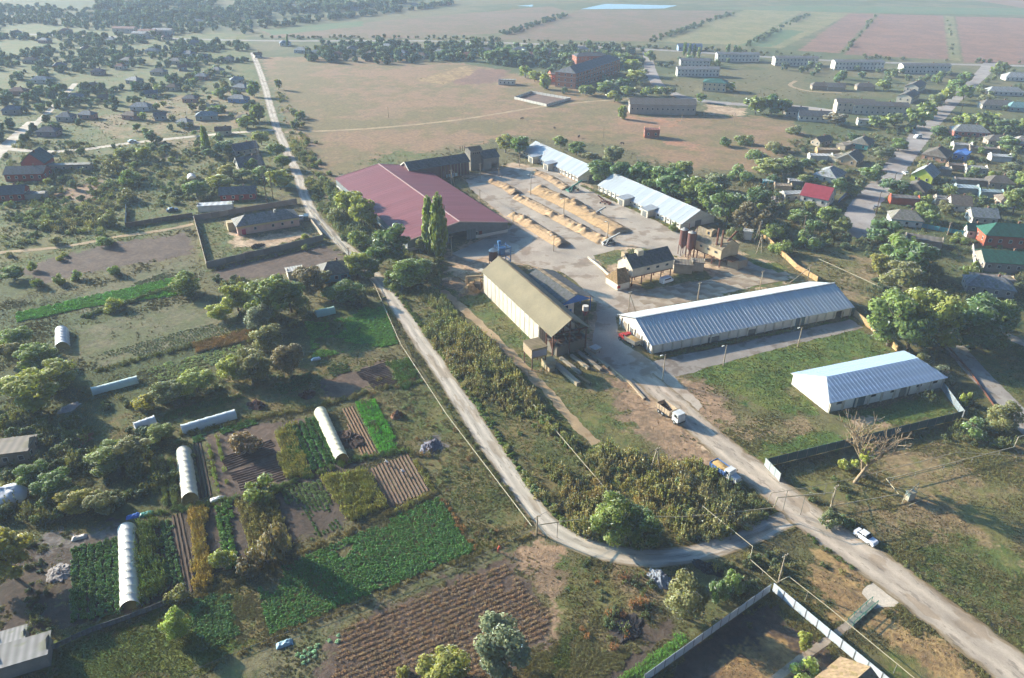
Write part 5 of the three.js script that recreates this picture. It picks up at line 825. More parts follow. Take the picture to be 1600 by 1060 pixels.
function wires(label, ids, n = 2, sag = 0.5) {
  for (let i = 0; i + 1 < ids.length; i++) {
    const a = poleTop[ids[i]], b = poleTop[ids[i + 1]], g = [], d = Math.hypot(a[0] - b[0], a[2] - b[2]);
    for (let k = 0; k < n; k++) {
      const s = (k - (n - 1) / 2) * 0.6, A = [a[0] + Math.cos(a[3]) * s, a[1], a[2] - Math.sin(a[3]) * s], B = [b[0] + Math.cos(b[3]) * s, b[1], b[2] - Math.sin(b[3]) * s], pt = [];
      for (let q = 0; q <= 8; q++) { const t = q / 8; pt.push(new THREE.Vector3(lerp(A[0], B[0], t), lerp(A[1], B[1], t) - 4 * t * (1 - t) * sag * d / 35, lerp(A[2], B[2], t))); }
      g.push(new THREE.TubeGeometry(new THREE.CatmullRomCurve3(pt), 8, 0.022, 4));
    }
    top('overhead_wire', join(g), wireM, label + (ids.length > 2 ? ', span ' + ['one', 'two', 'three', 'four', 'five', 'six'][i] + ' from its near end' : ''), 'wire', 'overhead wires');
  }
}
pole('b1', 1036, 591, 551, 'lamp post at the near corner of the long silver roofed barn', { lamp: 1, name: 'lamp_post' });
pole('b2', 1131, 567, 535, 'middle lamp post along the side of the long silver roofed barn', { lamp: 1, name: 'lamp_post' });
pole('b3', 1247, 536, 505, 'far lamp post along the side of the long silver roofed barn', { lamp: 1, name: 'lamp_post' });
pole('c1', 981.5, 485, 453, 'pole with brace at the gable of the long silver roofed barn', { brace: [2.2, 1.2] });
pole('c2', 1089, 466, 437, 'pole behind the left half of the long silver roofed barn');
pole('c3', 1186, 448, 418, 'pole behind the middle of the long silver roofed barn');
pole('c4', 1260, 434, 407, 'braced pole by the tan wall behind the long barn', { brace: [-6, 1] });
pole('y1', 826, 304, 272, 'lamp post between the farthest grain rows', { lamp: 1, name: 'lamp_post' });
pole('y2', 878, 333, 309, 'lamp post beside the largest grain heap', { lamp: 1, name: 'lamp_post' });
pole('y3', 947, 370, 344, 'lamp post at the near end of the large grain heap', { lamp: 1, name: 'lamp_post' });
pole('y4', 863, 392, 366, 'lamp post at the near tip of the row beside the hall', { lamp: 1, name: 'lamp_post' });
pole('y5', 799, 352, 328, 'thin post at the right front corner of the hall');
pole('y6', 747, 317, 297, 'thin post halfway along the right side of the hall');
pole('y7', 702, 290, 267, 'braced post behind the hall by the grey shed', { brace: [1.6, 1.5] });
pole('y8', 747, 280, 256, 'post in front of the grey shed with archway');
pole('y9', 776, 277, 263, 'braced post at the right end of the grey sheds', { brace: [1.4, 1] });
pole('y10', 808, 260, 241, 'post at the far end of the farthest white barn');
pole('y11', 704, 401, 370, 'post beside the gateway of the maroon hall');
pole('y12', 1184, 391, 361, 'A-frame post right of the tan grain cleaner', { aframe: 1 });
pole('y13', 915, 285, 273, 'post between the two white barns');
pole('l1', 1026, 733, 697, 'A-frame pole at the thicket edge below the dump truck', { aframe: 1 });
pole('l2', 1222, 905, 861, 'leaning pole at the corner of the sheet fence', {});
pole('l3', 415, 328, 264, 'tall dark pole beyond the compound wall', { wood: 1 });
pole('l4', 424, 318, 250, 'tall dark pole nearest the lane above the compound', { wood: 1 });
pole('l5', 843, 834, 806, 'pole beside the lane at the pipe crossing', {});
pole('l6', 545, 418, 390, 'wooden pole beside the pale blue cottage', { wood: 1 });
pole('l7', 400, 262, 225, 'wooden pole beside the cottage with pale gable edge', { wood: 1 });
pole('l8', 1302, 786, 752, 'pole among weeds where the pipe comes down by the road', {});
pole('v1', 1182, 372, 340, 'pole at the left end of the tan plastered wall', { brace: [-1.5, 0.5] });
pole('v2', 1252, 358, 330, 'pole in the weedy plot below the maroon fronted house', {});
pole('v3', 1285, 345, 310, 'leaning pole beside bushes near the street bend', {});
pole('v4', 1390, 292, 262, 'street pole left of the street beside the silver hipped roof', { wood: 1 });
pole('v5', 1366, 326, 292, 'street pole right of the street bend', { wood: 1 });
pole('v6', 1418, 268, 240, 'street pole opposite the lime walled house', { wood: 1 });
pole('v7', 1450, 222, 200, 'street pole halfway up the street', { wood: 1 });
pole('v8', 1496, 168, 150, 'street pole near the top of the street', { wood: 1 });
pole('v9', 1478, 358, 338, 'leaning pale pole beside the turquoise fence', {});
pole('f1', 602, 186, 170, 'post standing alone in the dry field', {});
pole('f2', 1060, 190, 172, 'post left of the small brick ruin field', {});
pole('f3', 938, 215, 198, 'post in the field behind the white barns', {});
pole('f4', 1142, 190, 172, 'post in the field right of the brick ruin', {});
wires('wire between lamp posts of the long barn', ['b1', 'b2', 'b3']); wires('wire behind the long barn', ['c1', 'c2', 'c3', 'c4'], 2);
wires('wire over the thicket to the sheet fence pole', ['l2', 'l1'], 4, 0.4); wires('wire along the lane to the dark poles', ['l6', 'l3', 'l7'], 3); wires('wire down the village street', ['v5', 'v4', 'v6', 'v7', 'v8'], 2);
wires('wire along the grain rows', ['y4', 'y3', 'y2', 'y1'], 2, 0.3); wires('wire along the side of the hall', ['y5', 'y6', 'y7'], 2, 0.3); wires('wire across the lane pole', ['l5', 'l1'], 2);
// ---------- gas pipes on short posts ----------
const pipeM = MT(0xbcb296, stainTex, 0.4, 0.7), pipeG = MT(0xb4ab92, stainTex, 0.4, 0.8), pipeD = MT(0x8d8a80, stainTex, 0.4, 0.8);
function pipe(label, pts, r, material, postStep = 6) {                          // pts: [px, py, height]
  const w = pts.map(p => { const q = P(p[0], p[1], p[2]); return new THREE.Vector3(q[0], p[2], q[1]); }), o = w[0].clone().setY(0), g = thing('gas_pipe', label, 'pipe', o.x, o.z, 0, 'pipelines on posts');
  r *= 0.72; const run = []; for (let i = 0; i + 1 < w.length; i++) run.push(rod(w[i].clone().sub(o).toArray(), w[i + 1].clone().sub(o).toArray(), r, 8));
  for (const p of w) run.push(new THREE.SphereGeometry(r * 1.1, 8, 6).translate(p.x - o.x, p.y, p.z - o.z));
  part(g, 'pipe_run', join(run), material);
  for (let i = 0; i + 1 < w.length; i++) {
    const d = Math.hypot(w[i + 1].x - w[i].x, w[i + 1].z - w[i].z); if (d < 3) continue;
    const n = Math.max(1, Math.round(d / postStep)); if (postStep > 90) continue;
    for (let k = 0; k < n; k++) { const t = (k + 0.5) / n, y = lerp(w[i].y, w[i + 1].y, t); part(g, 'support', cyl(0.06, 0.06, y, 6), pipeD, lerp(w[i].x, w[i + 1].x, t) - o.x, y / 2, lerp(w[i].z, w[i + 1].z, t) - o.z); }
  }
  return g;
}
pipe('pale gas pipe on posts along the left of the lane', [[474, 322, 1], [545, 405, 1], [584, 448, 1], [626, 540, 1], [700, 650, 1], [835, 822, 1.2], [842, 826, 0.2]], 0.12, pipeM);
pipe('second thinner pipe beside the lane at the compound', [[478, 330, 0.6], [520, 380, 0.6], [552, 412, 0.6]], 0.09, pipeD);
pipe('pipe crossing the thicket right of the lane', [[739, 524, 1.2], [809, 602, 1.2], [903, 709, 1.2], [957, 770, 1.2], [990, 806, 1.2]], 0.12, pipeG);
pipe('pipe running from the lane bend to the road portal', [[846, 820, 4.6], [960, 802, 1.8], [1060, 805, 1.8], [1117, 800, 1.8], [1213, 788, 1.8], [1219, 772, 5], [1305, 763, 5], [1303, 784, 1], [1408, 764, 1]], 0.13, pipeM, 9);
pipe('thinner portal pipe over the road', [[1203, 779, 2.2], [1209, 765, 5], [1259, 757, 5], [1330, 742, 1], [1500, 697, 1], [1640, 705, 0.6]], 0.08, pipeG, 12);
pipe('pipe from the valve station up to the access road', [[1408, 764, 1], [1388, 740, 1], [1412, 735, 1.4], [1587, 688, 1.4], [1594, 672, 3], [1640, 660, 3]], 0.12, pipeM, 8);
pipe('zigzag pipe from the thicket portal past the sheet fence corner', [[1102, 796, 0.5], [1102, 787, 2.5], [1117, 799, 2.5], [1181, 849, 2.5], [1177, 869, 1.2], [1219, 905, 1.2], [1238, 895, 2.2], [1300, 942, 2.2], [1450, 1062, 2.2], [1500, 1102, 2.2]], 0.1, pipeM, 7);
pipe('slanting pipe behind the long barn towards the willows', [[1278, 398, 0.7], [1349, 429, 0.7], [1375, 441, 0.7]], 0.14, pipeM, 7);
pipe('thin irrigation pipe along the brown plot edge', [[290, 1062, 0.5], [430, 1003, 0.5], [600, 935, 0.5], [750, 872, 0.5], [838, 826, 0.6]], 0.05, pipeD, 7);
{ // valve station
  const [x, z] = P(1424, 772), g = thing('valve_station', 'small pale gas cabinet with pipe loops in the dry grass', 'gas cabinet', x, z, 0.3);
  part(g, 'cabinet', bx(1.6, 1.9, 1.1), MT(0xcfc8b4, stainTex, 0.3, 0.8), 0, 1.05, 0); part(g, 'roof', bx(1.8, 0.1, 1.3), MT(0xb4ae9c, stainTex, 0.3, 0.8), 0, 2.05, 0);
  part(g, 'pipe_loop', join([rod([-2.4, 0, 0.8], [-2.4, 2, 0.8], 0.09), rod([-2.4, 2, 0.8], [2, 3.2, -0.6], 0.09), rod([2, 3.2, -0.6], [2, 0, -0.6], 0.09), rod([-1.6, 0, 1.6], [2.4, 0.9, 1.4], 0.09)]), pipeM);
  part(g, 'guard_rail', join([rod([-2, 0, -2], [-2, 1.2, -2], 0.05), rod([2.6, 0, -2], [2.6, 1.2, -2], 0.05), rod([-2, 1.2, -2], [2.6, 1.2, -2], 0.05), rod([2.6, 1.2, -2], [2.6, 1.2, 2], 0.05), rod([2.6, 0, 2], [2.6, 1.2, 2], 0.05)]), pipeG);
}
{ // green footbridge over the ditch
  const A = P(1372, 936), B = P(1334, 970), L = Math.hypot(B[0] - A[0], B[1] - A[1]), g = thing('footbridge', 'narrow green footbridge over the ditch beside the road', 'footbridge', (A[0] + B[0]) / 2, (A[1] + B[1]) / 2, -Math.atan2(B[1] - A[1], B[0] - A[0])), m = MT(0x2f8a74, stainTex, 0.3, 0.6);
  for (let i = 0; i < 14; i++) part(g, 'plank', bx(L / 14 - 0.03, 0.08, 0.95), MT(0x8a8f86, stainTex, 0.5, 0.9), -L / 2 + (i + 0.5) * L / 14, 0.35, 0);
  for (const s of [-1, 1]) { part(g, 'handrail', bx(L, 0.08, 0.08), m, 0, 1.3, s * 0.5); for (let i = 0; i < 5; i++) part(g, 'post', bx(0.07, 1, 0.07), m, -L / 2 + 0.1 + i * (L - 0.2) / 4, 0.82, s * 0.5); part(g, 'beam', bx(L, 0.2, 0.12), m, 0, 0.2, s * 0.42); }
}
// ---------- vehicles ----------
const tyreM = M(0x1d1c1b, { r: 0.95 }), rimM = M(0x9a9a98, { r: 0.5 }), chassisM = M(0x33302e, { r: 0.8 }), carGlass = new THREE.MeshStandardMaterial({ color: 0x1a2026, roughness: 0.08 });
const wheelG = new THREE.CylinderGeometry(0.5, 0.5, 0.32, 16).rotateX(Math.PI / 2), rimG = new THREE.CylinderGeometry(0.26, 0.26, 0.34, 12).rotateX(Math.PI / 2);
function wheel(g, x, z, r = 0.5) { const w = part(g, 'wheel', wheelG, tyreM, x, r, z); w.scale.set(r / 0.5, r / 0.5, 1); part(w, 'rim', rimG, rimM); return w; }
function facing(ax, ay, b, by) { const A = P(ax, ay), B = P(b, by); return [(A[0] + B[0]) / 2, (A[1] + B[1]) / 2, -Math.atan2(B[1] - A[1], B[0] - A[0])]; }
const bev = (pts, d, b = 0.06) => { const s = new THREE.Shape(pts.map(p => new THREE.Vector2(p[0], p[1]))); return new THREE.ExtrudeGeometry(s, { depth: d - 2 * b, bevelEnabled: true, bevelSize: b, bevelThickness: b, bevelSegments: 2 }).translate(0, 0, -d / 2 + b); };
function truck(label, [x, z, yaw], o) {                                        // front towards +x
  const g = thing('lorry', label, 'lorry', x, z, yaw), cab = MT(o.cab, stainTex, 0.4, 0.45), bed = MT(o.bed, sheetTex, 0.6, 0.6);
  const L = o.L || 7, bl = L - 2.6, bh = o.bh || 1.2;
  part(g, 'chassis', join([bxAt(L - 0.6, 0.3, 0.9, 0, 0.95, 0), bxAt(0.2, 0.3, 2.2, L / 2 - 0.3, 0.7, 0), bxAt(1, 0.5, 2, -0.3, 0.75, 0)]), chassisM);
  if (o.bonnet) {
    part(g, 'bonnet', bev([[L / 2 - 1.5, 0.8], [L / 2, 0.8], [L / 2, 1.55], [L / 2 - 0.1, 1.65], [L / 2 - 1.5, 1.8]], 1.7), cab);
    part(g, 'cab', bev([[L / 2 - 2.9, 0.8], [L / 2 - 1.5, 0.8], [L / 2 - 1.5, 1.85], [L / 2 - 1.75, 2.6], [L / 2 - 2.9, 2.6]], 2.1), cab);
    part(g, 'windscreen', new THREE.BoxGeometry(0.05, 0.68, 1.75).rotateZ(0.32).translate(L / 2 - 1.6, 2.2, 0), carGlass);
    for (const s of [-1, 1]) part(g, 'side_window', bx(0.85, 0.55, 0.06), carGlass, L / 2 - 2.3, 2.2, s * 1.04);
  } else {
    part(g, 'cab', bev([[L / 2 - 1.9, 0.75], [L / 2, 0.75], [L / 2, 1.9], [L / 2 - 0.18, 2.8], [L / 2 - 1.9, 2.8]], 2.3), cab);
    part(g, 'windscreen', new THREE.BoxGeometry(0.05, 0.8, 2).rotateZ(0.19).translate(L / 2 - 0.06, 2.3, 0), carGlass);
    for (const s of [-1, 1]) part(g, 'side_window', bx(0.9, 0.65, 0.06), carGlass, L / 2 - 0.85, 2.3, s * 1.14);
    part(g, 'bumper', bx(0.25, 0.4, 2.4), chassisM, L / 2 + 0.02, 0.65, 0);
  }
  for (const s of [-1, 1]) { part(g, 'headlight', bx(0.06, 0.22, 0.34), lampM, L / 2 + 0.14, 1.05, s * 0.8); part(g, 'mirror', bx(0.08, 0.35, 0.2), chassisM, L / 2 - (o.bonnet ? 1.6 : 0.1), 2.2, s * 1.35); }
  const bc = -L / 2 + bl / 2 + 0.05, y0 = 1.2;
  const b = part(g, 'cargo_bed', join([bxAt(bl, 0.12, 2.4, 0, 0, 0), bxAt(bl, bh, 0.1, 0, bh / 2, 1.2), bxAt(bl, bh, 0.1, 0, bh / 2, -1.2), bxAt(0.1, bh, 2.4, -bl / 2, bh / 2, 0), bxAt(0.1, bh + 0.25, 2.4, bl / 2, bh / 2 + 0.12, 0)].concat(Array.from({ length: 6 }, (_, i) => [1, -1].map(s => bxAt(0.1, bh, 0.08, -bl / 2 + 0.2 + i * (bl - 0.4) / 5, bh / 2, s * 1.28))).flat())), bed, bc, y0, 0);
  if (o.load) { const p = new THREE.PlaneGeometry(bl - 0.2, 2.25, 16, 8).rotateX(-Math.PI / 2), a = p.attributes.position; for (let i = 0; i < a.count; i++) { const u = a.getX(i) / (bl / 2), v = a.getZ(i) / 1.12; a.setY(i, bh - 0.25 + 0.45 * Math.max(0, 1 - u * u * 0.9) * Math.max(0, 1 - v * v) + 0.08 * noise(u * 5, v * 5)); } p.computeVertexNormals(); part(b, 'grain_load', p, MT(o.load, grainTex, 0.6, 0.95)); }
  else part(b, 'bed_floor', bx(bl - 0.2, 0.05, 2.2), MT(0x4a3428, stainTex, 0.4, 0.95), 0, 0.1, 0);
  for (const s of [-1, 1]) { wheel(g, L / 2 - (o.bonnet ? 0.8 : 1.1), s * 1.0); wheel(g, -L / 2 + 1, s * 1.0); if (o.axles === 3) wheel(g, -L / 2 + 2.2, s * 1.0); }
  return g;
}
truck('dump lorry with white cab and empty cream bed on the dirt road', facing(1032, 637, 1065, 660), { cab: 0xdfe3e6, bed: 0xcfb89c, L: 7.4, bh: 1.3, axles: 3 });
truck('lorry with blue bed full of grain and white bonneted cab', facing(1119, 729, 1152, 751), { cab: 0xe9ecee, bed: 0x5c82c0, load: 0xd8b070, L: 6.8, bonnet: 1, bh: 0.9 });
truck('lorry with red cab and grey bed parked at the barn gable', facing(996, 541, 971, 527), { cab: 0xb8322c, bed: 0x9a9c98, load: 0xc0a060, L: 7, bonnet: 1, bh: 1.1 });
function car(label, [x, z, yaw], col, o = {}) {
  const g = thing(o.van ? 'parked_van' : 'parked_car', label, o.van ? 'van' : 'car', x, z, yaw, 'cars and vans'), m = new THREE.MeshPhysicalMaterial({ color: col, roughness: 0.35, clearcoat: 0.6, clearcoatRoughness: 0.15 });
  if (o.van) {
    part(g, 'body', bev([[-2.2, 0.35], [2.2, 0.35], [2.2, 1.0], [1.5, 1.2], [1.1, 1.95], [-2.2, 1.95]], 1.85, 0.1), m); part(g, 'windscreen', new THREE.BoxGeometry(0.05, 0.7, 1.5).rotateZ(0.45).translate(1.36, 1.55, 0), carGlass);
    for (const s of [-1, 1]) part(g, 'side_window', bx(2.6, 0.45, 0.05), carGlass, -0.4, 1.55, s * 0.93);
  } else {
    part(g, 'body', bev([[-2.05, 0.3], [2.05, 0.3], [2.08, 0.7], [1.9, 0.85], [0.9, 0.95], [-1.55, 1.0], [-2.05, 0.95]], 1.68, 0.09), m);
    part(g, 'cabin', bev([[-1.6, 0.9], [1.0, 0.9], [0.3, 1.42], [-1.1, 1.42]], 1.4, 0.05), carGlass); part(g, 'roof', bev([[-1.15, 1.4], [0.35, 1.4], [0.2, 1.48], [-1.05, 1.48]], 1.42, 0.03), m);
    for (const s of [-1, 1]) part(g, 'pillar', rod([-0.35, 0.95, s * 0.74], [-0.38, 1.44, s * 0.72], 0.05), m);
  }
  for (const s of [-1, 1]) { wheel(g, 1.3, s * 0.72, 0.31); wheel(g, -1.3, s * 0.72, 0.31); part(g, 'headlight', bx(0.05, 0.14, 0.3), lampM, o.van ? 2.28 : 2.15, 0.72, s * 0.58); part(g, 'tail_light', bx(0.05, 0.14, 0.3), M(0x8c1c18, { r: 0.4 }), o.van ? -2.29 : -2.13, 0.78, s * 0.58); }
  return g;
}
car('white saloon car parked on the road verge', facing(1340, 825, 1373, 847), 0xe8eaec);
car('white van under the stilts of the grain cleaner', facing(1034, 440, 1046, 436), 0xdfe6ec, { van: 1 });
car('white minibus on the village street', facing(1436, 206, 1423, 208), 0xe6e6e6, { van: 1 });
car('pale car parked on the village street below the lime house', facing(1414, 266, 1408, 262), 0xc8c8c4);
car('grey car at the street bend', facing(1363, 321, 1368, 315), 0x9a9ea2);
car('white car on the left side road', facing(196, 232, 209, 230), 0xdfe3e6);
car('dark car on the weedy lot beside the compound', facing(258, 339, 275, 336), 0x3a4650);
car('white car beside the pink compound building', facing(468, 350, 468, 344), 0xd8dce0);
car('dark green van beside the pink compound building', facing(476, 351, 477, 344), 0x2c4440, { van: 1 });
car('blue car in front of the rose walled house', facing(1488, 207, 1496, 205), 0x8fa4c0);
// ---------- yard machines ----------
function loader(px, py, yaw, col, label, s = 1) {
  const [x, z] = P(px, py), g = thing('grain_loader', label, 'grain loader', x, z, yaw), m = MT(col, stainTex, 0.5, 0.6); g.scale.setScalar(s);
  part(g, 'conveyor', rod([-2.6, 0.4, 0], [2.8, 3, 0], 0.28, 6), m); part(g, 'conveyor', rod([-0.4, 1.5, -0.3], [-2.2, 0.3, 2], 0.22, 6), m); part(g, 'frame', join([bxAt(2.8, 0.2, 0.2, 0, 0.6, 0.7), bxAt(2.8, 0.2, 0.2, 0, 0.6, -0.7), rod([0.9, 0.6, 0.7], [1.4, 2.2, 0.1], 0.07), rod([0.9, 0.6, -0.7], [1.4, 2.2, -0.1], 0.07)]), m);
  part(g, 'motor', bx(0.9, 0.7, 0.8), chassisM, -0.2, 1.1, 0.4); part(g, 'scraper', bx(0.3, 0.5, 2.6), m, -2.7, 0.35, 0.4);
  for (const [a, b] of [[-1, 0.9], [-1, -0.9], [1, 0.9], [1, -0.9]]) wheel(g, a, b, 0.35);
}
loader(894, 296, 0.4, 0x2f7a66, 'green grain auger in front of the farthest white barn', 1.3);
loader(940, 316, 2.6, 0xa05a40, 'rusty red grain loader by the porch of the white barn');
loader(932, 335, 0.3, 0xb4bcc0, 'grey grain loader on the large grain heap side', 1.1);
loader(952, 378, 0.2, 0xd2d4d2, 'white grain loader at the near end of the long grain row', 1.2);
// ---------- grain rows ----------
function pileRow(label, pxs, w, h, nH, col, taper = 0) {
  const c = pxs.map(p => P(...p)), curve = new THREE.CatmullRomCurve3(c.map(p => new THREE.Vector3(p[0], 0, p[1])));
  const L = curve.getLength(), nu = Math.round(L / 0.45), nv = 26, pos = [], id = [], uv = [], o = curve.getPoint(0.5);
  const heaps = []; for (let i = 0; i < nH; i++) heaps.push([(i + 0.5 + rr(-0.2, 0.2)) / nH * L, rr(-0.2, 0.2) * w, rr(0.62, 1.2)]);
  for (let i = 0; i <= nu; i++) {
    const t = i / nu, p = curve.getPointAt(t), d = curve.getTangentAt(t), s = t * L;
    for (let j = 0; j <= nv; j++) {
      const v = (j / nv * 2 - 1) * (w * 0.62), x = p.x - d.z * v, z = p.z + d.x * v; let y = -0.15;
      for (const q of heaps) { const k = taper && q[0] / L > 0.55 ? 1 - taper * (q[0] / L - 0.55) / 0.45 : 1, e = Math.hypot((s - q[0]) * 0.92, v - q[1]) / (w * 0.56 * q[2]); y = Math.max(y, k * h * q[2] * (1 - Math.pow(e, 1.15)), k * h * 0.62 * (1 - Math.pow(Math.abs(v - q[1]) / (w * 0.5), 1.3)) * clamp((L * 0.5 - Math.abs(s - L * 0.5)) / 2)); }
      y += y > 0 ? (fbm(x * 1.4, z * 1.4, 3) - 0.5) * 0.34 * Math.min(1, y * 2) : 0;
      pos.push(x - o.x, Math.max(y, -0.12), z - o.z); uv.push(x, z);
      if (i < nu && j < nv) { const a = i * (nv + 1) + j; id.push(a, a + 1, a + nv + 1, a + 1, a + nv + 2, a + nv + 1); }
    }
  }
  const g = new THREE.BufferGeometry(); g.setAttribute('position', new THREE.Float32BufferAttribute(pos, 3)); g.setAttribute('uv', new THREE.Float32BufferAttribute(uv, 2)); g.setIndex(id); g.computeVertexNormals();
  const m = top('grain_heap', g, MT(col, grainTex, 0.35, 1), label, 'grain heap', 'rows of grain on the yard'); m.position.set(o.x, 0, o.z); return m;
}
reseed(5);
pileRow('short row of grain heaps nearest the grey sheds', [[764, 284], [784, 291], [804, 303]], 5, 1.5, 8, 0xd4b084);
pileRow('thin row of grain along the farthest white barn', [[832, 268], [856, 278], [884, 295]], 5, 1.3, 13, 0xccab82);
pileRow('largest grain heap, levelled at its near end', [[834, 296], [872, 312], [912, 332], [970, 363]], 8, 2.6, 20, 0xd2ac7c, 0.75);
pileRow('long row of many grain heaps in the middle of the yard', [[808, 309], [850, 330], [890, 350], [944, 378]], 5.6, 2.0, 24, 0xd6b286);
pileRow('row of grain heaps beside the front of the maroon hall', [[800, 336], [832, 355], [880, 384]], 5.4, 1.9, 15, 0xd6b286);
// ---------- greenhouses ----------
function greenhouse(label, ax, ay, b, by, w, h, col, open = 1) {
  const A = P(ax, ay), B = P(b, by), L = Math.hypot(B[0] - A[0], B[1] - A[1]), g = thing('greenhouse', label, 'greenhouse', (A[0] + B[0]) / 2, (A[1] + B[1]) / 2, -Math.atan2(B[1] - A[1], B[0] - A[0]));
  block(footprint((A[0] + B[0]) / 2, (A[1] + B[1]) / 2, Math.atan2(B[1] - A[1], B[0] - A[0]) / D2R, L, w));
  const nu = Math.round(L / 0.5), nv = 14, pos = [], uv = [], id = [], ph = rnd() * 50, nh = Math.max(3, Math.round(L / 1.9));
  for (let i = 0; i <= nu; i++) for (let j = 0; j <= nv; j++) {
    const a = Math.PI * j / nv, x = -L / 2 + L * i / nu, hoop = Math.pow(Math.abs(Math.sin(Math.PI * nh * i / nu)), 0.7), r = 1 - 0.05 * hoop + 0.035 * (fbm(x * 0.9 + ph, a * 2, 3) - 0.5);
    pos.push(x, Math.sin(a) * h * r + 0.01, -Math.cos(a) * w / 2 * r); uv.push(x, a * w / 2); if (i < nu && j < nv) { const k = i * (nv + 1) + j; id.push(k, k + 1, k + nv + 1, k + 1, k + nv + 2, k + nv + 1); }
  }
  const q = new THREE.BufferGeometry(); q.setAttribute('position', new THREE.Float32BufferAttribute(pos, 3)); q.setAttribute('uv', new THREE.Float32BufferAttribute(uv, 2)); q.setIndex(id); q.computeVertexNormals();
  const film = new THREE.MeshPhysicalMaterial({ color: col, roughness: 0.55, transmission: 0.18, thickness: 0, side: THREE.DoubleSide });
  part(g, 'cover', q, film);
  const hg = new THREE.TorusGeometry(1, 0.014, 5, 16, Math.PI).rotateY(Math.PI / 2);
  for (let i = 0; i <= nh; i++) { const m = part(g, 'hoop', hg, MT(0xd8d4c6, stainTex, 0.5, 0.7), -L / 2 + L * i / nh, 0, 0); m.scale.set(1, h * 1.01, w / 2 * 1.01); }
  const end = new THREE.CircleGeometry(1, 16, 0, Math.PI).rotateY(Math.PI / 2); { const m = part(g, 'end_sheet', end, film, -L / 2 + 0.05, 0, 0); m.scale.set(1, h * 0.97, w / 2 * 0.97); }
  if (!open) { const m = part(g, 'end_sheet', end, film, L / 2 - 0.05, 0, 0); m.scale.set(1, h * 0.97, w / 2 * 0.97); }
  return g;
}
greenhouse('long white film greenhouse nearest the lower left, ribbed along its length', 203, 838, 210, 962, 3.3, 2.1, 0xe6e4d8);
greenhouse('white film greenhouse beside two rows of vines', 290, 716, 301, 790, 3.2, 2.1, 0xe8e2cc);
greenhouse('cream film greenhouse between the tilled plots', 502, 650, 537, 724, 3.0, 1.9, 0xece6c4);
greenhouse('short white barrel greenhouse at the far left garden', 97, 530, 98, 556, 3.6, 2.3, 0xe8e8e6);
greenhouse('long low pale greenhouse with a teal tinge on the left', 145, 624, 216, 604, 2.6, 1.5, 0xc8dcd6, 0);
greenhouse('stubby white greenhouse beside the longer one', 213, 680, 245, 668, 2.8, 1.8, 0xdce2e6, 0);
greenhouse('long pale greenhouse right of the stubby one', 286, 682, 370, 656, 2.8, 1.7, 0xd2dcde, 0);
greenhouse('small teal greenhouse near the shady trees', 493, 498, 522, 491, 2.8, 1.7, 0x9cc4ba, 0);
greenhouse('little white barrel tent in the upper left gardens', 296, 286, 297, 291, 4, 2.6, 0xe6e6e6);
{ // tarpaulin heap
  const [x, z] = P(18, 788), g = new THREE.SphereGeometry(1, 28, 14, 0, Math.PI * 2, 0, Math.PI / 2), p = g.attributes.position;
  for (let i = 0; i < p.count; i++) { const a = p.getX(i), b = p.getY(i), c = p.getZ(i), n = 0.85 + 0.4 * fbm(a * 2.4 + 5, c * 2.4 + b, 4); p.setXYZ(i, a * 3.6 * n, b * 2.4 * n, c * 2.8 * n); } g.computeVertexNormals();
  const m = top('tarpaulin_heap', g, M(0xc9ccd0, { r: 0.6 }), 'heap under a crumpled white tarpaulin at the left edge', 'tarpaulin'); m.position.set(x, -0.05, z);
}
// ---------- garden clutter ----------
function heap(name, px, py, sx, sy, sz, col, label, cat, k = 1) {
  const [x, z] = P(px, py), g = new THREE.SphereGeometry(1, 56, 26, 0, Math.PI * 2, 0, Math.PI / 2), p = g.attributes.position;
  for (let i = 0; i < p.count; i++) { const a = p.getX(i), b = p.getY(i), c = p.getZ(i), e = Math.hypot(a, c), n = 0.55 + 0.95 * fbm(a * 2.6 + px, c * 2.6, 3); p.setXYZ(i, a * sx * n, Math.max(-0.02, Math.pow(Math.max(0, 1 - e), 0.8) * sy * 1.3 * n + (fbm(a * 9 + px, c * 9, 3) - 0.45) * sy * 1.1 * Math.min(1, (1 - e) * 5)), c * sz * n); } g.computeVertexNormals();
  const m = top(name, g, MT(col, grainTex, 0.6, 1), label, cat); m.position.set(x, -0.04, z); m.rotation.y = k; return m;
}
heap('rubbish_heap', 675, 700, 2.8, 0.7, 1.8, 0x8f8c96, 'grey rubbish heap in the weeds left of the lane', 'heap');
heap('sand_heap', 1036, 902, 1.6, 0.8, 2.6, 0x9aa0aa, 'pale grey gravel heap above the round olive tree', 'heap', 0.5);
heap('ash_heap', 1113, 885, 1.5, 0.5, 2.6, 0x2e2a2c, 'black ash heap beside the lane bend', 'heap');
heap('ash_heap', 990, 982, 3, 0.4, 2, 0x342e2e, 'burnt black patch of ash in the overgrown plot', 'heap');
heap('straw_heap', 622, 653, 1.4, 1, 1.2, 0xa87a5a, 'small rust coloured straw heap in the weeds', 'heap');
heap('brush_heap', 545, 690, 2.6, 0.9, 4, 0x5a4438, 'heap of dry brown brush right of the cream greenhouse', 'heap', 1.1);
heap('soil_heap', 118, 703, 4.2, 0.9, 2, 0xa87858, 'reddish soil heap among the left gardens', 'heap');
heap('compost_heap', 108, 648, 2.6, 0.5, 1.4, 0xd6cfc4, 'whitish lime heap beside the yellow green trees on the left', 'heap');
heap('brush_heap', 402, 640, 1.8, 1, 2.4, 0x5c3a34, 'dark red brush heap in the dug garden', 'heap');
heap('brush_heap', 482, 622, 1.8, 0.9, 1.8, 0x5f3d35, 'maroon brush heap beside the dug plot', 'heap');
heap('rubble_heap', 98, 905, 2, 0.5, 2.4, 0xb4aca8, 'scattered rubble heap right of the lower left tree', 'heap');
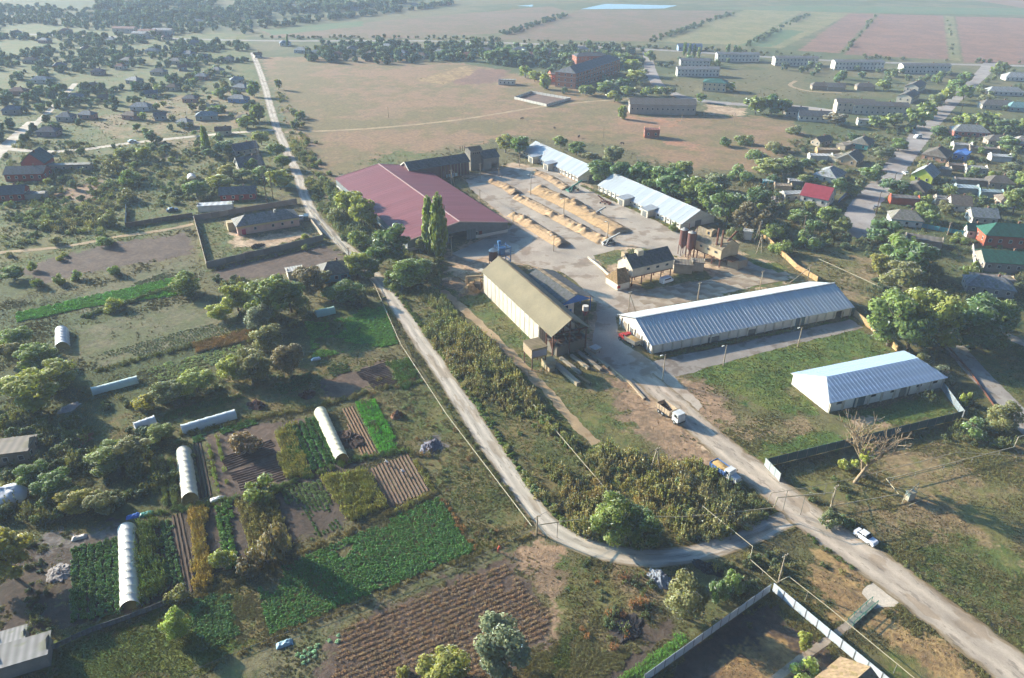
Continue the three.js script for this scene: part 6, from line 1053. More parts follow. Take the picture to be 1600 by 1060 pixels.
heap('rubble_heap', 1290, 272, 3, 0.7, 2, 0xa8a49c, 'pale rubble heap near the left side village yards', 'heap');
heap('rubble_heap', 1212, 305, 7, 0.9, 4, 0xb2a696, 'broad rubble spread by the turquoise cabin', 'heap');
heap('scrap_heap', 400, 391, 3, 0.9, 1.4, 0x54483e, 'dark scrap heap inside the compound', 'heap');
heap('sand_heap', 383, 402, 2.4, 0.5, 1, 0xb8a488, 'low sand heap inside the compound', 'heap');
{ const tarps = [[212, 816, 0x3a72c8, 'blue tarpaulin folded on the garden bank'], [232, 812, 0x3a8c7c, 'green tarpaulin beside the blue one on the garden bank'], [128, 850, 0xcfc6ba, 'crumpled pale sheet on the bank left of the greenhouse'], [412, 772, 0xb8c4c8, 'pale plastic sheet at the hedge of the vine plot'], [62, 699, 0x5a86c0, 'small blue cover in the left gardens'], [342, 787, 0xd8d8d2, 'white sacks at the end of the vine rows'], [451, 1012, 0x8fb0ba, 'pale blue sacks at the brown plot edge'], [494, 566, 0xd0d0cc, 'white crate beside the dark tree']];
  for (const [px, py, c, l] of tarps) { const [x, z] = P(px, py), g = new THREE.PlaneGeometry(2.6, 1.2, 14, 8).rotateX(-Math.PI / 2), p = g.attributes.position; for (let i = 0; i < p.count; i++) { const e = 1 - Math.max(Math.abs(p.getX(i)) / 1.3, Math.abs(p.getZ(i)) / 0.6); p.setY(i, 0.02 + Math.min(1, e * 3) * (0.15 + 0.5 * fbm(p.getX(i) * 2 + px, p.getZ(i) * 2, 3))); } g.computeVertexNormals(); const m = top('tarpaulin', g, M(c, { r: 0.5 }), l, 'tarpaulin'); m.position.set(x, 0, z); m.rotation.y = 0.4; } }
for (const [px, py, l] of [[912, 593, 'timber log lying left of the track end'], [720, 438, 'pale log by the chaff heap']]) { const [x, z] = P(px, py), m = top('log', new THREE.CylinderGeometry(0.35, 0.4, 5, 9).rotateZ(Math.PI / 2), woodM, l, 'log'); m.position.set(x, 0.35, z); m.rotation.y = -0.9; }
heap('chaff_heap', 738, 452, 4.5, 1.5, 3, 0xc9a878, 'tan chaff heap at the far end of the warehouse wall', 'heap');
// ---------- people and cattle ----------
function flesh(bones, size, res, k = 0.04) {                                      // bones: [a, b, ra, rb, colour]; one continuous skin over all of them
  const mc = new MarchingCubes(res, new THREE.MeshStandardMaterial(), false, false, 60000); mc.isolation = 0; const h = size / 2;
  const B = bones.map(b => ({ a: b[0], d: b[1].map((v, i) => v - b[0][i]), r0: b[2], r1: b[3], c: b[4] })); for (const b of B) b.l2 = b.d.reduce((s, v) => s + v * v, 0) || 1e-9;
  const dist = (b, x, y, z) => { const px = x - b.a[0], py = y - b.a[1], pz = z - b.a[2], t = clamp((px * b.d[0] + py * b.d[1] + pz * b.d[2]) / b.l2); return Math.hypot(px - b.d[0] * t, py - b.d[1] * t, pz - b.d[2] * t) - lerp(b.r0, b.r1, t); };
  for (let q = 0, z = 0; z < res; z++) for (let y = 0; y < res; y++) for (let x = 0; x < res; x++, q++) {
    const X = (x / (res / 2) - 1) * h, Y = (y / (res / 2) - 1) * h + h - 0.05, W = (z / (res / 2) - 1) * h; let s = 0; for (const b of B) s += Math.exp(-dist(b, X, Y, W) / k);
    mc.field[q] = k * Math.log(Math.max(s, 1e-30));
  }
  mc.update(); const n = mc.count, p = new Float32Array(n * 3), c = new Float32Array(n * 3), col = new THREE.Color();
  for (let i = 0; i < n; i++) {
    const x = mc.positionArray[i * 3] * h, y = mc.positionArray[i * 3 + 1] * h + h - 0.05, z = mc.positionArray[i * 3 + 2] * h; p.set([x, y, z], i * 3);
    let bd = 1e9, bc = 0; for (const b of B) { const d = dist(b, x, y, z); if (d < bd) { bd = d; bc = b.c; } } col.set(bc); c.set([col.r, col.g, col.b], i * 3);
  }
  const g = new THREE.BufferGeometry(); g.setAttribute('position', new THREE.BufferAttribute(p, 3)); g.setAttribute('color', new THREE.BufferAttribute(c, 3)); g.computeVertexNormals(); return g;
}
const skinM = new THREE.MeshStandardMaterial({ vertexColors: true, roughness: 0.9 });
function person(px, py, yaw, label, top_, legs, bend, hairC) {
  const [x, z] = P(px, py), hip = [0, 0.92, 0], ch = [Math.sin(bend) * 0.5, 0.92 + Math.cos(bend) * 0.5, 0], hd = [ch[0] + Math.sin(bend * 1.1) * 0.27, ch[1] + Math.cos(bend * 1.1) * 0.27, 0], S = 0xb98a6c, bn = [];
  bn.push([hip, ch, 0.15, 0.17, top_], [ch, [lerp(ch[0], hd[0], 0.6), lerp(ch[1], hd[1], 0.6), 0], 0.07, 0.06, S], [hd, [hd[0] + 0.03, hd[1] - 0.06, 0], 0.11, 0.09, S], [[hd[0] + 0.1, hd[1] - 0.02, 0], [hd[0] + 0.13, hd[1] - 0.04, 0], 0.02, 0.02, S]);
  for (const s of [-1, 1]) {
    const sh = [ch[0], ch[1] + 0.02, s * 0.19], el = [ch[0] + 0.1 + 0.2 * Math.sin(bend), ch[1] - 0.26, s * 0.25], wr = [el[0] + 0.12, el[1] - 0.22, s * 0.2];
    bn.push([sh, el, 0.065, 0.05, top_], [el, wr, 0.048, 0.036, S], [wr, [wr[0] + 0.04, wr[1] - 0.1, s * 0.19], 0.04, 0.028, S]);
    bn.push([[0, 0.9, s * 0.09], [0.06 * s + 0.04, 0.48, s * 0.12], 0.1, 0.065, legs], [[0.06 * s + 0.04, 0.48, s * 0.12], [0.1 * s, 0.07, s * 0.13], 0.062, 0.042, legs], [[0.1 * s - 0.03, 0.045, s * 0.13], [0.1 * s + 0.17, 0.04, s * 0.14], 0.045, 0.035, 0x2a2522]);
  }
  const g = thing('person', label, 'person', x, z, yaw); part(g, 'body', flesh(bn, 2.1, 72, 0.025), skinM);
  part(g, 'hair', new THREE.SphereGeometry(0.125, 14, 10, 0, Math.PI * 2, 0, 1.7).rotateZ(0.35 - bend), M(hairC, { r: 0.95 }), hd[0] - 0.015, hd[1] + 0.02, 0);
}
person(609, 731, 2.4, 'person in a white top bending over the tilled plot, upper one', 0xd8d4cc, 0x4a4650, 1.25, 0xe0ddd6);
person(635, 745, 2.7, 'person in a white top stooping in the middle of the tilled plot', 0xd0ccc8, 0x565058, 1.2, 0xdcd8d2);
person(783, 864, 0.4, 'person in orange red clothes at the edge of the brown plot', 0xc4583a, 0xb4503a, 0.5, 0x3c2c24);
{
  const C = 0x3a2a22, bn = [[[-0.7, 1.05, 0], [0.6, 1.08, 0], 0.34, 0.36, C], [[0.6, 1.15, 0], [1.05, 0.8, 0], 0.2, 0.14, C], [[1.05, 0.75, 0], [1.3, 0.45, 0], 0.13, 0.08, C], [[-1, 1.15, 0], [-1.08, 0.5, 0], 0.04, 0.04, C]];
  for (const s of [-1, 1]) bn.push([[0.5, 0.9, s * 0.18], [0.5, 0.45, s * 0.18], 0.13, 0.07, C], [[0.5, 0.45, s * 0.18], [0.5, 0.05, s * 0.18], 0.06, 0.06, C], [[-0.65, 1, s * 0.18], [-0.6, 0.6, s * 0.2], 0.2, 0.1, C], [[-0.6, 0.6, s * 0.2], [-0.75, 0.42, s * 0.2], 0.09, 0.065, C], [[-0.75, 0.42, s * 0.2], [-0.72, 0.05, s * 0.2], 0.06, 0.06, C], [[1.0, 0.92, s * 0.1], [0.98, 0.95, s * 0.26], 0.04, 0.03, C]);
  const cg = flesh(bn, 2.9, 64, 0.04);
  [[811, 187, 0.3, 'dark cow grazing in the dry field nearest the field path'], [862, 201, 2, 'dark cow grazing above the farthest white barn'], [900, 214, 1, 'dark cow grazing behind the trees of the farthest barn'], [968, 224, 2.8, 'dark cow grazing left of the brick ruin']].forEach(([px, py, yaw, l]) => { const [x, z] = P(px, py), g = thing('cow', l, 'cow', x, z, yaw, 'grazing cattle'); part(g, 'body', cg, skinM); });
}
// ---------- leaves ----------
function leafCloud(n, size, place, tint = 0.3, flat = 0) {                       // n leaf faces; place() gives [x, y, z, nx, ny, nz]
  const p = new Float32Array(n * 18), nm = new Float32Array(n * 18), c = new Float32Array(n * 18), v = new THREE.Vector3(), a = new THREE.Vector3(), b = new THREE.Vector3();
  for (let i = 0; i < n; i++) {
    const q = place(i), s = size * rr(0.6, 1.25);
    v.set(q[3] + rr(-0.8, 0.8), q[4] + rr(-0.8, 0.8), q[5] + rr(-0.8, 0.8)).normalize();
    a.set(rr(-1, 1), rr(-1, 1) * (1 - flat), rr(-1, 1)).cross(v).normalize(); b.copy(v).cross(a);
    const C = [[-0.5, -0.55], [0.5, -0.35], [0.55, 0.5], [-0.4, 0.45]].map(([x, y]) => [q[0] + (a.x * x + b.x * y) * s, q[1] + (a.y * x + b.y * y) * s, q[2] + (a.z * x + b.z * y) * s]);
    const N = new THREE.Vector3(q[3], q[4], q[5]).multiplyScalar(0.9).add(v).normalize(), t = 1 - tint / 2 + tint * rnd(), w = rr(-0.06, 0.1);
    [0, 1, 2, 0, 2, 3].forEach((k, j) => { const o = i * 18 + j * 3; p.set(C[k], o); nm.set([N.x, N.y, N.z], o); c.set([t * (1 + w), t, t * (1 - w)], o); });
  }
  const g = new THREE.BufferGeometry(); g.setAttribute('position', new THREE.BufferAttribute(p, 3)); g.setAttribute('normal', new THREE.BufferAttribute(nm, 3)); g.setAttribute('color', new THREE.BufferAttribute(c, 3)); return g;
}
function onClumps(clumps) {                                                       // leaves near the skin of several clumps
  const tot = clumps.reduce((s, c) => s + c[3] * c[3], 0);
  return () => {
    let r = rnd() * tot, c = clumps[0]; for (const k of clumps) { r -= k[3] * k[3]; if (r <= 0) { c = k; break; } }
    const u = rr(-1, 1), t = rr(0, 6.283), s = Math.sqrt(1 - u * u), d = [s * Math.cos(t), u, s * Math.sin(t)], R = c[3] * Math.pow(rnd(), 0.28);
    return [c[0] + d[0] * R, c[1] + d[1] * R * 0.85, c[2] + d[2] * R, d[0], d[1], d[2]];
  };
}
// unit crowns: radius 1, base at y = 0, height 2
function crownRound(sd, n, size) {
  reseed(sd); const cl = []; const m = 15 + Math.floor(rnd() * 6);
  for (let i = 0; i < m; i++) { const t = i * 2.4 + rr(-0.4, 0.4), y = rr(0.25, 1.65), w = Math.sqrt(Math.max(0.05, 1 - Math.pow((y - 0.95) / 1.0, 2))) * rr(0.45, 0.78); cl.push([Math.cos(t) * w, y, Math.sin(t) * w, rr(0.24, 0.46)]); }
  cl.push([0, 1, 0, 0.55], [0.1, 1.55, 0, 0.4]); return leafCloud(n, size, onClumps(cl), 0.5);
}
function crownPoplar(sd, n, size) { reseed(sd); const cl = []; for (let i = 0; i < 34; i++) { const y = i / 34 * 1.95, w = Math.sin(Math.PI * clamp(0.12 + 0.86 * y / 2)) * 0.62, t = i * 2.4; cl.push([Math.cos(t) * w, y, Math.sin(t) * w, rr(0.3, 0.42)]); } return leafCloud(n, size, onClumps(cl), 0.4); }
function crownBush(sd, n, size) { reseed(sd); const cl = []; for (let i = 0; i < 9; i++) { const t = i * 2.4 + rr(-0.5, 0.5), w = rr(0.2, 0.75); cl.push([Math.cos(t) * w, rr(0.2, 0.95) * (1.2 - w * 0.7), Math.sin(t) * w, rr(0.26, 0.48)]); } return leafCloud(n, size, onClumps(cl), 0.5); }
function weedClump(sd, n, size) {                                                  // tall weeds: upright sprays with seed heads
  reseed(sd); const st = []; for (let i = 0; i < 16; i++) { const t = rnd() * 6.283, w = Math.sqrt(rnd()) * 0.9; st.push([Math.cos(t) * w, Math.sin(t) * w, rr(0.6, 1.5) * (1.15 - w * 0.4), rr(-0.25, 0.25), rr(-0.25, 0.25)]); }
  return leafCloud(n, size, () => { const s = st[Math.floor(rnd() * st.length)], y = Math.pow(rnd(), 0.75), r = 0.2 * (1.1 - y); return [s[0] + s[3] * y + rr(-r, r), y * s[2], s[1] + s[4] * y + rr(-r, r), rr(-0.6, 0.6), 0.5, rr(-0.6, 0.6)]; }, 0.5);
}
function tuft(sd, n) {                                                              // grass tuft: narrow upright blades
  reseed(sd); const p = [], c = [], nm = [];
  for (let i = 0; i < n; i++) { const t = rnd() * 6.283, r = Math.sqrt(rnd()) * 0.5, x = Math.cos(t) * r, z = Math.sin(t) * r, h = rr(0.5, 1.1), lx = rr(-0.35, 0.35), lz = rr(-0.35, 0.35), w = rr(0.08, 0.16), a = rnd() * 3.14, k = rr(0.75, 1.2); p.push(x - Math.cos(a) * w, 0, z - Math.sin(a) * w, x + Math.cos(a) * w, 0, z + Math.sin(a) * w, x + lx, h, z + lz); for (let j = 0; j < 3; j++) { c.push(k * 1.03, k, k * 0.95); nm.push(lx * 0.6, 0.8, lz * 0.6); } }
  const g = new THREE.BufferGeometry(); g.setAttribute('position', new THREE.Float32BufferAttribute(p, 3)); g.setAttribute('normal', new THREE.Float32BufferAttribute(nm, 3)); g.setAttribute('color', new THREE.Float32BufferAttribute(c, 3)); return g;
}
function trunkGeo(sd, bare) {
  reseed(sd); const g = [], B = (a, b, r0, r1) => { const A = new THREE.Vector3(...a), C = new THREE.Vector3(...b), d = C.clone().sub(A), l = d.length(), q = new THREE.CylinderGeometry(r1, r0, l, 6); q.applyQuaternion(new THREE.Quaternion().setFromUnitVectors(new THREE.Vector3(0, 1, 0), d.normalize())); g.push(q.translate((A.x + C.x) / 2, (A.y + C.y) / 2, (A.z + C.z) / 2)); };
  const grow = (a, dir, l, r, lev) => {
    const b = [a[0] + dir[0] * l, a[1] + dir[1] * l, a[2] + dir[2] * l]; B(a, b, r, r * 0.68);
    if (lev <= 0) return; const n = lev > 2 ? 4 : 3;
    for (let i = 0; i < n; i++) { const t = i / n * 6.283 + rr(0, 1.4), s = rr(0.4, 0.85), v = new THREE.Vector3(dir[0] * 0.75 + Math.cos(t) * s, dir[1] * 0.75 + rr(0.1, 0.35), dir[2] * 0.75 + Math.sin(t) * s).normalize(); grow(b, v.toArray(), l * rr(0.55, 0.85), r * 0.62, lev - 1); }
  };
  grow([0, -0.02, 0], [bare ? 0.3 : rr(-0.1, 0.1), 1, rr(-0.1, 0.1)], bare ? 0.34 : 0.42, bare ? 0.026 : 0.045, bare ? 4 : 2); return join(g);
}
const leafM = {};
function leaf(hex, tr = 0.45) { return leafM[hex + '_' + tr] || (leafM[hex + '_' + tr] = tr ? new THREE.MeshPhysicalMaterial({ color: hex, vertexColors: true, roughness: 0.95, transmission: tr, thickness: 0, side: THREE.DoubleSide }) : new THREE.MeshStandardMaterial({ color: hex, vertexColors: true, roughness: 0.95, side: THREE.DoubleSide })); }
const barkM = MT(0x5c4c3c, stainTex, 1.5, 1), paleBark = MT(0xa89478, stainTex, 1.5, 1);
const CR = { round: [1, 2, 3, 4, 5].map(s => crownRound(s * 17, 1900, 0.15)), poplar: [crownPoplar(71, 1500, 0.2), crownPoplar(72, 1500, 0.2)], bush: [81, 82, 83].map(s => crownBush(s, 1100, 0.125)), fine: [6, 7, 8, 9].map(s => crownRound(s * 19, 4600, 0.09)), far: [91, 92, 93].map(s => crownRound(s, 360, 0.32)), weed: [101, 102, 103].map(s => weedClump(s, 420, 0.125)), lump: [111, 112].map(s => crownBush(s, 220, 0.28)) };
const TR = [121, 122, 123].map(s => trunkGeo(s)), TRB = [131, 132].map(s => trunkGeo(s, true));
const GREEN = { dark: 0x627e34, mid: 0x80923a, light: 0x98a23c, lime: 0xacb43e, yellow: 0x9e9c3a, olive: 0x848646, silver: 0x8a9674, brown: 0x887440, blue: 0x748c58 };
const shift = hex => { const c = new THREE.Color(hex), k = Math.floor(rnd() * 4); c.r *= [0.94, 0.82, 1.04, 0.96][k]; c.g *= [1, 0.95, 1.02, 0.93][k]; c.b *= [1, 1.05, 0.85, 0.9][k]; return c.getHex(); };
const WORDS = { dark: 'dark green', mid: 'mid green', light: 'light green', lime: 'lime green', yellow: 'yellow green', olive: 'olive green', silver: 'silvery green', brown: 'brownish', blue: 'bluish green' };
const LM = [['maroon hall', 650, 330], ['tan warehouse', 800, 480], ['long barn', 1150, 500], ['hipped white barn', 1360, 600], ['compound wall', 400, 400], ['pale blue cottage', 520, 440], ['access road', 1470, 520], ['street bend', 1345, 340], ['white cattle barns', 1000, 290], ['school', 920, 120], ['lane bend', 1000, 850], ['brown stubble plot', 680, 980], ['white greenhouses', 300, 760], ['left gardens', 100, 620], ['red brick houses', 30, 280], ['side road', 220, 230], ['upper lane', 400, 160], ['upper cottages', 365, 165], ['far village belt', 700, 88], ['cream blocks', 1350, 165], ['street top', 1510, 120], ['right yards', 1520, 270], ['left yards', 1250, 250], ['terracotta house', 1570, 370], ['dry field', 640, 180], ['hazy village', 120, 120], ['ribbed greenhouse', 200, 940], ['road verge', 1420, 900], ['far white blocks', 1300, 100], ['fenced plot', 1240, 1000]];
const treeRec = [];
function tree(cx, topY, botY, w, type = 'round', tone = 'mid', o = {}) {              // crown box in survey pixels
  const [x, z, ] = P(cx, botY - (botY - topY) * 0.12), s = I(x, 2, z)[2], r = w / 2 / s, elev = Math.atan2(CAMH, -z);
  let h = heightFor(x, z, topY + (type === 'poplar' ? 0 : r * s * Math.sin(elev) * 0.35)); h = clamp(h, r * 1.15, r * (type === 'poplar' ? 9 : 2.9));
  return plantTree(x, z, r, h, type, tone, o);
}
function plantTree(x, z, r, h, type, tone, o = {}) {
  const small = type === 'bush', g = thing(small ? 'shrub' : 'tree', null, small ? 'shrub' : 'tree', x, z, rnd() * 6.283), v = Math.floor(rnd() * 97), far = z < -420;
  const tb = type === 'bare', tk = part(g, 'trunk', tb ? TRB[v % 2] : TR[v % 3], tb ? paleBark : barkM); tk.scale.set(tb ? h * 0.95 : Math.min(h, r * 2.2) * 0.8, h * (tb ? 0.95 : 0.9), tb ? h * 0.95 : Math.min(h, r * 2.2) * 0.8);
  if (!tb) { const set = far ? CR.far : type === 'round' && z > -215 ? CR.fine : CR[type], c = part(g, 'crown', set[v % set.length], leaf(shift(GREEN[tone]), 0.5)), b = type === 'poplar' ? 0.06 * h : small ? 0 : 0.14 * h; c.position.y = b; c.scale.set(r * rr(0.95, 1.08), (h - b) / (small ? 1.35 : 2), r * rr(0.95, 1.08)); }
  else if (o.tuft) { for (const [fx, fy, fz, fs] of o.tuft) { const c = part(g, 'leaf_cluster', CR.bush[0], leaf(GREEN.lime), fx, fy, fz); c.scale.setScalar(fs); } }
  const [px, py] = I(x, h / 2, z); treeRec.push({ g, px, py, size: r, type, tone }); return g;
}
function labelTrees() {                                                             // plain words of place, then left to right
  const sets = {};
  for (const t of treeRec) {
    let bd = 1e9, bn = ''; for (const [n, x, y] of LM) { const d = Math.hypot((t.px - x), (t.py - y) * 1.6); if (d < bd) { bd = d; bn = n; } }
    const sz = t.type === 'poplar' ? 'slim poplar' : t.type === 'bare' ? 'half bare tree' : t.type === 'bush' ? 'shrub' : t.size > 4.2 ? 'large tree' : t.size > 2.6 ? 'tree' : 'small tree';
    const k = WORDS[t.tone] + ' ' + sz + '|' + bn; (sets[k] ||= []).push(t);
  }
  const ord = ['first', 'second', 'third', 'fourth', 'fifth', 'sixth', 'seventh', 'eighth', 'ninth', 'tenth', 'eleventh', 'twelfth'];
  for (const k in sets) {
    const [d, n] = k.split('|'), l = sets[k].sort((a, b) => a.px - b.px);
    l.forEach((t, i) => { const first = d.replace(/(tree|shrub|poplar)$/, '$1s'); t.g.userData.label = l.length === 1 ? d + ' nearest the ' + n : (ord[i] || 'rightmost') + ' from left of the ' + first + ' near the ' + n; t.g.userData.group = (t.type === 'bush' ? 'shrubs' : 'trees') + ' near the ' + n; });
  }
}
reseed(777);
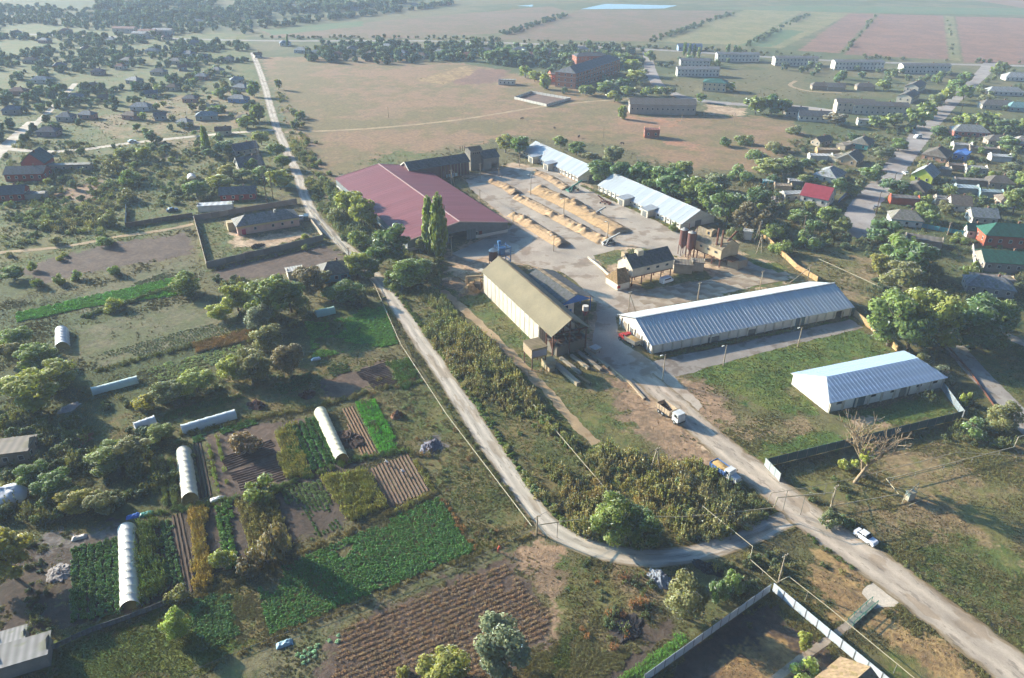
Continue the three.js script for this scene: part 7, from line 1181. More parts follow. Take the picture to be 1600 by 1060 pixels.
// type r = round, p = poplar, b = bush, x = bare
const T = { r: 'round', p: 'poplar', b: 'bush', x: 'bare' };
const TREES = [
  // lower half
  [960, 768, 848, 72, 'r', 'mid'], [1008, 786, 852, 56, 'r', 'dark'], [1073, 888, 972, 76, 'r', 'olive'], [795, 962, 1062, 96, 'r', 'silver'], [702, 1016, 1072, 84, 'r', 'yellow'], [640, 1036, 1064, 26, 'b', 'yellow'], [284, 958, 1006, 42, 'r', 'lime'], [1262, 981, 1010, 28, 'r', 'lime'], [1262, 1020, 1060, 60, 'b', 'lime'], [30, 838, 925, 86, 'r', 'yellow'], [1128, 895, 940, 40, 'b', 'dark'], [1155, 880, 925, 40, 'b', 'mid'], [1565, 614, 668, 52, 'r', 'olive'], [1508, 598, 624, 20, 'b', 'lime'], [1520, 640, 672, 50, 'b', 'mid'], [1338, 634, 762, 90, 'x', 'olive'], [1352, 636, 752, 100, 'x', 'light'], [1322, 708, 728, 22, 'b', 'lime'], [1300, 790, 815, 40, 'b', 'olive'], [1325, 800, 815, 30, 'b', 'mid'],
  [130, 770, 810, 60, 'r', 'yellow'], [165, 775, 815, 50, 'r', 'olive'], [175, 700, 745, 70, 'r', 'mid'], [215, 690, 735, 60, 'r', 'olive'], [255, 668, 700, 44, 'r', 'mid'], [90, 745, 790, 60, 'r', 'dark'], [60, 730, 770, 50, 'r', 'dark'], [385, 678, 715, 54, 'b', 'brown'], [355, 860, 895, 40, 'b', 'light'], [395, 862, 900, 46, 'b', 'brown'], [440, 795, 885, 60, 'b', 'brown'], [410, 752, 782, 60, 'b', 'mid'], [285, 915, 945, 40, 'b', 'olive'],
  [55, 586, 655, 92, 'r', 'light'], [95, 570, 620, 60, 'r', 'yellow'], [60, 545, 590, 60, 'r', 'mid'], [30, 520, 560, 50, 'r', 'mid'], [20, 545, 580, 40, 'r', 'olive'], [310, 582, 625, 62, 'r', 'light'], [265, 600, 640, 50, 'r', 'olive'], [230, 620, 650, 40, 'b', 'yellow'], [400, 545, 605, 60, 'r', 'olive'], [365, 560, 605, 50, 'r', 'light'], [450, 540, 595, 56, 'r', 'brown'], [420, 510, 555, 50, 'r', 'olive'], [405, 480, 530, 46, 'r', 'silver'],
  [425, 432, 512, 84, 'r', 'mid'], [372, 444, 498, 52, 'r', 'light'], [455, 440, 500, 60, 'r', 'dark'], [485, 416, 472, 58, 'r', 'brown'], [345, 480, 508, 42, 'r', 'lime'], [290, 430, 470, 44, 'r', 'mid'], [545, 440, 480, 50, 'r', 'dark'], [520, 448, 480, 40, 'r', 'mid'], [558, 394, 440, 46, 'r', 'light'], [500, 425, 452, 36, 'r', 'olive'], [475, 368, 386, 14, 'r', 'lime'], [475, 384, 398, 12, 'b', 'mid'],
  [670, 314, 408, 24, 'p', 'mid'], [685, 310, 414, 30, 'p', 'mid'], [655, 358, 402, 17, 'r', 'olive'], [612, 352, 415, 56, 'r', 'dark'], [545, 298, 345, 40, 'r', 'light'], [566, 308, 366, 46, 'r', 'light'], [590, 385, 425, 36, 'r', 'dark'], [640, 402, 456, 66, 'r', 'mid'], [575, 402, 440, 40, 'r', 'mid'], [668, 408, 444, 36, 'r', 'olive'], [530, 320, 355, 40, 'b', 'olive'], [560, 360, 392, 44, 'b', 'mid'], [610, 420, 455, 40, 'b', 'mid'],
  // right, near the barns and the access road
  [1388, 438, 545, 86, 'r', 'mid'], [1440, 432, 548, 92, 'r', 'light'], [1418, 470, 552, 70, 'r', 'dark'], [1515, 446, 540, 100, 'r', 'dark'], [1550, 452, 520, 60, 'r', 'mid'], [1395, 352, 425, 60, 'r', 'mid'], [1420, 360, 440, 66, 'r', 'dark'], [1375, 330, 378, 52, 'r', 'dark'], [1405, 395, 460, 66, 'r', 'olive'], [1372, 385, 430, 40, 'r', 'yellow'], [1448, 398, 445, 34, 'r', 'olive'], [1470, 555, 590, 36, 'b', 'silver'], [1440, 540, 570, 30, 'b', 'olive'], [1515, 395, 430, 24, 'b', 'mid'],
  // behind the cattle barns
  [786, 208, 243, 30, 'r', 'yellow'], [808, 210, 248, 28, 'r', 'mid'], [872, 209, 234, 26, 'r', 'mid'], [897, 217, 244, 28, 'r', 'mid'], [918, 234, 252, 26, 'r', 'olive'], [953, 222, 262, 34, 'r', 'olive'], [935, 246, 290, 44, 'r', 'mid'], [965, 246, 295, 46, 'r', 'dark'], [995, 246, 300, 46, 'r', 'dark'], [1022, 252, 306, 48, 'r', 'mid'], [1048, 258, 316, 52, 'r', 'dark'], [1078, 266, 326, 54, 'r', 'mid'], [1105, 276, 338, 54, 'r', 'mid'], [1132, 290, 350, 50, 'r', 'dark'], [1116, 262, 300, 44, 'r', 'olive'], [1060, 246, 278, 40, 'r', 'mid'], [1160, 305, 362, 46, 'r', 'brown'], [1186, 318, 368, 40, 'r', 'brown'], [1178, 285, 325, 40, 'r', 'dark'], [1145, 345, 372, 26, 'b', 'olive'], [1205, 340, 375, 40, 'r', 'mid'], [1255, 350, 385, 44, 'b', 'mid'], [1220, 362, 392, 40, 'b', 'mid'], [1048, 342, 358, 18, 'b', 'mid'],
  // yards left of the street
  [1245, 318, 346, 40, 'r', 'mid'], [1290, 312, 352, 44, 'r', 'light'], [1275, 330, 360, 40, 'b', 'dark'], [1310, 330, 360, 36, 'r', 'mid'], [1310, 268, 300, 30, 'r', 'dark'], [1330, 280, 300, 26, 'r', 'mid'], [1358, 250, 278, 38, 'r', 'mid'], [1375, 220, 245, 34, 'r', 'olive'], [1400, 205, 230, 30, 'r', 'mid'], [1255, 265, 285, 30, 'r', 'mid'], [1225, 240, 270, 50, 'r', 'mid'], [1195, 242, 272, 44, 'r', 'light'], [1210, 215, 235, 36, 'b', 'olive'], [1180, 225, 250, 40, 'b', 'mid'], [1150, 250, 280, 44, 'b', 'mid'], [1330, 200, 218, 22, 'r', 'dark'], [1255, 240, 260, 26, 'r', 'dark'], [1280, 258, 275, 26, 'r', 'olive'], [1238, 190, 205, 30, 'b', 'olive'], [1160, 205, 222, 30, 'b', 'mid'],
  [1175, 142, 178, 36, 'r', 'mid'], [1200, 140, 178, 36, 'r', 'dark'], [1218, 146, 176, 26, 'r', 'mid'], [1300, 168, 192, 34, 'r', 'brown'], [1365, 170, 194, 34, 'r', 'light'], [1392, 166, 192, 34, 'r', 'mid'], [1425, 158, 196, 36, 'r', 'light'], [1440, 148, 180, 30, 'r', 'mid'], [1455, 135, 168, 26, 'r', 'olive'], [1470, 125, 155, 26, 'r', 'light'], [1485, 112, 140, 24, 'r', 'mid'], [1500, 100, 125, 22, 'r', 'mid'], [1555, 85, 112, 28, 'r', 'mid'], [1305, 103, 126, 22, 'r', 'dark'], [1375, 115, 136, 24, 'r', 'light'], [1460, 102, 125, 12, 'p', 'mid'], [1130, 62, 88, 7, 'p', 'dark'], [1142, 64, 88, 7, 'p', 'dark'], [1148, 66, 88, 7, 'p', 'mid'], [1063, 60, 88, 6, 'p', 'dark'], [1070, 62, 90, 6, 'p', 'dark'], [1078, 64, 90, 6, 'p', 'dark'], [1085, 68, 92, 6, 'p', 'mid'], [738, 56, 82, 5, 'p', 'dark'], [443, 60, 80, 5, 'p', 'dark'],
  // right of the street
  [1445, 240, 262, 30, 'r', 'olive'], [1462, 185, 206, 28, 'r', 'dark'], [1500, 165, 195, 34, 'r', 'light'], [1530, 160, 200, 40, 'r', 'mid'], [1560, 172, 205, 40, 'r', 'dark'], [1590, 172, 200, 30, 'r', 'mid'], [1570, 200, 225, 34, 'r', 'mid'], [1595, 255, 290, 30, 'r', 'light'], [1580, 280, 330, 40, 'r', 'mid'], [1440, 305, 340, 36, 'r', 'light'], [1450, 318, 348, 30, 'r', 'mid'], [1392, 270, 298, 40, 'r', 'dark'], [1425, 285, 305, 30, 'b', 'mid'], [1480, 275, 300, 30, 'b', 'mid'], [1500, 120, 150, 26, 'r', 'mid'], [1535, 135, 155, 24, 'r', 'olive'], [1548, 255, 275, 26, 'b', 'light'], [1576, 240, 262, 30, 'r', 'olive'], [1470, 300, 320, 26, 'b', 'olive'], [1495, 352, 372, 30, 'b', 'mid'],
  // school and middle distance
  [980, 88, 118, 30, 'r', 'light'], [990, 104, 130, 34, 'r', 'light'], [965, 118, 140, 30, 'r', 'dark'], [940, 125, 145, 30, 'r', 'mid'], [910, 130, 150, 26, 'r', 'mid'], [846, 112, 142, 20, 'r', 'light'], [815, 100, 124, 20, 'r', 'light'], [830, 108, 130, 22, 'r', 'light'], [955, 138, 160, 26, 'r', 'light'], [975, 130, 150, 26, 'r', 'mid'], [1005, 132, 150, 24, 'r', 'mid'], [1025, 130, 148, 22, 'r', 'mid'], [1040, 130, 148, 20, 'r', 'olive'], [780, 72, 100, 36, 'r', 'dark'], [805, 76, 102, 36, 'r', 'dark'], [760, 78, 100, 26, 'r', 'mid'], [1010, 75, 95, 22, 'r', 'mid'], [970, 78, 98, 26, 'r', 'mid'], [880, 80, 98, 26, 'r', 'mid'], [1130, 122, 140, 26, 'r', 'dark'], [1090, 140, 158, 16, 'r', 'mid'], [967, 168, 186, 16, 'b', 'mid'],
  // left, beyond the compound
  [320, 206, 252, 13, 'p', 'light'], [222, 236, 262, 26, 'r', 'light'], [190, 238, 262, 26, 'r', 'yellow'], [350, 228, 250, 36, 'r', 'dark'], [405, 208, 236, 26, 'r', 'light'], [392, 250, 275, 30, 'b', 'mid'], [435, 268, 306, 44, 'r', 'light'], [410, 262, 292, 34, 'r', 'mid'], [438, 245, 272, 26, 'r', 'mid'], [428, 228, 252, 28, 'r', 'mid'], [350, 262, 288, 30, 'r', 'yellow'], [345, 278, 308, 46, 'r', 'light'], [305, 288, 318, 46, 'r', 'mid'], [375, 268, 290, 30, 'r', 'mid'], [180, 250, 285, 40, 'b', 'olive'], [200, 272, 300, 40, 'b', 'mid'], [170, 328, 365, 30, 'b', 'olive'], [195, 300, 325, 34, 'b', 'olive'], [165, 372, 395, 30, 'b', 'mid'], [180, 418, 440, 22, 'b', 'mid'], [118, 428, 448, 18, 'b', 'mid'], [90, 435, 455, 20, 'b', 'mid'], [60, 440, 460, 22, 'b', 'mid'], [50, 418, 436, 16, 'b', 'light'], [175, 470, 495, 34, 'b', 'light'], [20, 425, 450, 36, 'r', 'mid'], [382, 185, 210, 30, 'r', 'mid'], [400, 165, 200, 26, 'r', 'mid'], [392, 130, 160, 22, 'r', 'mid'], [330, 170, 190, 26, 'r', 'mid'], [340, 142, 160, 26, 'r', 'mid'], [430, 110, 150, 12, 'r', 'olive'], [1128, 208, 226, 22, 'b', 'dark'],
];
for (const t of TREES) { const o = {}; if (t[4] === 'x') o.tuft = [[0.6, 6.2, 0.4, 1.3], [-0.8, 4.6, 0.6, 1.1], [1.2, 4.8, -0.8, 0.9], [0.2, 7.6, -0.2, 0.8]]; tree(t[0], t[1], t[2], t[3], T[t[4]], t[5], o); }
// shrubs one can tell apart along the lane and in the yards
function scatterTrees(n, poly, rMin, rMax, tones, type = 'round', seedN = 1, gap = 1) {
  reseed(seedN); const pts = poly.map(p => P(...p)), used = []; let a = 1e9, b = -1e9, c = 1e9, e = -1e9; for (const p of pts) { a = Math.min(a, p[0]); b = Math.max(b, p[0]); c = Math.min(c, p[1]); e = Math.max(e, p[1]); }
  for (let k = 0, t = 0; k < n && t < n * 60; t++) { const x = rr(a, b), z = rr(c, e); if (!inPoly(x, z, pts) || classAt(x, z) === 9) continue; const r = rr(rMin, rMax); if (used.some(u => Math.hypot(u[0] - x, u[1] - z) < (u[2] + r) * 0.7 * gap)) continue; used.push([x, z, r]); plantTree(x, z, r, r * rr(1.5, 2.1) * (type === 'bush' ? 0.8 : 1), type, tones[Math.floor(rnd() * tones.length)]); k++; }
}
scatterTrees(16, [[1250, 215], [1400, 195], [1330, 330], [1180, 330], [1150, 260]], 1.4, 3, ['mid', 'olive', 'light', 'dark'], 'round', 31);
scatterTrees(16, [[1440, 210], [1600, 180], [1600, 340], [1400, 340]], 1.2, 2.6, ['mid', 'olive', 'light', 'dark'], 'round', 32);
scatterTrees(40, [[230, 150], [360, 110], [410, 205], [330, 290], [180, 300]], 1.5, 3.2, ['mid', 'olive', 'blue', 'light'], 'round', 33);
scatterTrees(16, [[440, 180], [470, 190], [530, 300], [500, 300], [455, 240]], 1.1, 2.2, ['mid', 'olive'], 'bush', 34);
scatterTrees(22, [[0, 300], [170, 270], [300, 300], [190, 330], [160, 400], [0, 440]], 1.2, 2.6, ['mid', 'olive', 'light', 'yellow'], 'bush', 35);
labelTrees();
// ---------- plants nobody could count ----------
const dummy = new THREE.Object3D(), colr = new THREE.Color();
function mass(name, label, category, geo, material, items) {                          // items: [x, z, sx, sy, tint, (r, g, b)]
  if (!items.length) return; const m = new THREE.InstancedMesh(geo, material, items.length); m.name = numbered(name); m.castShadow = m.receiveShadow = true;
  items.forEach((q, i) => { dummy.position.set(q[0], q[6] || -0.02, q[1]); dummy.rotation.set(rr(-0.06, 0.06), q[5] ?? rnd() * 6.283, rr(-0.06, 0.06)); dummy.scale.set(q[2], q[3], q[2]); dummy.updateMatrix(); m.setMatrixAt(i, dummy.matrix); colr.setRGB(...(Array.isArray(q[4]) ? q[4] : [q[4], q[4], q[4]])); m.setColorAt(i, colr); });
  scene.add(m); return tag(m, label, category, null, 'stuff');
}
function fill(poly, n, fn, world = false) {
  const pts = world ? poly : poly.map(p => P(...p)), out = []; let a = 1e9, b = -1e9, c = 1e9, e = -1e9; for (const p of pts) { a = Math.min(a, p[0]); b = Math.max(b, p[0]); c = Math.min(c, p[1]); e = Math.max(e, p[1]); }
  for (let k = 0, t = 0; k < n && t < n * 12; t++) { const x = rr(a, b), z = rr(c, e); if (!inPoly(x, z, pts)) continue; const q = fn(x, z); if (q) { out.push(q); k++; } } return out;
}
const area = poly => { const p = poly.map(q => P(...q)); let s = 0; for (let i = 0, j = p.length - 1; i < p.length; j = i++) s += p[j][0] * p[i][1] - p[i][0] * p[j][1]; return Math.abs(s) / 2; };
const free = (x, z) => classAt(x, z) !== 9;
reseed(900);
function thicket(label, poly, per100, sMin, sMax, kinds, seedN) {                        // kinds: [[geo, hex, share, yScale]]
  reseed(seedN); const N = area(poly) / 100 * per100;
  for (const [geo, hex, share, ys] of kinds) mass('thicket', label, 'bushes', geo, leaf(hex, 0.4), fill(poly, Math.round(N * share), (x, z) => { const u = x * 0.48 + z * 0.877, v = -x * 0.877 + z * 0.48, nn = fbm(u * 0.05 + seedN, v * 0.16, 3); if (!free(x, z) || nn < 0.3 + 0.08 * rnd()) return null; const s = rr(sMin, sMax) * clamp(0.45 + (nn - 0.3) * 2.3, 0.45, 1.2), pn = noise(x * 0.08 + seedN, z * 0.08), t = rr(0.8, 1.2) * (0.72 + 0.56 * pn), hu = 0.82 + 0.36 * noise(x * 0.06 + 9, z * 0.06 + seedN); return [x, z, s, s * ys * rr(0.8, 1.2), [t * hu, t, t * rr(0.85, 1.1)]]; }));
}
const lane1 = [[600, 458], [680, 455], [735, 515], [795, 570], [850, 645], [915, 705], [1000, 706], [1090, 722], [1175, 768], [1222, 800], [1150, 832], [1060, 856], [980, 856], [905, 832], [858, 795], [800, 718], [740, 630], [690, 555], [640, 490]];
thicket('dense thicket of weeds and bushes right of the lane', lane1, 44, 0.7, 1.8, [[CR.bush[0], 0x8c9044, 0.12, 1], [CR.weed[0], 0xa6a05c, 0.5, 1.35], [CR.bush[1], 0x6c8038, 0.14, 0.9], [CR.weed[1], 0x8a9040, 0.42, 1.3], [CR.weed[2], 0x9a924e, 0.3, 1.2]], 41);
thicket('overgrown strip between the lane and the maroon hall', [[470, 285], [515, 288], [600, 360], [650, 410], [690, 412], [690, 455], [600, 440], [560, 402], [500, 340]], 20, 0.9, 2, [[CR.bush[1], 0x65792e, 0.5, 1], [CR.weed[2], 0x8d9144, 0.5, 1.2]], 42);
thicket('weeds and bushes along the upper lane verge', [[425, 150], [440, 150], [480, 240], [520, 285], [480, 290], [450, 235]], 9, 0.9, 2, [[CR.bush[2], 0x748438, 0.5, 1], [CR.weed[1], 0x97944e, 0.5, 1.1]], 43);
thicket('weedy bushes around the cattle barn trees', [[930, 265], [1000, 260], [1180, 320], [1240, 370], [1180, 370], [1120, 345], [1030, 305]], 12, 1, 2.2, [[CR.bush[0], 0x566b2d, 0.6, 1], [CR.weed[0], 0x848748, 0.4, 1.2]], 44);
thicket('scrub between the tan wall and the village street', [[1140, 265], [1260, 300], [1340, 345], [1350, 380], [1260, 385], [1190, 340]], 10, 0.8, 1.9, [[CR.bush[1], 0x5d6f31, 0.6, 1], [CR.weed[2], 0x8b8346, 0.5, 1.1]], 45);
thicket('scrub on the verge by the access road', [[1400, 600], [1500, 600], [1600, 690], [1560, 690], [1500, 690], [1420, 688], [1505, 645]], 9, 0.7, 1.5, [[CR.weed[1], 0x7e8842, 0.6, 1.2], [CR.bush[0], 0x667734, 0.4, 0.9]], 46);
thicket('scrub beside the road portal and sheet fence', [[1225, 742], [1330, 742], [1345, 800], [1300, 810], [1240, 770]], 14, 0.6, 1.4, [[CR.weed[0], 0x88833c, 0.6, 1.2], [CR.bush[2], 0x65722d, 0.4, 0.9]], 47);
thicket('scrub below the lane bend', [[1120, 880], [1200, 850], [1280, 850], [1340, 900], [1270, 890], [1230, 900], [1160, 930], [1120, 930]], 12, 0.7, 1.5, [[CR.weed[2], 0x8d873e, 0.6, 1.1], [CR.bush[1], 0x5a692b, 0.5, 1]], 48);
thicket('overgrown vegetable plot of weeds beside the round olive tree', [[915, 875], [1020, 880], [1050, 950], [1000, 1000], [930, 1030], [905, 990]], 16, 0.5, 1.2, [[CR.weed[0], 0x6c7c34, 0.6, 0.9], [CR.weed[1], 0xa4793a, 0.25, 0.9], [CR.bush[1], 0x4f642b, 0.3, 0.8]], 49);
thicket('dense scrub of the left gardens', [[0, 640], [140, 680], [260, 680], [310, 720], [280, 780], [210, 800], [60, 830], [0, 820]], 12, 0.9, 1.9, [[CR.bush[0], 0x4c6227, 0.5, 0.9], [CR.weed[1], 0x787c32, 0.5, 1.1], [CR.bush[2], 0x62722d, 0.3, 0.9]], 50);
thicket('scrub in the garden trees left of the lane', [[330, 440], [560, 440], [610, 480], [500, 500], [440, 520], [470, 600], [330, 620], [210, 650], [130, 650], [300, 590], [390, 540]], 8, 0.8, 1.8, [[CR.bush[1], 0x556929, 0.5, 0.9], [CR.weed[2], 0x84833a, 0.5, 1]], 51);
thicket('weedy slope between the gardens and the lane', [[560, 620], [640, 560], [690, 640], [760, 730], [835, 825], [765, 865], [700, 785], [640, 710], [590, 690]], 20, 0.35, 0.9, [[CR.weed[0], 0x847c36, 0.5, 0.8], [CR.weed[1], 0x97753a, 0.35, 0.7], [CR.bush[1], 0x6a7c32, 0.25, 0.6]], 52);
thicket('hedge scrub in the lower left corner', [[0, 850], [80, 860], [110, 1000], [60, 1010], [0, 1000]], 28, 0.6, 1.4, [[CR.bush[2], 0x475b25, 0.5, 0.8], [CR.weed[0], 0x747736, 0.5, 0.9]], 53);
thicket('scrub belt across the left fields', [[0, 350], [160, 320], [200, 260], [225, 270], [185, 385], [150, 375], [0, 372]], 9, 0.7, 1.7, [[CR.weed[1], 0x95954c, 0.6, 1], [CR.bush[1], 0x707e3a, 0.4, 0.9]], 54);
thicket('scrub of the upper left gardens', [[0, 230], [170, 235], [330, 225], [440, 290], [320, 330], [190, 330], [0, 420]], 9, 0.7, 1.6, [[CR.weed[2], 0x878b48, 0.5, 1], [CR.bush[0], 0x667838, 0.5, 0.9]], 55);
thicket('scrub in the yards along the village street', [[1230, 215], [1420, 190], [1600, 190], [1600, 440], [1540, 440], [1350, 350], [1180, 300]], 4, 0.7, 1.7, [[CR.bush[2], 0x607538, 0.6, 0.9], [CR.weed[0], 0x878a4c, 0.4, 1]], 56);
thicket('undergrowth below the walnut trees', [[1350, 430], [1450, 430], [1580, 470], [1540, 540], [1420, 550], [1370, 520]], 14, 0.8, 1.8, [[CR.bush[0], 0x475c27, 0.6, 0.8], [CR.weed[1], 0x74793a, 0.4, 0.9]], 57);
thicket('undergrowth on the slope below the street bend', [[1340, 360], [1470, 370], [1470, 430], [1380, 440]], 10, 0.8, 1.7, [[CR.bush[1], 0x566a2f, 0.6, 0.9], [CR.weed[2], 0x7f8348, 0.4, 0.9]], 58);
// ---------- far woods that read as one mass ----------
function wood(label, poly, per100, rMin, rMax, hexes, seedN, thin = 0.3) {
  reseed(seedN); const N = area(poly) / 100 * per100;
  hexes.forEach((hex, i) => mass('distant_trees', label, 'trees', CR.far[i % 3], leaf(hex, 0.3), fill(poly, Math.round(N / hexes.length), (x, z) => { if (!free(x, z) || fbm(x * 0.02 + seedN, z * 0.02, 3) < thin) return null; const r = rr(rMin, rMax), t = rr(0.75, 1.25); return [x, z, r, r * rr(0.75, 1.2), [t * rr(0.95, 1.1), t, t * rr(0.9, 1.1)], undefined]; })));
}
wood('hazy village trees on the upper left', [[-60, 20], [380, 24], [390, 60], [200, 68], [380, 76], [385, 100], [270, 150], [150, 190], [60, 235], [-80, 235]], 1.0, 1.3, 3.2, [0x5c7648, 0x6b834d, 0x4e6b43], 61, 0.38);
wood('tree belt of the middle village', [[480, 72], [700, 74], [900, 74], [1010, 76], [1000, 108], [830, 106], [700, 100], [560, 104], [470, 100]], 1.1, 2, 4, [0x5c7346, 0x6e8450, 0x4d6641], 62, 0.36);
wood('trees of the farthest village behind the brown field', [[150, 45], [400, 34], [640, 10], [640, -8], [300, -6], [140, 8]], 0.4, 3, 6, [0x5f7552, 0x6e825a], 63, 0.4);
wood('trees among the far white blocks', [[1010, 84], [1200, 96], [1480, 108], [1460, 125], [1290, 116], [1100, 104], [1020, 104]], 0.35, 1.6, 3.2, [0x64794b, 0x758755], 64, 0.4);
wood('trees along both sides of the village street', [[1330, 285], [1372, 248], [1420, 190], [1500, 110], [1520, 108], [1440, 205], [1390, 268], [1352, 300]], 1.3, 1.4, 2.8, [0x6a7f48, 0x808e55], 65, 0.3);
wood('trees of the right hand village', [[1545, 100], [1640, 100], [1640, 300], [1560, 330], [1480, 300], [1430, 290], [1480, 200]], 0.25, 1.2, 2.4, [0x607646, 0x768752], 66, 0.4);
wood('scattered trees of the upper left fields', [[0, 330], [0, 240], [200, 235], [400, 215], [400, 130], [330, 110], [200, 150], [330, 290], [180, 300]], 0.55, 1.2, 2.8, [0x667d4b, 0x7f8c5c], 67, 0.4);
wood('trees behind the school', [[880, 98], [990, 92], [1000, 130], [960, 150], [890, 150], [830, 140], [850, 110]], 0.6, 1.4, 2.8, [0x647a48, 0x7a8c55], 68, 0.35);
wood('hedgerow between the far fields', [[1000, 62], [1135, 16], [1140, 18], [1010, 66]], 3, 1.2, 2.4, [0x6b7d4d], 69, 0.1); wood('hedgerow between the far fields', [[1150, 68], [1252, 16], [1258, 18], [1162, 70]], 3, 1.2, 2.2, [0x6b7d4d], 70, 0.1); wood('hedgerow between the far fields', [[1306, 77], [1360, 16], [1366, 16], [1313, 78]], 3, 1.2, 2.2, [0x707e4d], 71, 0.1); wood('hedgerow between the far fields', [[1478, 84], [1470, 20], [1476, 20], [1486, 84]], 2, 1, 2, [0x7f8455], 72, 0.2); wood('ditch bushes across the far meadow', [[770, 52], [870, 22], [880, 24], [790, 56]], 3, 1, 2.4, [0x62764b], 73, 0.1); wood('bushes along the highway', [[400, 62], [760, 60], [1300, 80], [1600, 88], [1600, 91], [1200, 82], [700, 64], [400, 67]], 1.2, 0.8, 2, [0x767f50], 74, 0.35); wood('edge of the farthest village', [[400, 52], [700, 10], [700, 6], [390, 44]], 1, 2, 4, [0x5f7552], 75, 0.2);
// ---------- crops in rows ----------
function crop(label, poly, dirPx, rowGap, step, geo, hex, sMin, sMax, ys, seedN, o = {}) {      // rows run along dirPx (two pixels)
  reseed(seedN); const pts = poly.map(p => P(...p)), A = P(...dirPx[0]), B = P(...dirPx[1]), l = Math.hypot(B[0] - A[0], B[1] - A[1]), d = [(B[0] - A[0]) / l, (B[1] - A[1]) / l], n = [-d[1], d[0]], items = [];
  let a = 1e9, b = -1e9, c = 1e9, e = -1e9; for (const p of pts) { const u = p[0] * d[0] + p[1] * d[1], v = p[0] * n[0] + p[1] * n[1]; a = Math.min(a, u); b = Math.max(b, u); c = Math.min(c, v); e = Math.max(e, v); }
  for (let v = c; v < e; v += rowGap) for (let u = a + rnd() * step; u < b; u += step * rr(0.75, 1.25)) { const w = v + rr(-0.14, 0.14) * rowGap, x = u * d[0] + w * n[0], z = u * d[1] + w * n[1]; if (!inPoly(x, z, pts) || rnd() < (o.gap || 0.04)) continue; if (o.bare && fbm(x * 0.12 + seedN, z * 0.12, 3) < o.bare) continue; const s = rr(sMin, sMax), t = rr(0.75, 1.25); items.push([x, z, s, s * ys * rr(0.8, 1.2), [t * rr(0.92, 1.1), t, t * rr(0.88, 1.08)]]); }
  mass('crop', label, 'crop', geo, leaf(hex, 0.2), items);
}
const rowA = [[405, 905], [690, 775]], rowB = [[405, 905], [430, 1000]];
crop('large bright green vegetable field in the foreground', [[404, 912], [690, 778], [746, 862], [428, 998]], rowB, 0.75, 0.6, CR.lump[0], 0x568630, 0.36, 0.6, 0.62, 201, { bare: 0.25 });
crop('green vegetable bed left of the bare strip', [[310, 945], [362, 928], [378, 1000], [340, 1020], [300, 985]], rowB, 0.75, 0.6, CR.lump[0], 0x507c30, 0.36, 0.6, 0.6, 202, { bare: 0.3 });
crop('rows of dry stubble on the brown plot', [[540, 990], [720, 908], [790, 880], [868, 960], [860, 990], [740, 1090], [520, 1100]], [[560, 985], [800, 885]], 0.95, 0.45, CR.weed[2], 0xac9068, 0.3, 0.5, 0.6, 203, { gap: 0.12, bare: 0.28 });
crop('bright green bed beyond the garden trees', [[476, 505], [600, 478], [622, 540], [490, 565]], [[476, 505], [600, 478]], 0.8, 0.6, CR.lump[1], 0x649c30, 0.36, 0.6, 0.6, 204, { bare: 0.3 });
crop('long bright green strip across the left gardens', [[26, 500], [270, 442], [275, 470], [160, 485], [26, 515]], [[26, 500], [270, 442]], 0.8, 0.6, CR.lump[1], 0x70af32, 0.4, 0.65, 0.7, 205);
crop('light green bed beside the tilled strip', [[556, 632], [590, 628], [625, 705], [598, 715]], [[556, 632], [598, 715]], 0.8, 0.5, CR.weed[0], 0x78c33a, 0.4, 0.65, 0.9, 206);
crop('dark green rows left of the cream greenhouse', [[448, 672], [500, 655], [530, 725], [480, 745], [455, 720]], [[470, 665], [505, 735]], 1.5, 0.5, CR.lump[0], 0x4a7a27, 0.5, 0.8, 0.9, 207);
crop('yellowing bushy rows in the middle gardens', [[433, 682], [460, 668], [490, 745], [448, 755]], [[440, 680], [470, 750]], 1.3, 0.6, CR.weed[1], 0xa2a143, 0.7, 1.1, 1, 208);
crop('tall yellowing rows left of the person tilled plot', [[505, 752], [575, 738], [612, 790], [548, 822]], [[520, 750], [565, 815]], 1.2, 0.55, CR.weed[1], 0x9c9c3c, 0.6, 1.1, 1.1, 209);
crop('sparse green bed in the middle gardens', [[440, 770], [505, 752], [545, 825], [475, 855]], [[460, 765], [500, 840]], 0.9, 0.6, CR.lump[1], 0x6a813a, 0.3, 0.5, 0.6, 210, { bare: 0.4 });
crop('tall maize rows right of the lower left greenhouse', [[218, 835], [245, 822], [262, 930], [225, 955]], [[230, 830], [245, 945]], 1.1, 0.6, CR.weed[0], 0x778d36, 0.7, 1.2, 1.4, 211);
crop('dark vegetable rows left of the lower left greenhouse', [[110, 870], [195, 850], [200, 965], [110, 985]], [[150, 860], [155, 975]], 1.3, 0.55, CR.lump[0], 0x4b752c, 0.5, 0.8, 0.8, 212);
crop('low green rows beside the dark furrows', [[250, 825], [272, 820], [295, 920], [268, 925]], [[255, 825], [278, 920]], 0.9, 0.5, CR.lump[1], 0x5a813c, 0.35, 0.55, 0.8, 213, { gap: 0.2 });
crop('golden yellow bushy row', [[298, 805], [322, 800], [338, 915], [312, 930]], [[305, 805], [325, 925]], 1.1, 0.55, CR.weed[1], 0xb4a03c, 0.7, 1.1, 1.1, 214);
crop('green row right of the golden one', [[335, 800], [362, 792], [380, 890], [352, 900]], [[345, 800], [365, 895]], 1.2, 0.6, CR.lump[0], 0x6a9432, 0.5, 0.8, 0.9, 215, { gap: 0.2 });
crop('mixed brown and green rows in the middle gardens', [[375, 792], [430, 775], [468, 860], [395, 892]], [[395, 790], [425, 880]], 1.2, 0.6, CR.weed[2], 0x8f883a, 0.6, 1.1, 1, 216, { bare: 0.35 });
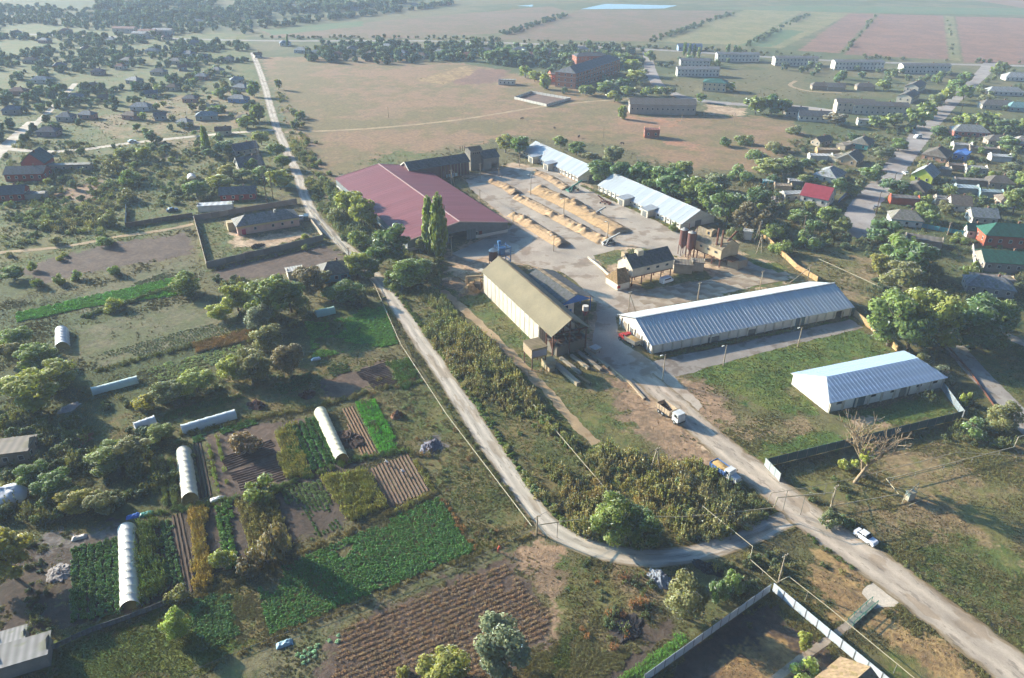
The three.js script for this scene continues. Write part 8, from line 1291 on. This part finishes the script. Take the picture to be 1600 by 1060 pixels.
crop('first narrow vine row beside the white greenhouse', [[323, 698], [327, 697], [346, 782], [341, 783]], [[325, 698], [343, 782]], 0.7, 0.4, CR.weed[0], 0x9eb23f, 0.4, 0.6, 1.5, 217); crop('second narrow vine row beside the white greenhouse', [[338, 692], [342, 691], [362, 778], [357, 780]], [[340, 692], [360, 778]], 0.7, 0.4, CR.weed[0], 0x9eb23f, 0.4, 0.6, 1.5, 218);
crop('rows left of the white greenhouse', [[238, 730], [282, 722], [288, 795], [250, 800]], [[260, 728], [268, 798]], 1.7, 0.5, CR.weed[1], 0x7e8d36, 0.5, 0.8, 1.2, 219);
crop('leafy strip beside the sheet fence', [[970, 1062], [1070, 985], [1084, 1000], [1010, 1068]], [[980, 1060], [1078, 990]], 0.8, 0.5, CR.weed[0], 0x6c9c32, 0.45, 0.75, 0.9, 220);
crop('cabbage rows at the lower frame edge', [[465, 1022], [540, 990], [545, 1010], [475, 1045]], [[465, 1035], [540, 1000]], 1.0, 0.9, CR.lump[1], 0x9ec893, 0.35, 0.5, 0.6, 221, { gap: 0.3 });
crop('faded bed in the left gardens', [[160, 560], [330, 512], [385, 515], [200, 580]], [[160, 570], [380, 515]], 0.9, 0.7, CR.lump[1], 0x78884d, 0.2, 0.36, 0.6, 222, { bare: 0.45 });
crop('yellow dry maize bed in the left gardens', [[300, 545], [390, 520], [395, 535], [310, 560]], [[300, 550], [395, 525]], 1, 0.5, CR.weed[1], 0xa88c50, 0.45, 0.8, 1, 223); crop('pale cabbage bed in the left gardens', [[230, 585], [330, 555], [380, 545], [385, 560], [250, 605]], [[230, 590], [385, 550]], 1, 0.8, CR.lump[0], 0xa2b471, 0.35, 0.55, 0.6, 224, { gap: 0.2 });
crop('green bed beside the lane slope', [[605, 570], [640, 562], [660, 600], [630, 612]], [[610, 575], [645, 608]], 1, 0.6, CR.weed[0], 0x648830, 0.5, 0.8, 0.9, 225, { bare: 0.3 });
crop('grey green bed beside the brown strip in the left gardens', [[130, 478], [298, 418], [298, 432], [200, 470], [140, 495]], [[130, 485], [298, 425]], 1, 0.8, CR.lump[1], 0x6a7c48, 0.25, 0.45, 0.7, 226, { bare: 0.36 });
crop('narrow green strip above the long pale greenhouse', [[250, 655], [380, 618], [385, 630], [258, 668]], [[250, 660], [382, 624]], 1, 0.7, CR.weed[0], 0x60803a, 0.35, 0.6, 0.9, 227, { bare: 0.3 });
crop('green strip below the long pale greenhouse', [[300, 690], [400, 658], [404, 668], [306, 700]], [[300, 694], [402, 662]], 0.9, 0.6, CR.lump[0], 0x5c8a34, 0.35, 0.55, 0.8, 228, { bare: 0.25 });
crop('low bean rows in the dug garden', [[430, 600], [540, 570], [555, 590], [440, 622]], [[430, 610], [548, 578]], 1.2, 0.7, CR.lump[1], 0x5a7a3c, 0.3, 0.5, 0.8, 229, { bare: 0.38 });
crop('faint seedling rows on the empty middle plot', [[470, 800], [505, 772], [540, 828], [500, 845]], [[485, 785], [520, 838]], 0.8, 0.6, CR.lump[0], 0x5e8038, 0.22, 0.38, 0.7, 230, { bare: 0.2 });
// hedges that part the plots
function hedge(label, px, w, hex, s0, s1, seedN, geo = CR.weed[0]) { reseed(seedN); const items = []; for (let i = 0; i + 1 < px.length; i++) { const A = P(...px[i]), B = P(...px[i + 1]), L = Math.hypot(B[0] - A[0], B[1] - A[1]); for (let k = 0; k < L * w * 2.2; k++) { const t = rnd(), s = rr(s0, s1), c = rr(0.75, 1.25); items.push([lerp(A[0], B[0], t) + rr(-w, w) * 0.5, lerp(A[1], B[1], t) + rr(-w, w) * 0.5, s, s * rr(0.7, 1.1), [c * rr(0.95, 1.1), c, c * 0.95]]); } } mass('hedge', label, 'hedge', geo, leaf(hex, 0.2), items); }
hedge('weedy bank along the upper side of the large green field', [[275, 950], [405, 905], [620, 800], [690, 770]], 1.6, 0x8f833f, 0.3, 0.6, 301); hedge('weedy bank along the lower side of the large green field', [[330, 1050], [430, 1003], [600, 932], [750, 866], [835, 835]], 1.2, 0x938743, 0.25, 0.5, 302);
hedge('yellow green hedge round the person tilled plot', [[640, 708], [683, 772], [620, 805]], 0.9, 0xa0a044, 0.4, 0.7, 303); hedge('dry brown hedge right of the large green field', [[692, 780], [748, 858]], 0.9, 0xb08848, 0.3, 0.6, 304); hedge('weedy bank above the upper gardens', [[180, 705], [320, 680], [420, 655], [500, 640], [600, 610], [650, 600]], 1.6, 0x8a883f, 0.4, 0.8, 305); hedge('weedy bank between the middle gardens', [[230, 815], [330, 795], [420, 775], [560, 720], [645, 705]], 1.4, 0x708836, 0.4, 0.8, 306); hedge('green hedge below the left strip', [[130, 505], [260, 460], [300, 470]], 2, 0x6a7e30, 0.5, 1, 307, CR.bush[1]); hedge('weeds along the compound wall foot', [[325, 432], [410, 410], [500, 388]], 0.8, 0x828843, 0.25, 0.5, 308); hedge('field edge bank on the left', [[150, 590], [300, 548], [390, 520], [480, 492]], 1.4, 0x787e31, 0.4, 0.8, 309);
hedge('weeds along the near side of the long barn', [[1022, 558], [1180, 522], [1240, 510]], 1, 0x6d7c38, 0.3, 0.6, 310); hedge('weeds along the white barn porches', [[905, 288], [940, 305], [1000, 330], [1062, 360]], 1.6, 0x8f9445, 0.3, 0.7, 311); hedge('weeds along the right side of the maroon hall', [[705, 292], [760, 330], [795, 352]], 1, 0x6b7c38, 0.3, 0.7, 312); hedge('weeds along the left verge of the lane', [[584, 460], [632, 530], [692, 622], [772, 738], [832, 816]], 1.2, 0x868843, 0.25, 0.55, 313); hedge('weeds along the right verge of the lane', [[620, 462], [681, 540], [755, 645], [824, 746], [886, 818], [960, 845]], 1.3, 0x708632, 0.35, 0.7, 314, CR.bush[2]); hedge('weeds along the road verge', [[1290, 794], [1346, 824], [1396, 856], [1440, 890], [1530, 948], [1620, 1010]], 1.2, 0x868d4b, 0.25, 0.5, 315); hedge('weeds on the left edge of the road', [[1264, 830], [1308, 860], [1340, 884]], 1.2, 0x5d7a2a, 0.25, 0.5, 316);
// ---------- tilled furrows ----------
function furrows(poly, dirPx, gap, hex, seedN) {
  reseed(seedN); const pts = poly.map(p => P(...p)), A = P(...dirPx[0]), B = P(...dirPx[1]), l = Math.hypot(B[0] - A[0], B[1] - A[1]), d = [(B[0] - A[0]) / l, (B[1] - A[1]) / l], n = [-d[1], d[0]], pos = [], uv = [];
  let a = 1e9, b = -1e9, c = 1e9, e = -1e9; for (const p of pts) { const u = p[0] * d[0] + p[1] * d[1], v = p[0] * n[0] + p[1] * n[1]; a = Math.min(a, u); b = Math.max(b, u); c = Math.min(c, v); e = Math.max(e, v); }
  const W = (u, v) => [u * d[0] + v * n[0], u * d[1] + v * n[1]];
  for (let v = c; v < e; v += gap) for (let u = a; u < b; u += 0.7) {
    const m = W(u + 0.35, v); if (!inPoly(m[0], m[1], pts)) continue;
    const j = (x) => 0.12 * (noise(x * 1.9, v * 3) - 0.5), hh = x => 0.14 + 0.1 * noise(x * 1.4 + 9, v * 5), q = (x, o, y) => { const w = W(x, v + o + j(x)); return [w[0], y, w[1]]; };
    const L0 = q(u, -gap * 0.42, 0.005), T0 = q(u, 0, hh(u)), R0 = q(u, gap * 0.42, 0.005), L1 = q(u + 0.7, -gap * 0.42, 0.005), T1 = q(u + 0.7, 0, hh(u + 0.7)), R1 = q(u + 0.7, gap * 0.42, 0.005);
    for (const p of [L0, T0, T1, L0, T1, L1, T0, R0, R1, T0, R1, T1]) { pos.push(...p); uv.push(p[0], p[2]); }
  }
  const g = new THREE.BufferGeometry(); g.setAttribute('position', new THREE.Float32BufferAttribute(pos, 3)); g.setAttribute('uv', new THREE.Float32BufferAttribute(uv, 2)); g.computeVertexNormals();
  if (g.attributes.normal.getY(0) < 0) { for (let i = 0; i < pos.length; i += 9) for (let k = 0; k < 3; k++) { const t = pos[i + 3 + k]; pos[i + 3 + k] = pos[i + 6 + k]; pos[i + 6 + k] = t; } g.setAttribute('position', new THREE.Float32BufferAttribute(pos, 3)); g.computeVertexNormals(); }
  block(pts, 0); top('tilled_soil', g, MT(hex, grainTex, 0.5, 1), null, null, null, 'structure');
}
furrows([[582, 735], [640, 712], [678, 768], [614, 796]], [[585, 735], [616, 796]], 0.75, 0x7c6350, 401);
furrows([[535, 645], [556, 638], [594, 712], [570, 720]], [[540, 642], [580, 718]], 0.7, 0x84664c, 402);
furrows([[268, 815], [292, 808], [312, 930], [292, 936]], [[275, 812], [300, 935]], 0.7, 0x54402f, 403);
furrows([[303, 702], [320, 698], [336, 782], [316, 786]], [[308, 700], [326, 785]], 0.65, 0x4e3c30, 404);
furrows([[362, 745], [440, 718], [452, 752], [380, 775]], [[370, 742], [440, 720]], 0.8, 0x7a5f50, 405);
furrows([[556, 585], [600, 568], [622, 602], [585, 612]], [[560, 582], [615, 565]], 0.8, 0x7b6252, 406);
furrows([[345, 720], [425, 690], [435, 715], [358, 742]], [[345, 722], [425, 692]], 0.8, 0x6e5648, 407);
// ---------- grass and low weeds over the open ground ----------
{
  const TU = [tuft(501, 14), tuft(502, 14), weedClump(503, 60, 0.3)], lists = { dry: [], green: [], low: [] }; reseed(500);
  const dens = { 6: 0.3, 1: 0.1, 2: 0.75, 3: 0.95, 4: 1, 5: 1 };
  for (let i = 0; i < 520000; i++) {
    const py = 105 + 965 * Math.pow(rnd(), 0.62), px = rr(-60, 1660), [x, z] = P(px, py); if (z < -620) continue;
    const c = classAt(x, z), de = dens[c] || 0; if (rnd() > de) continue;
    const n = fbm(x * 0.12, z * 0.12, 3); if (c !== 4 && c !== 6 && rnd() > sst(0.2, 0.48, n)) continue;
    const far = c === 6 ? 0.9 : clamp(-z / 200, 0.7, 1.7), s = rr(0.14, 0.34) * far * (0.5 + n), t = rr(0.75, 1.25);
    (c === 4 || (c === 3 && n > 0.5) || (c === 5 && n > 0.46) ? lists.green : c === 5 || (n > 0.6 && c !== 6) ? lists.low : lists.dry).push([x, z, s, s * rr(0.6, 1), [t * rr(0.92, 1.1), t, t * rr(0.85, 1.05)]]);
  }
  mass('dry_grass', 'dry brown grass over the open ground', 'grass', TU[0], leaf(0x96884e, 0), lists.dry); mass('green_grass', 'green grass of the meadows and verges', 'grass', TU[1], leaf(0x6f7c36, 0), lists.green); mass('low_weeds', 'low olive weeds over the open ground', 'weeds', TU[2], leaf(0x77723f, 0), lists.low);
  console.log('tufts', lists.dry.length, lists.green.length, lists.low.length, 'trees', treeRec.length);
}
// ---------- renderer ----------
const renderer = new THREE.WebGLRenderer({ antialias: true });
renderer.setSize(1024, 678); renderer.toneMapping = THREE.LinearToneMapping; renderer.toneMappingExposure = EXPOSURE;
renderer.shadowMap.enabled = true;
renderer.render(scene, camera);
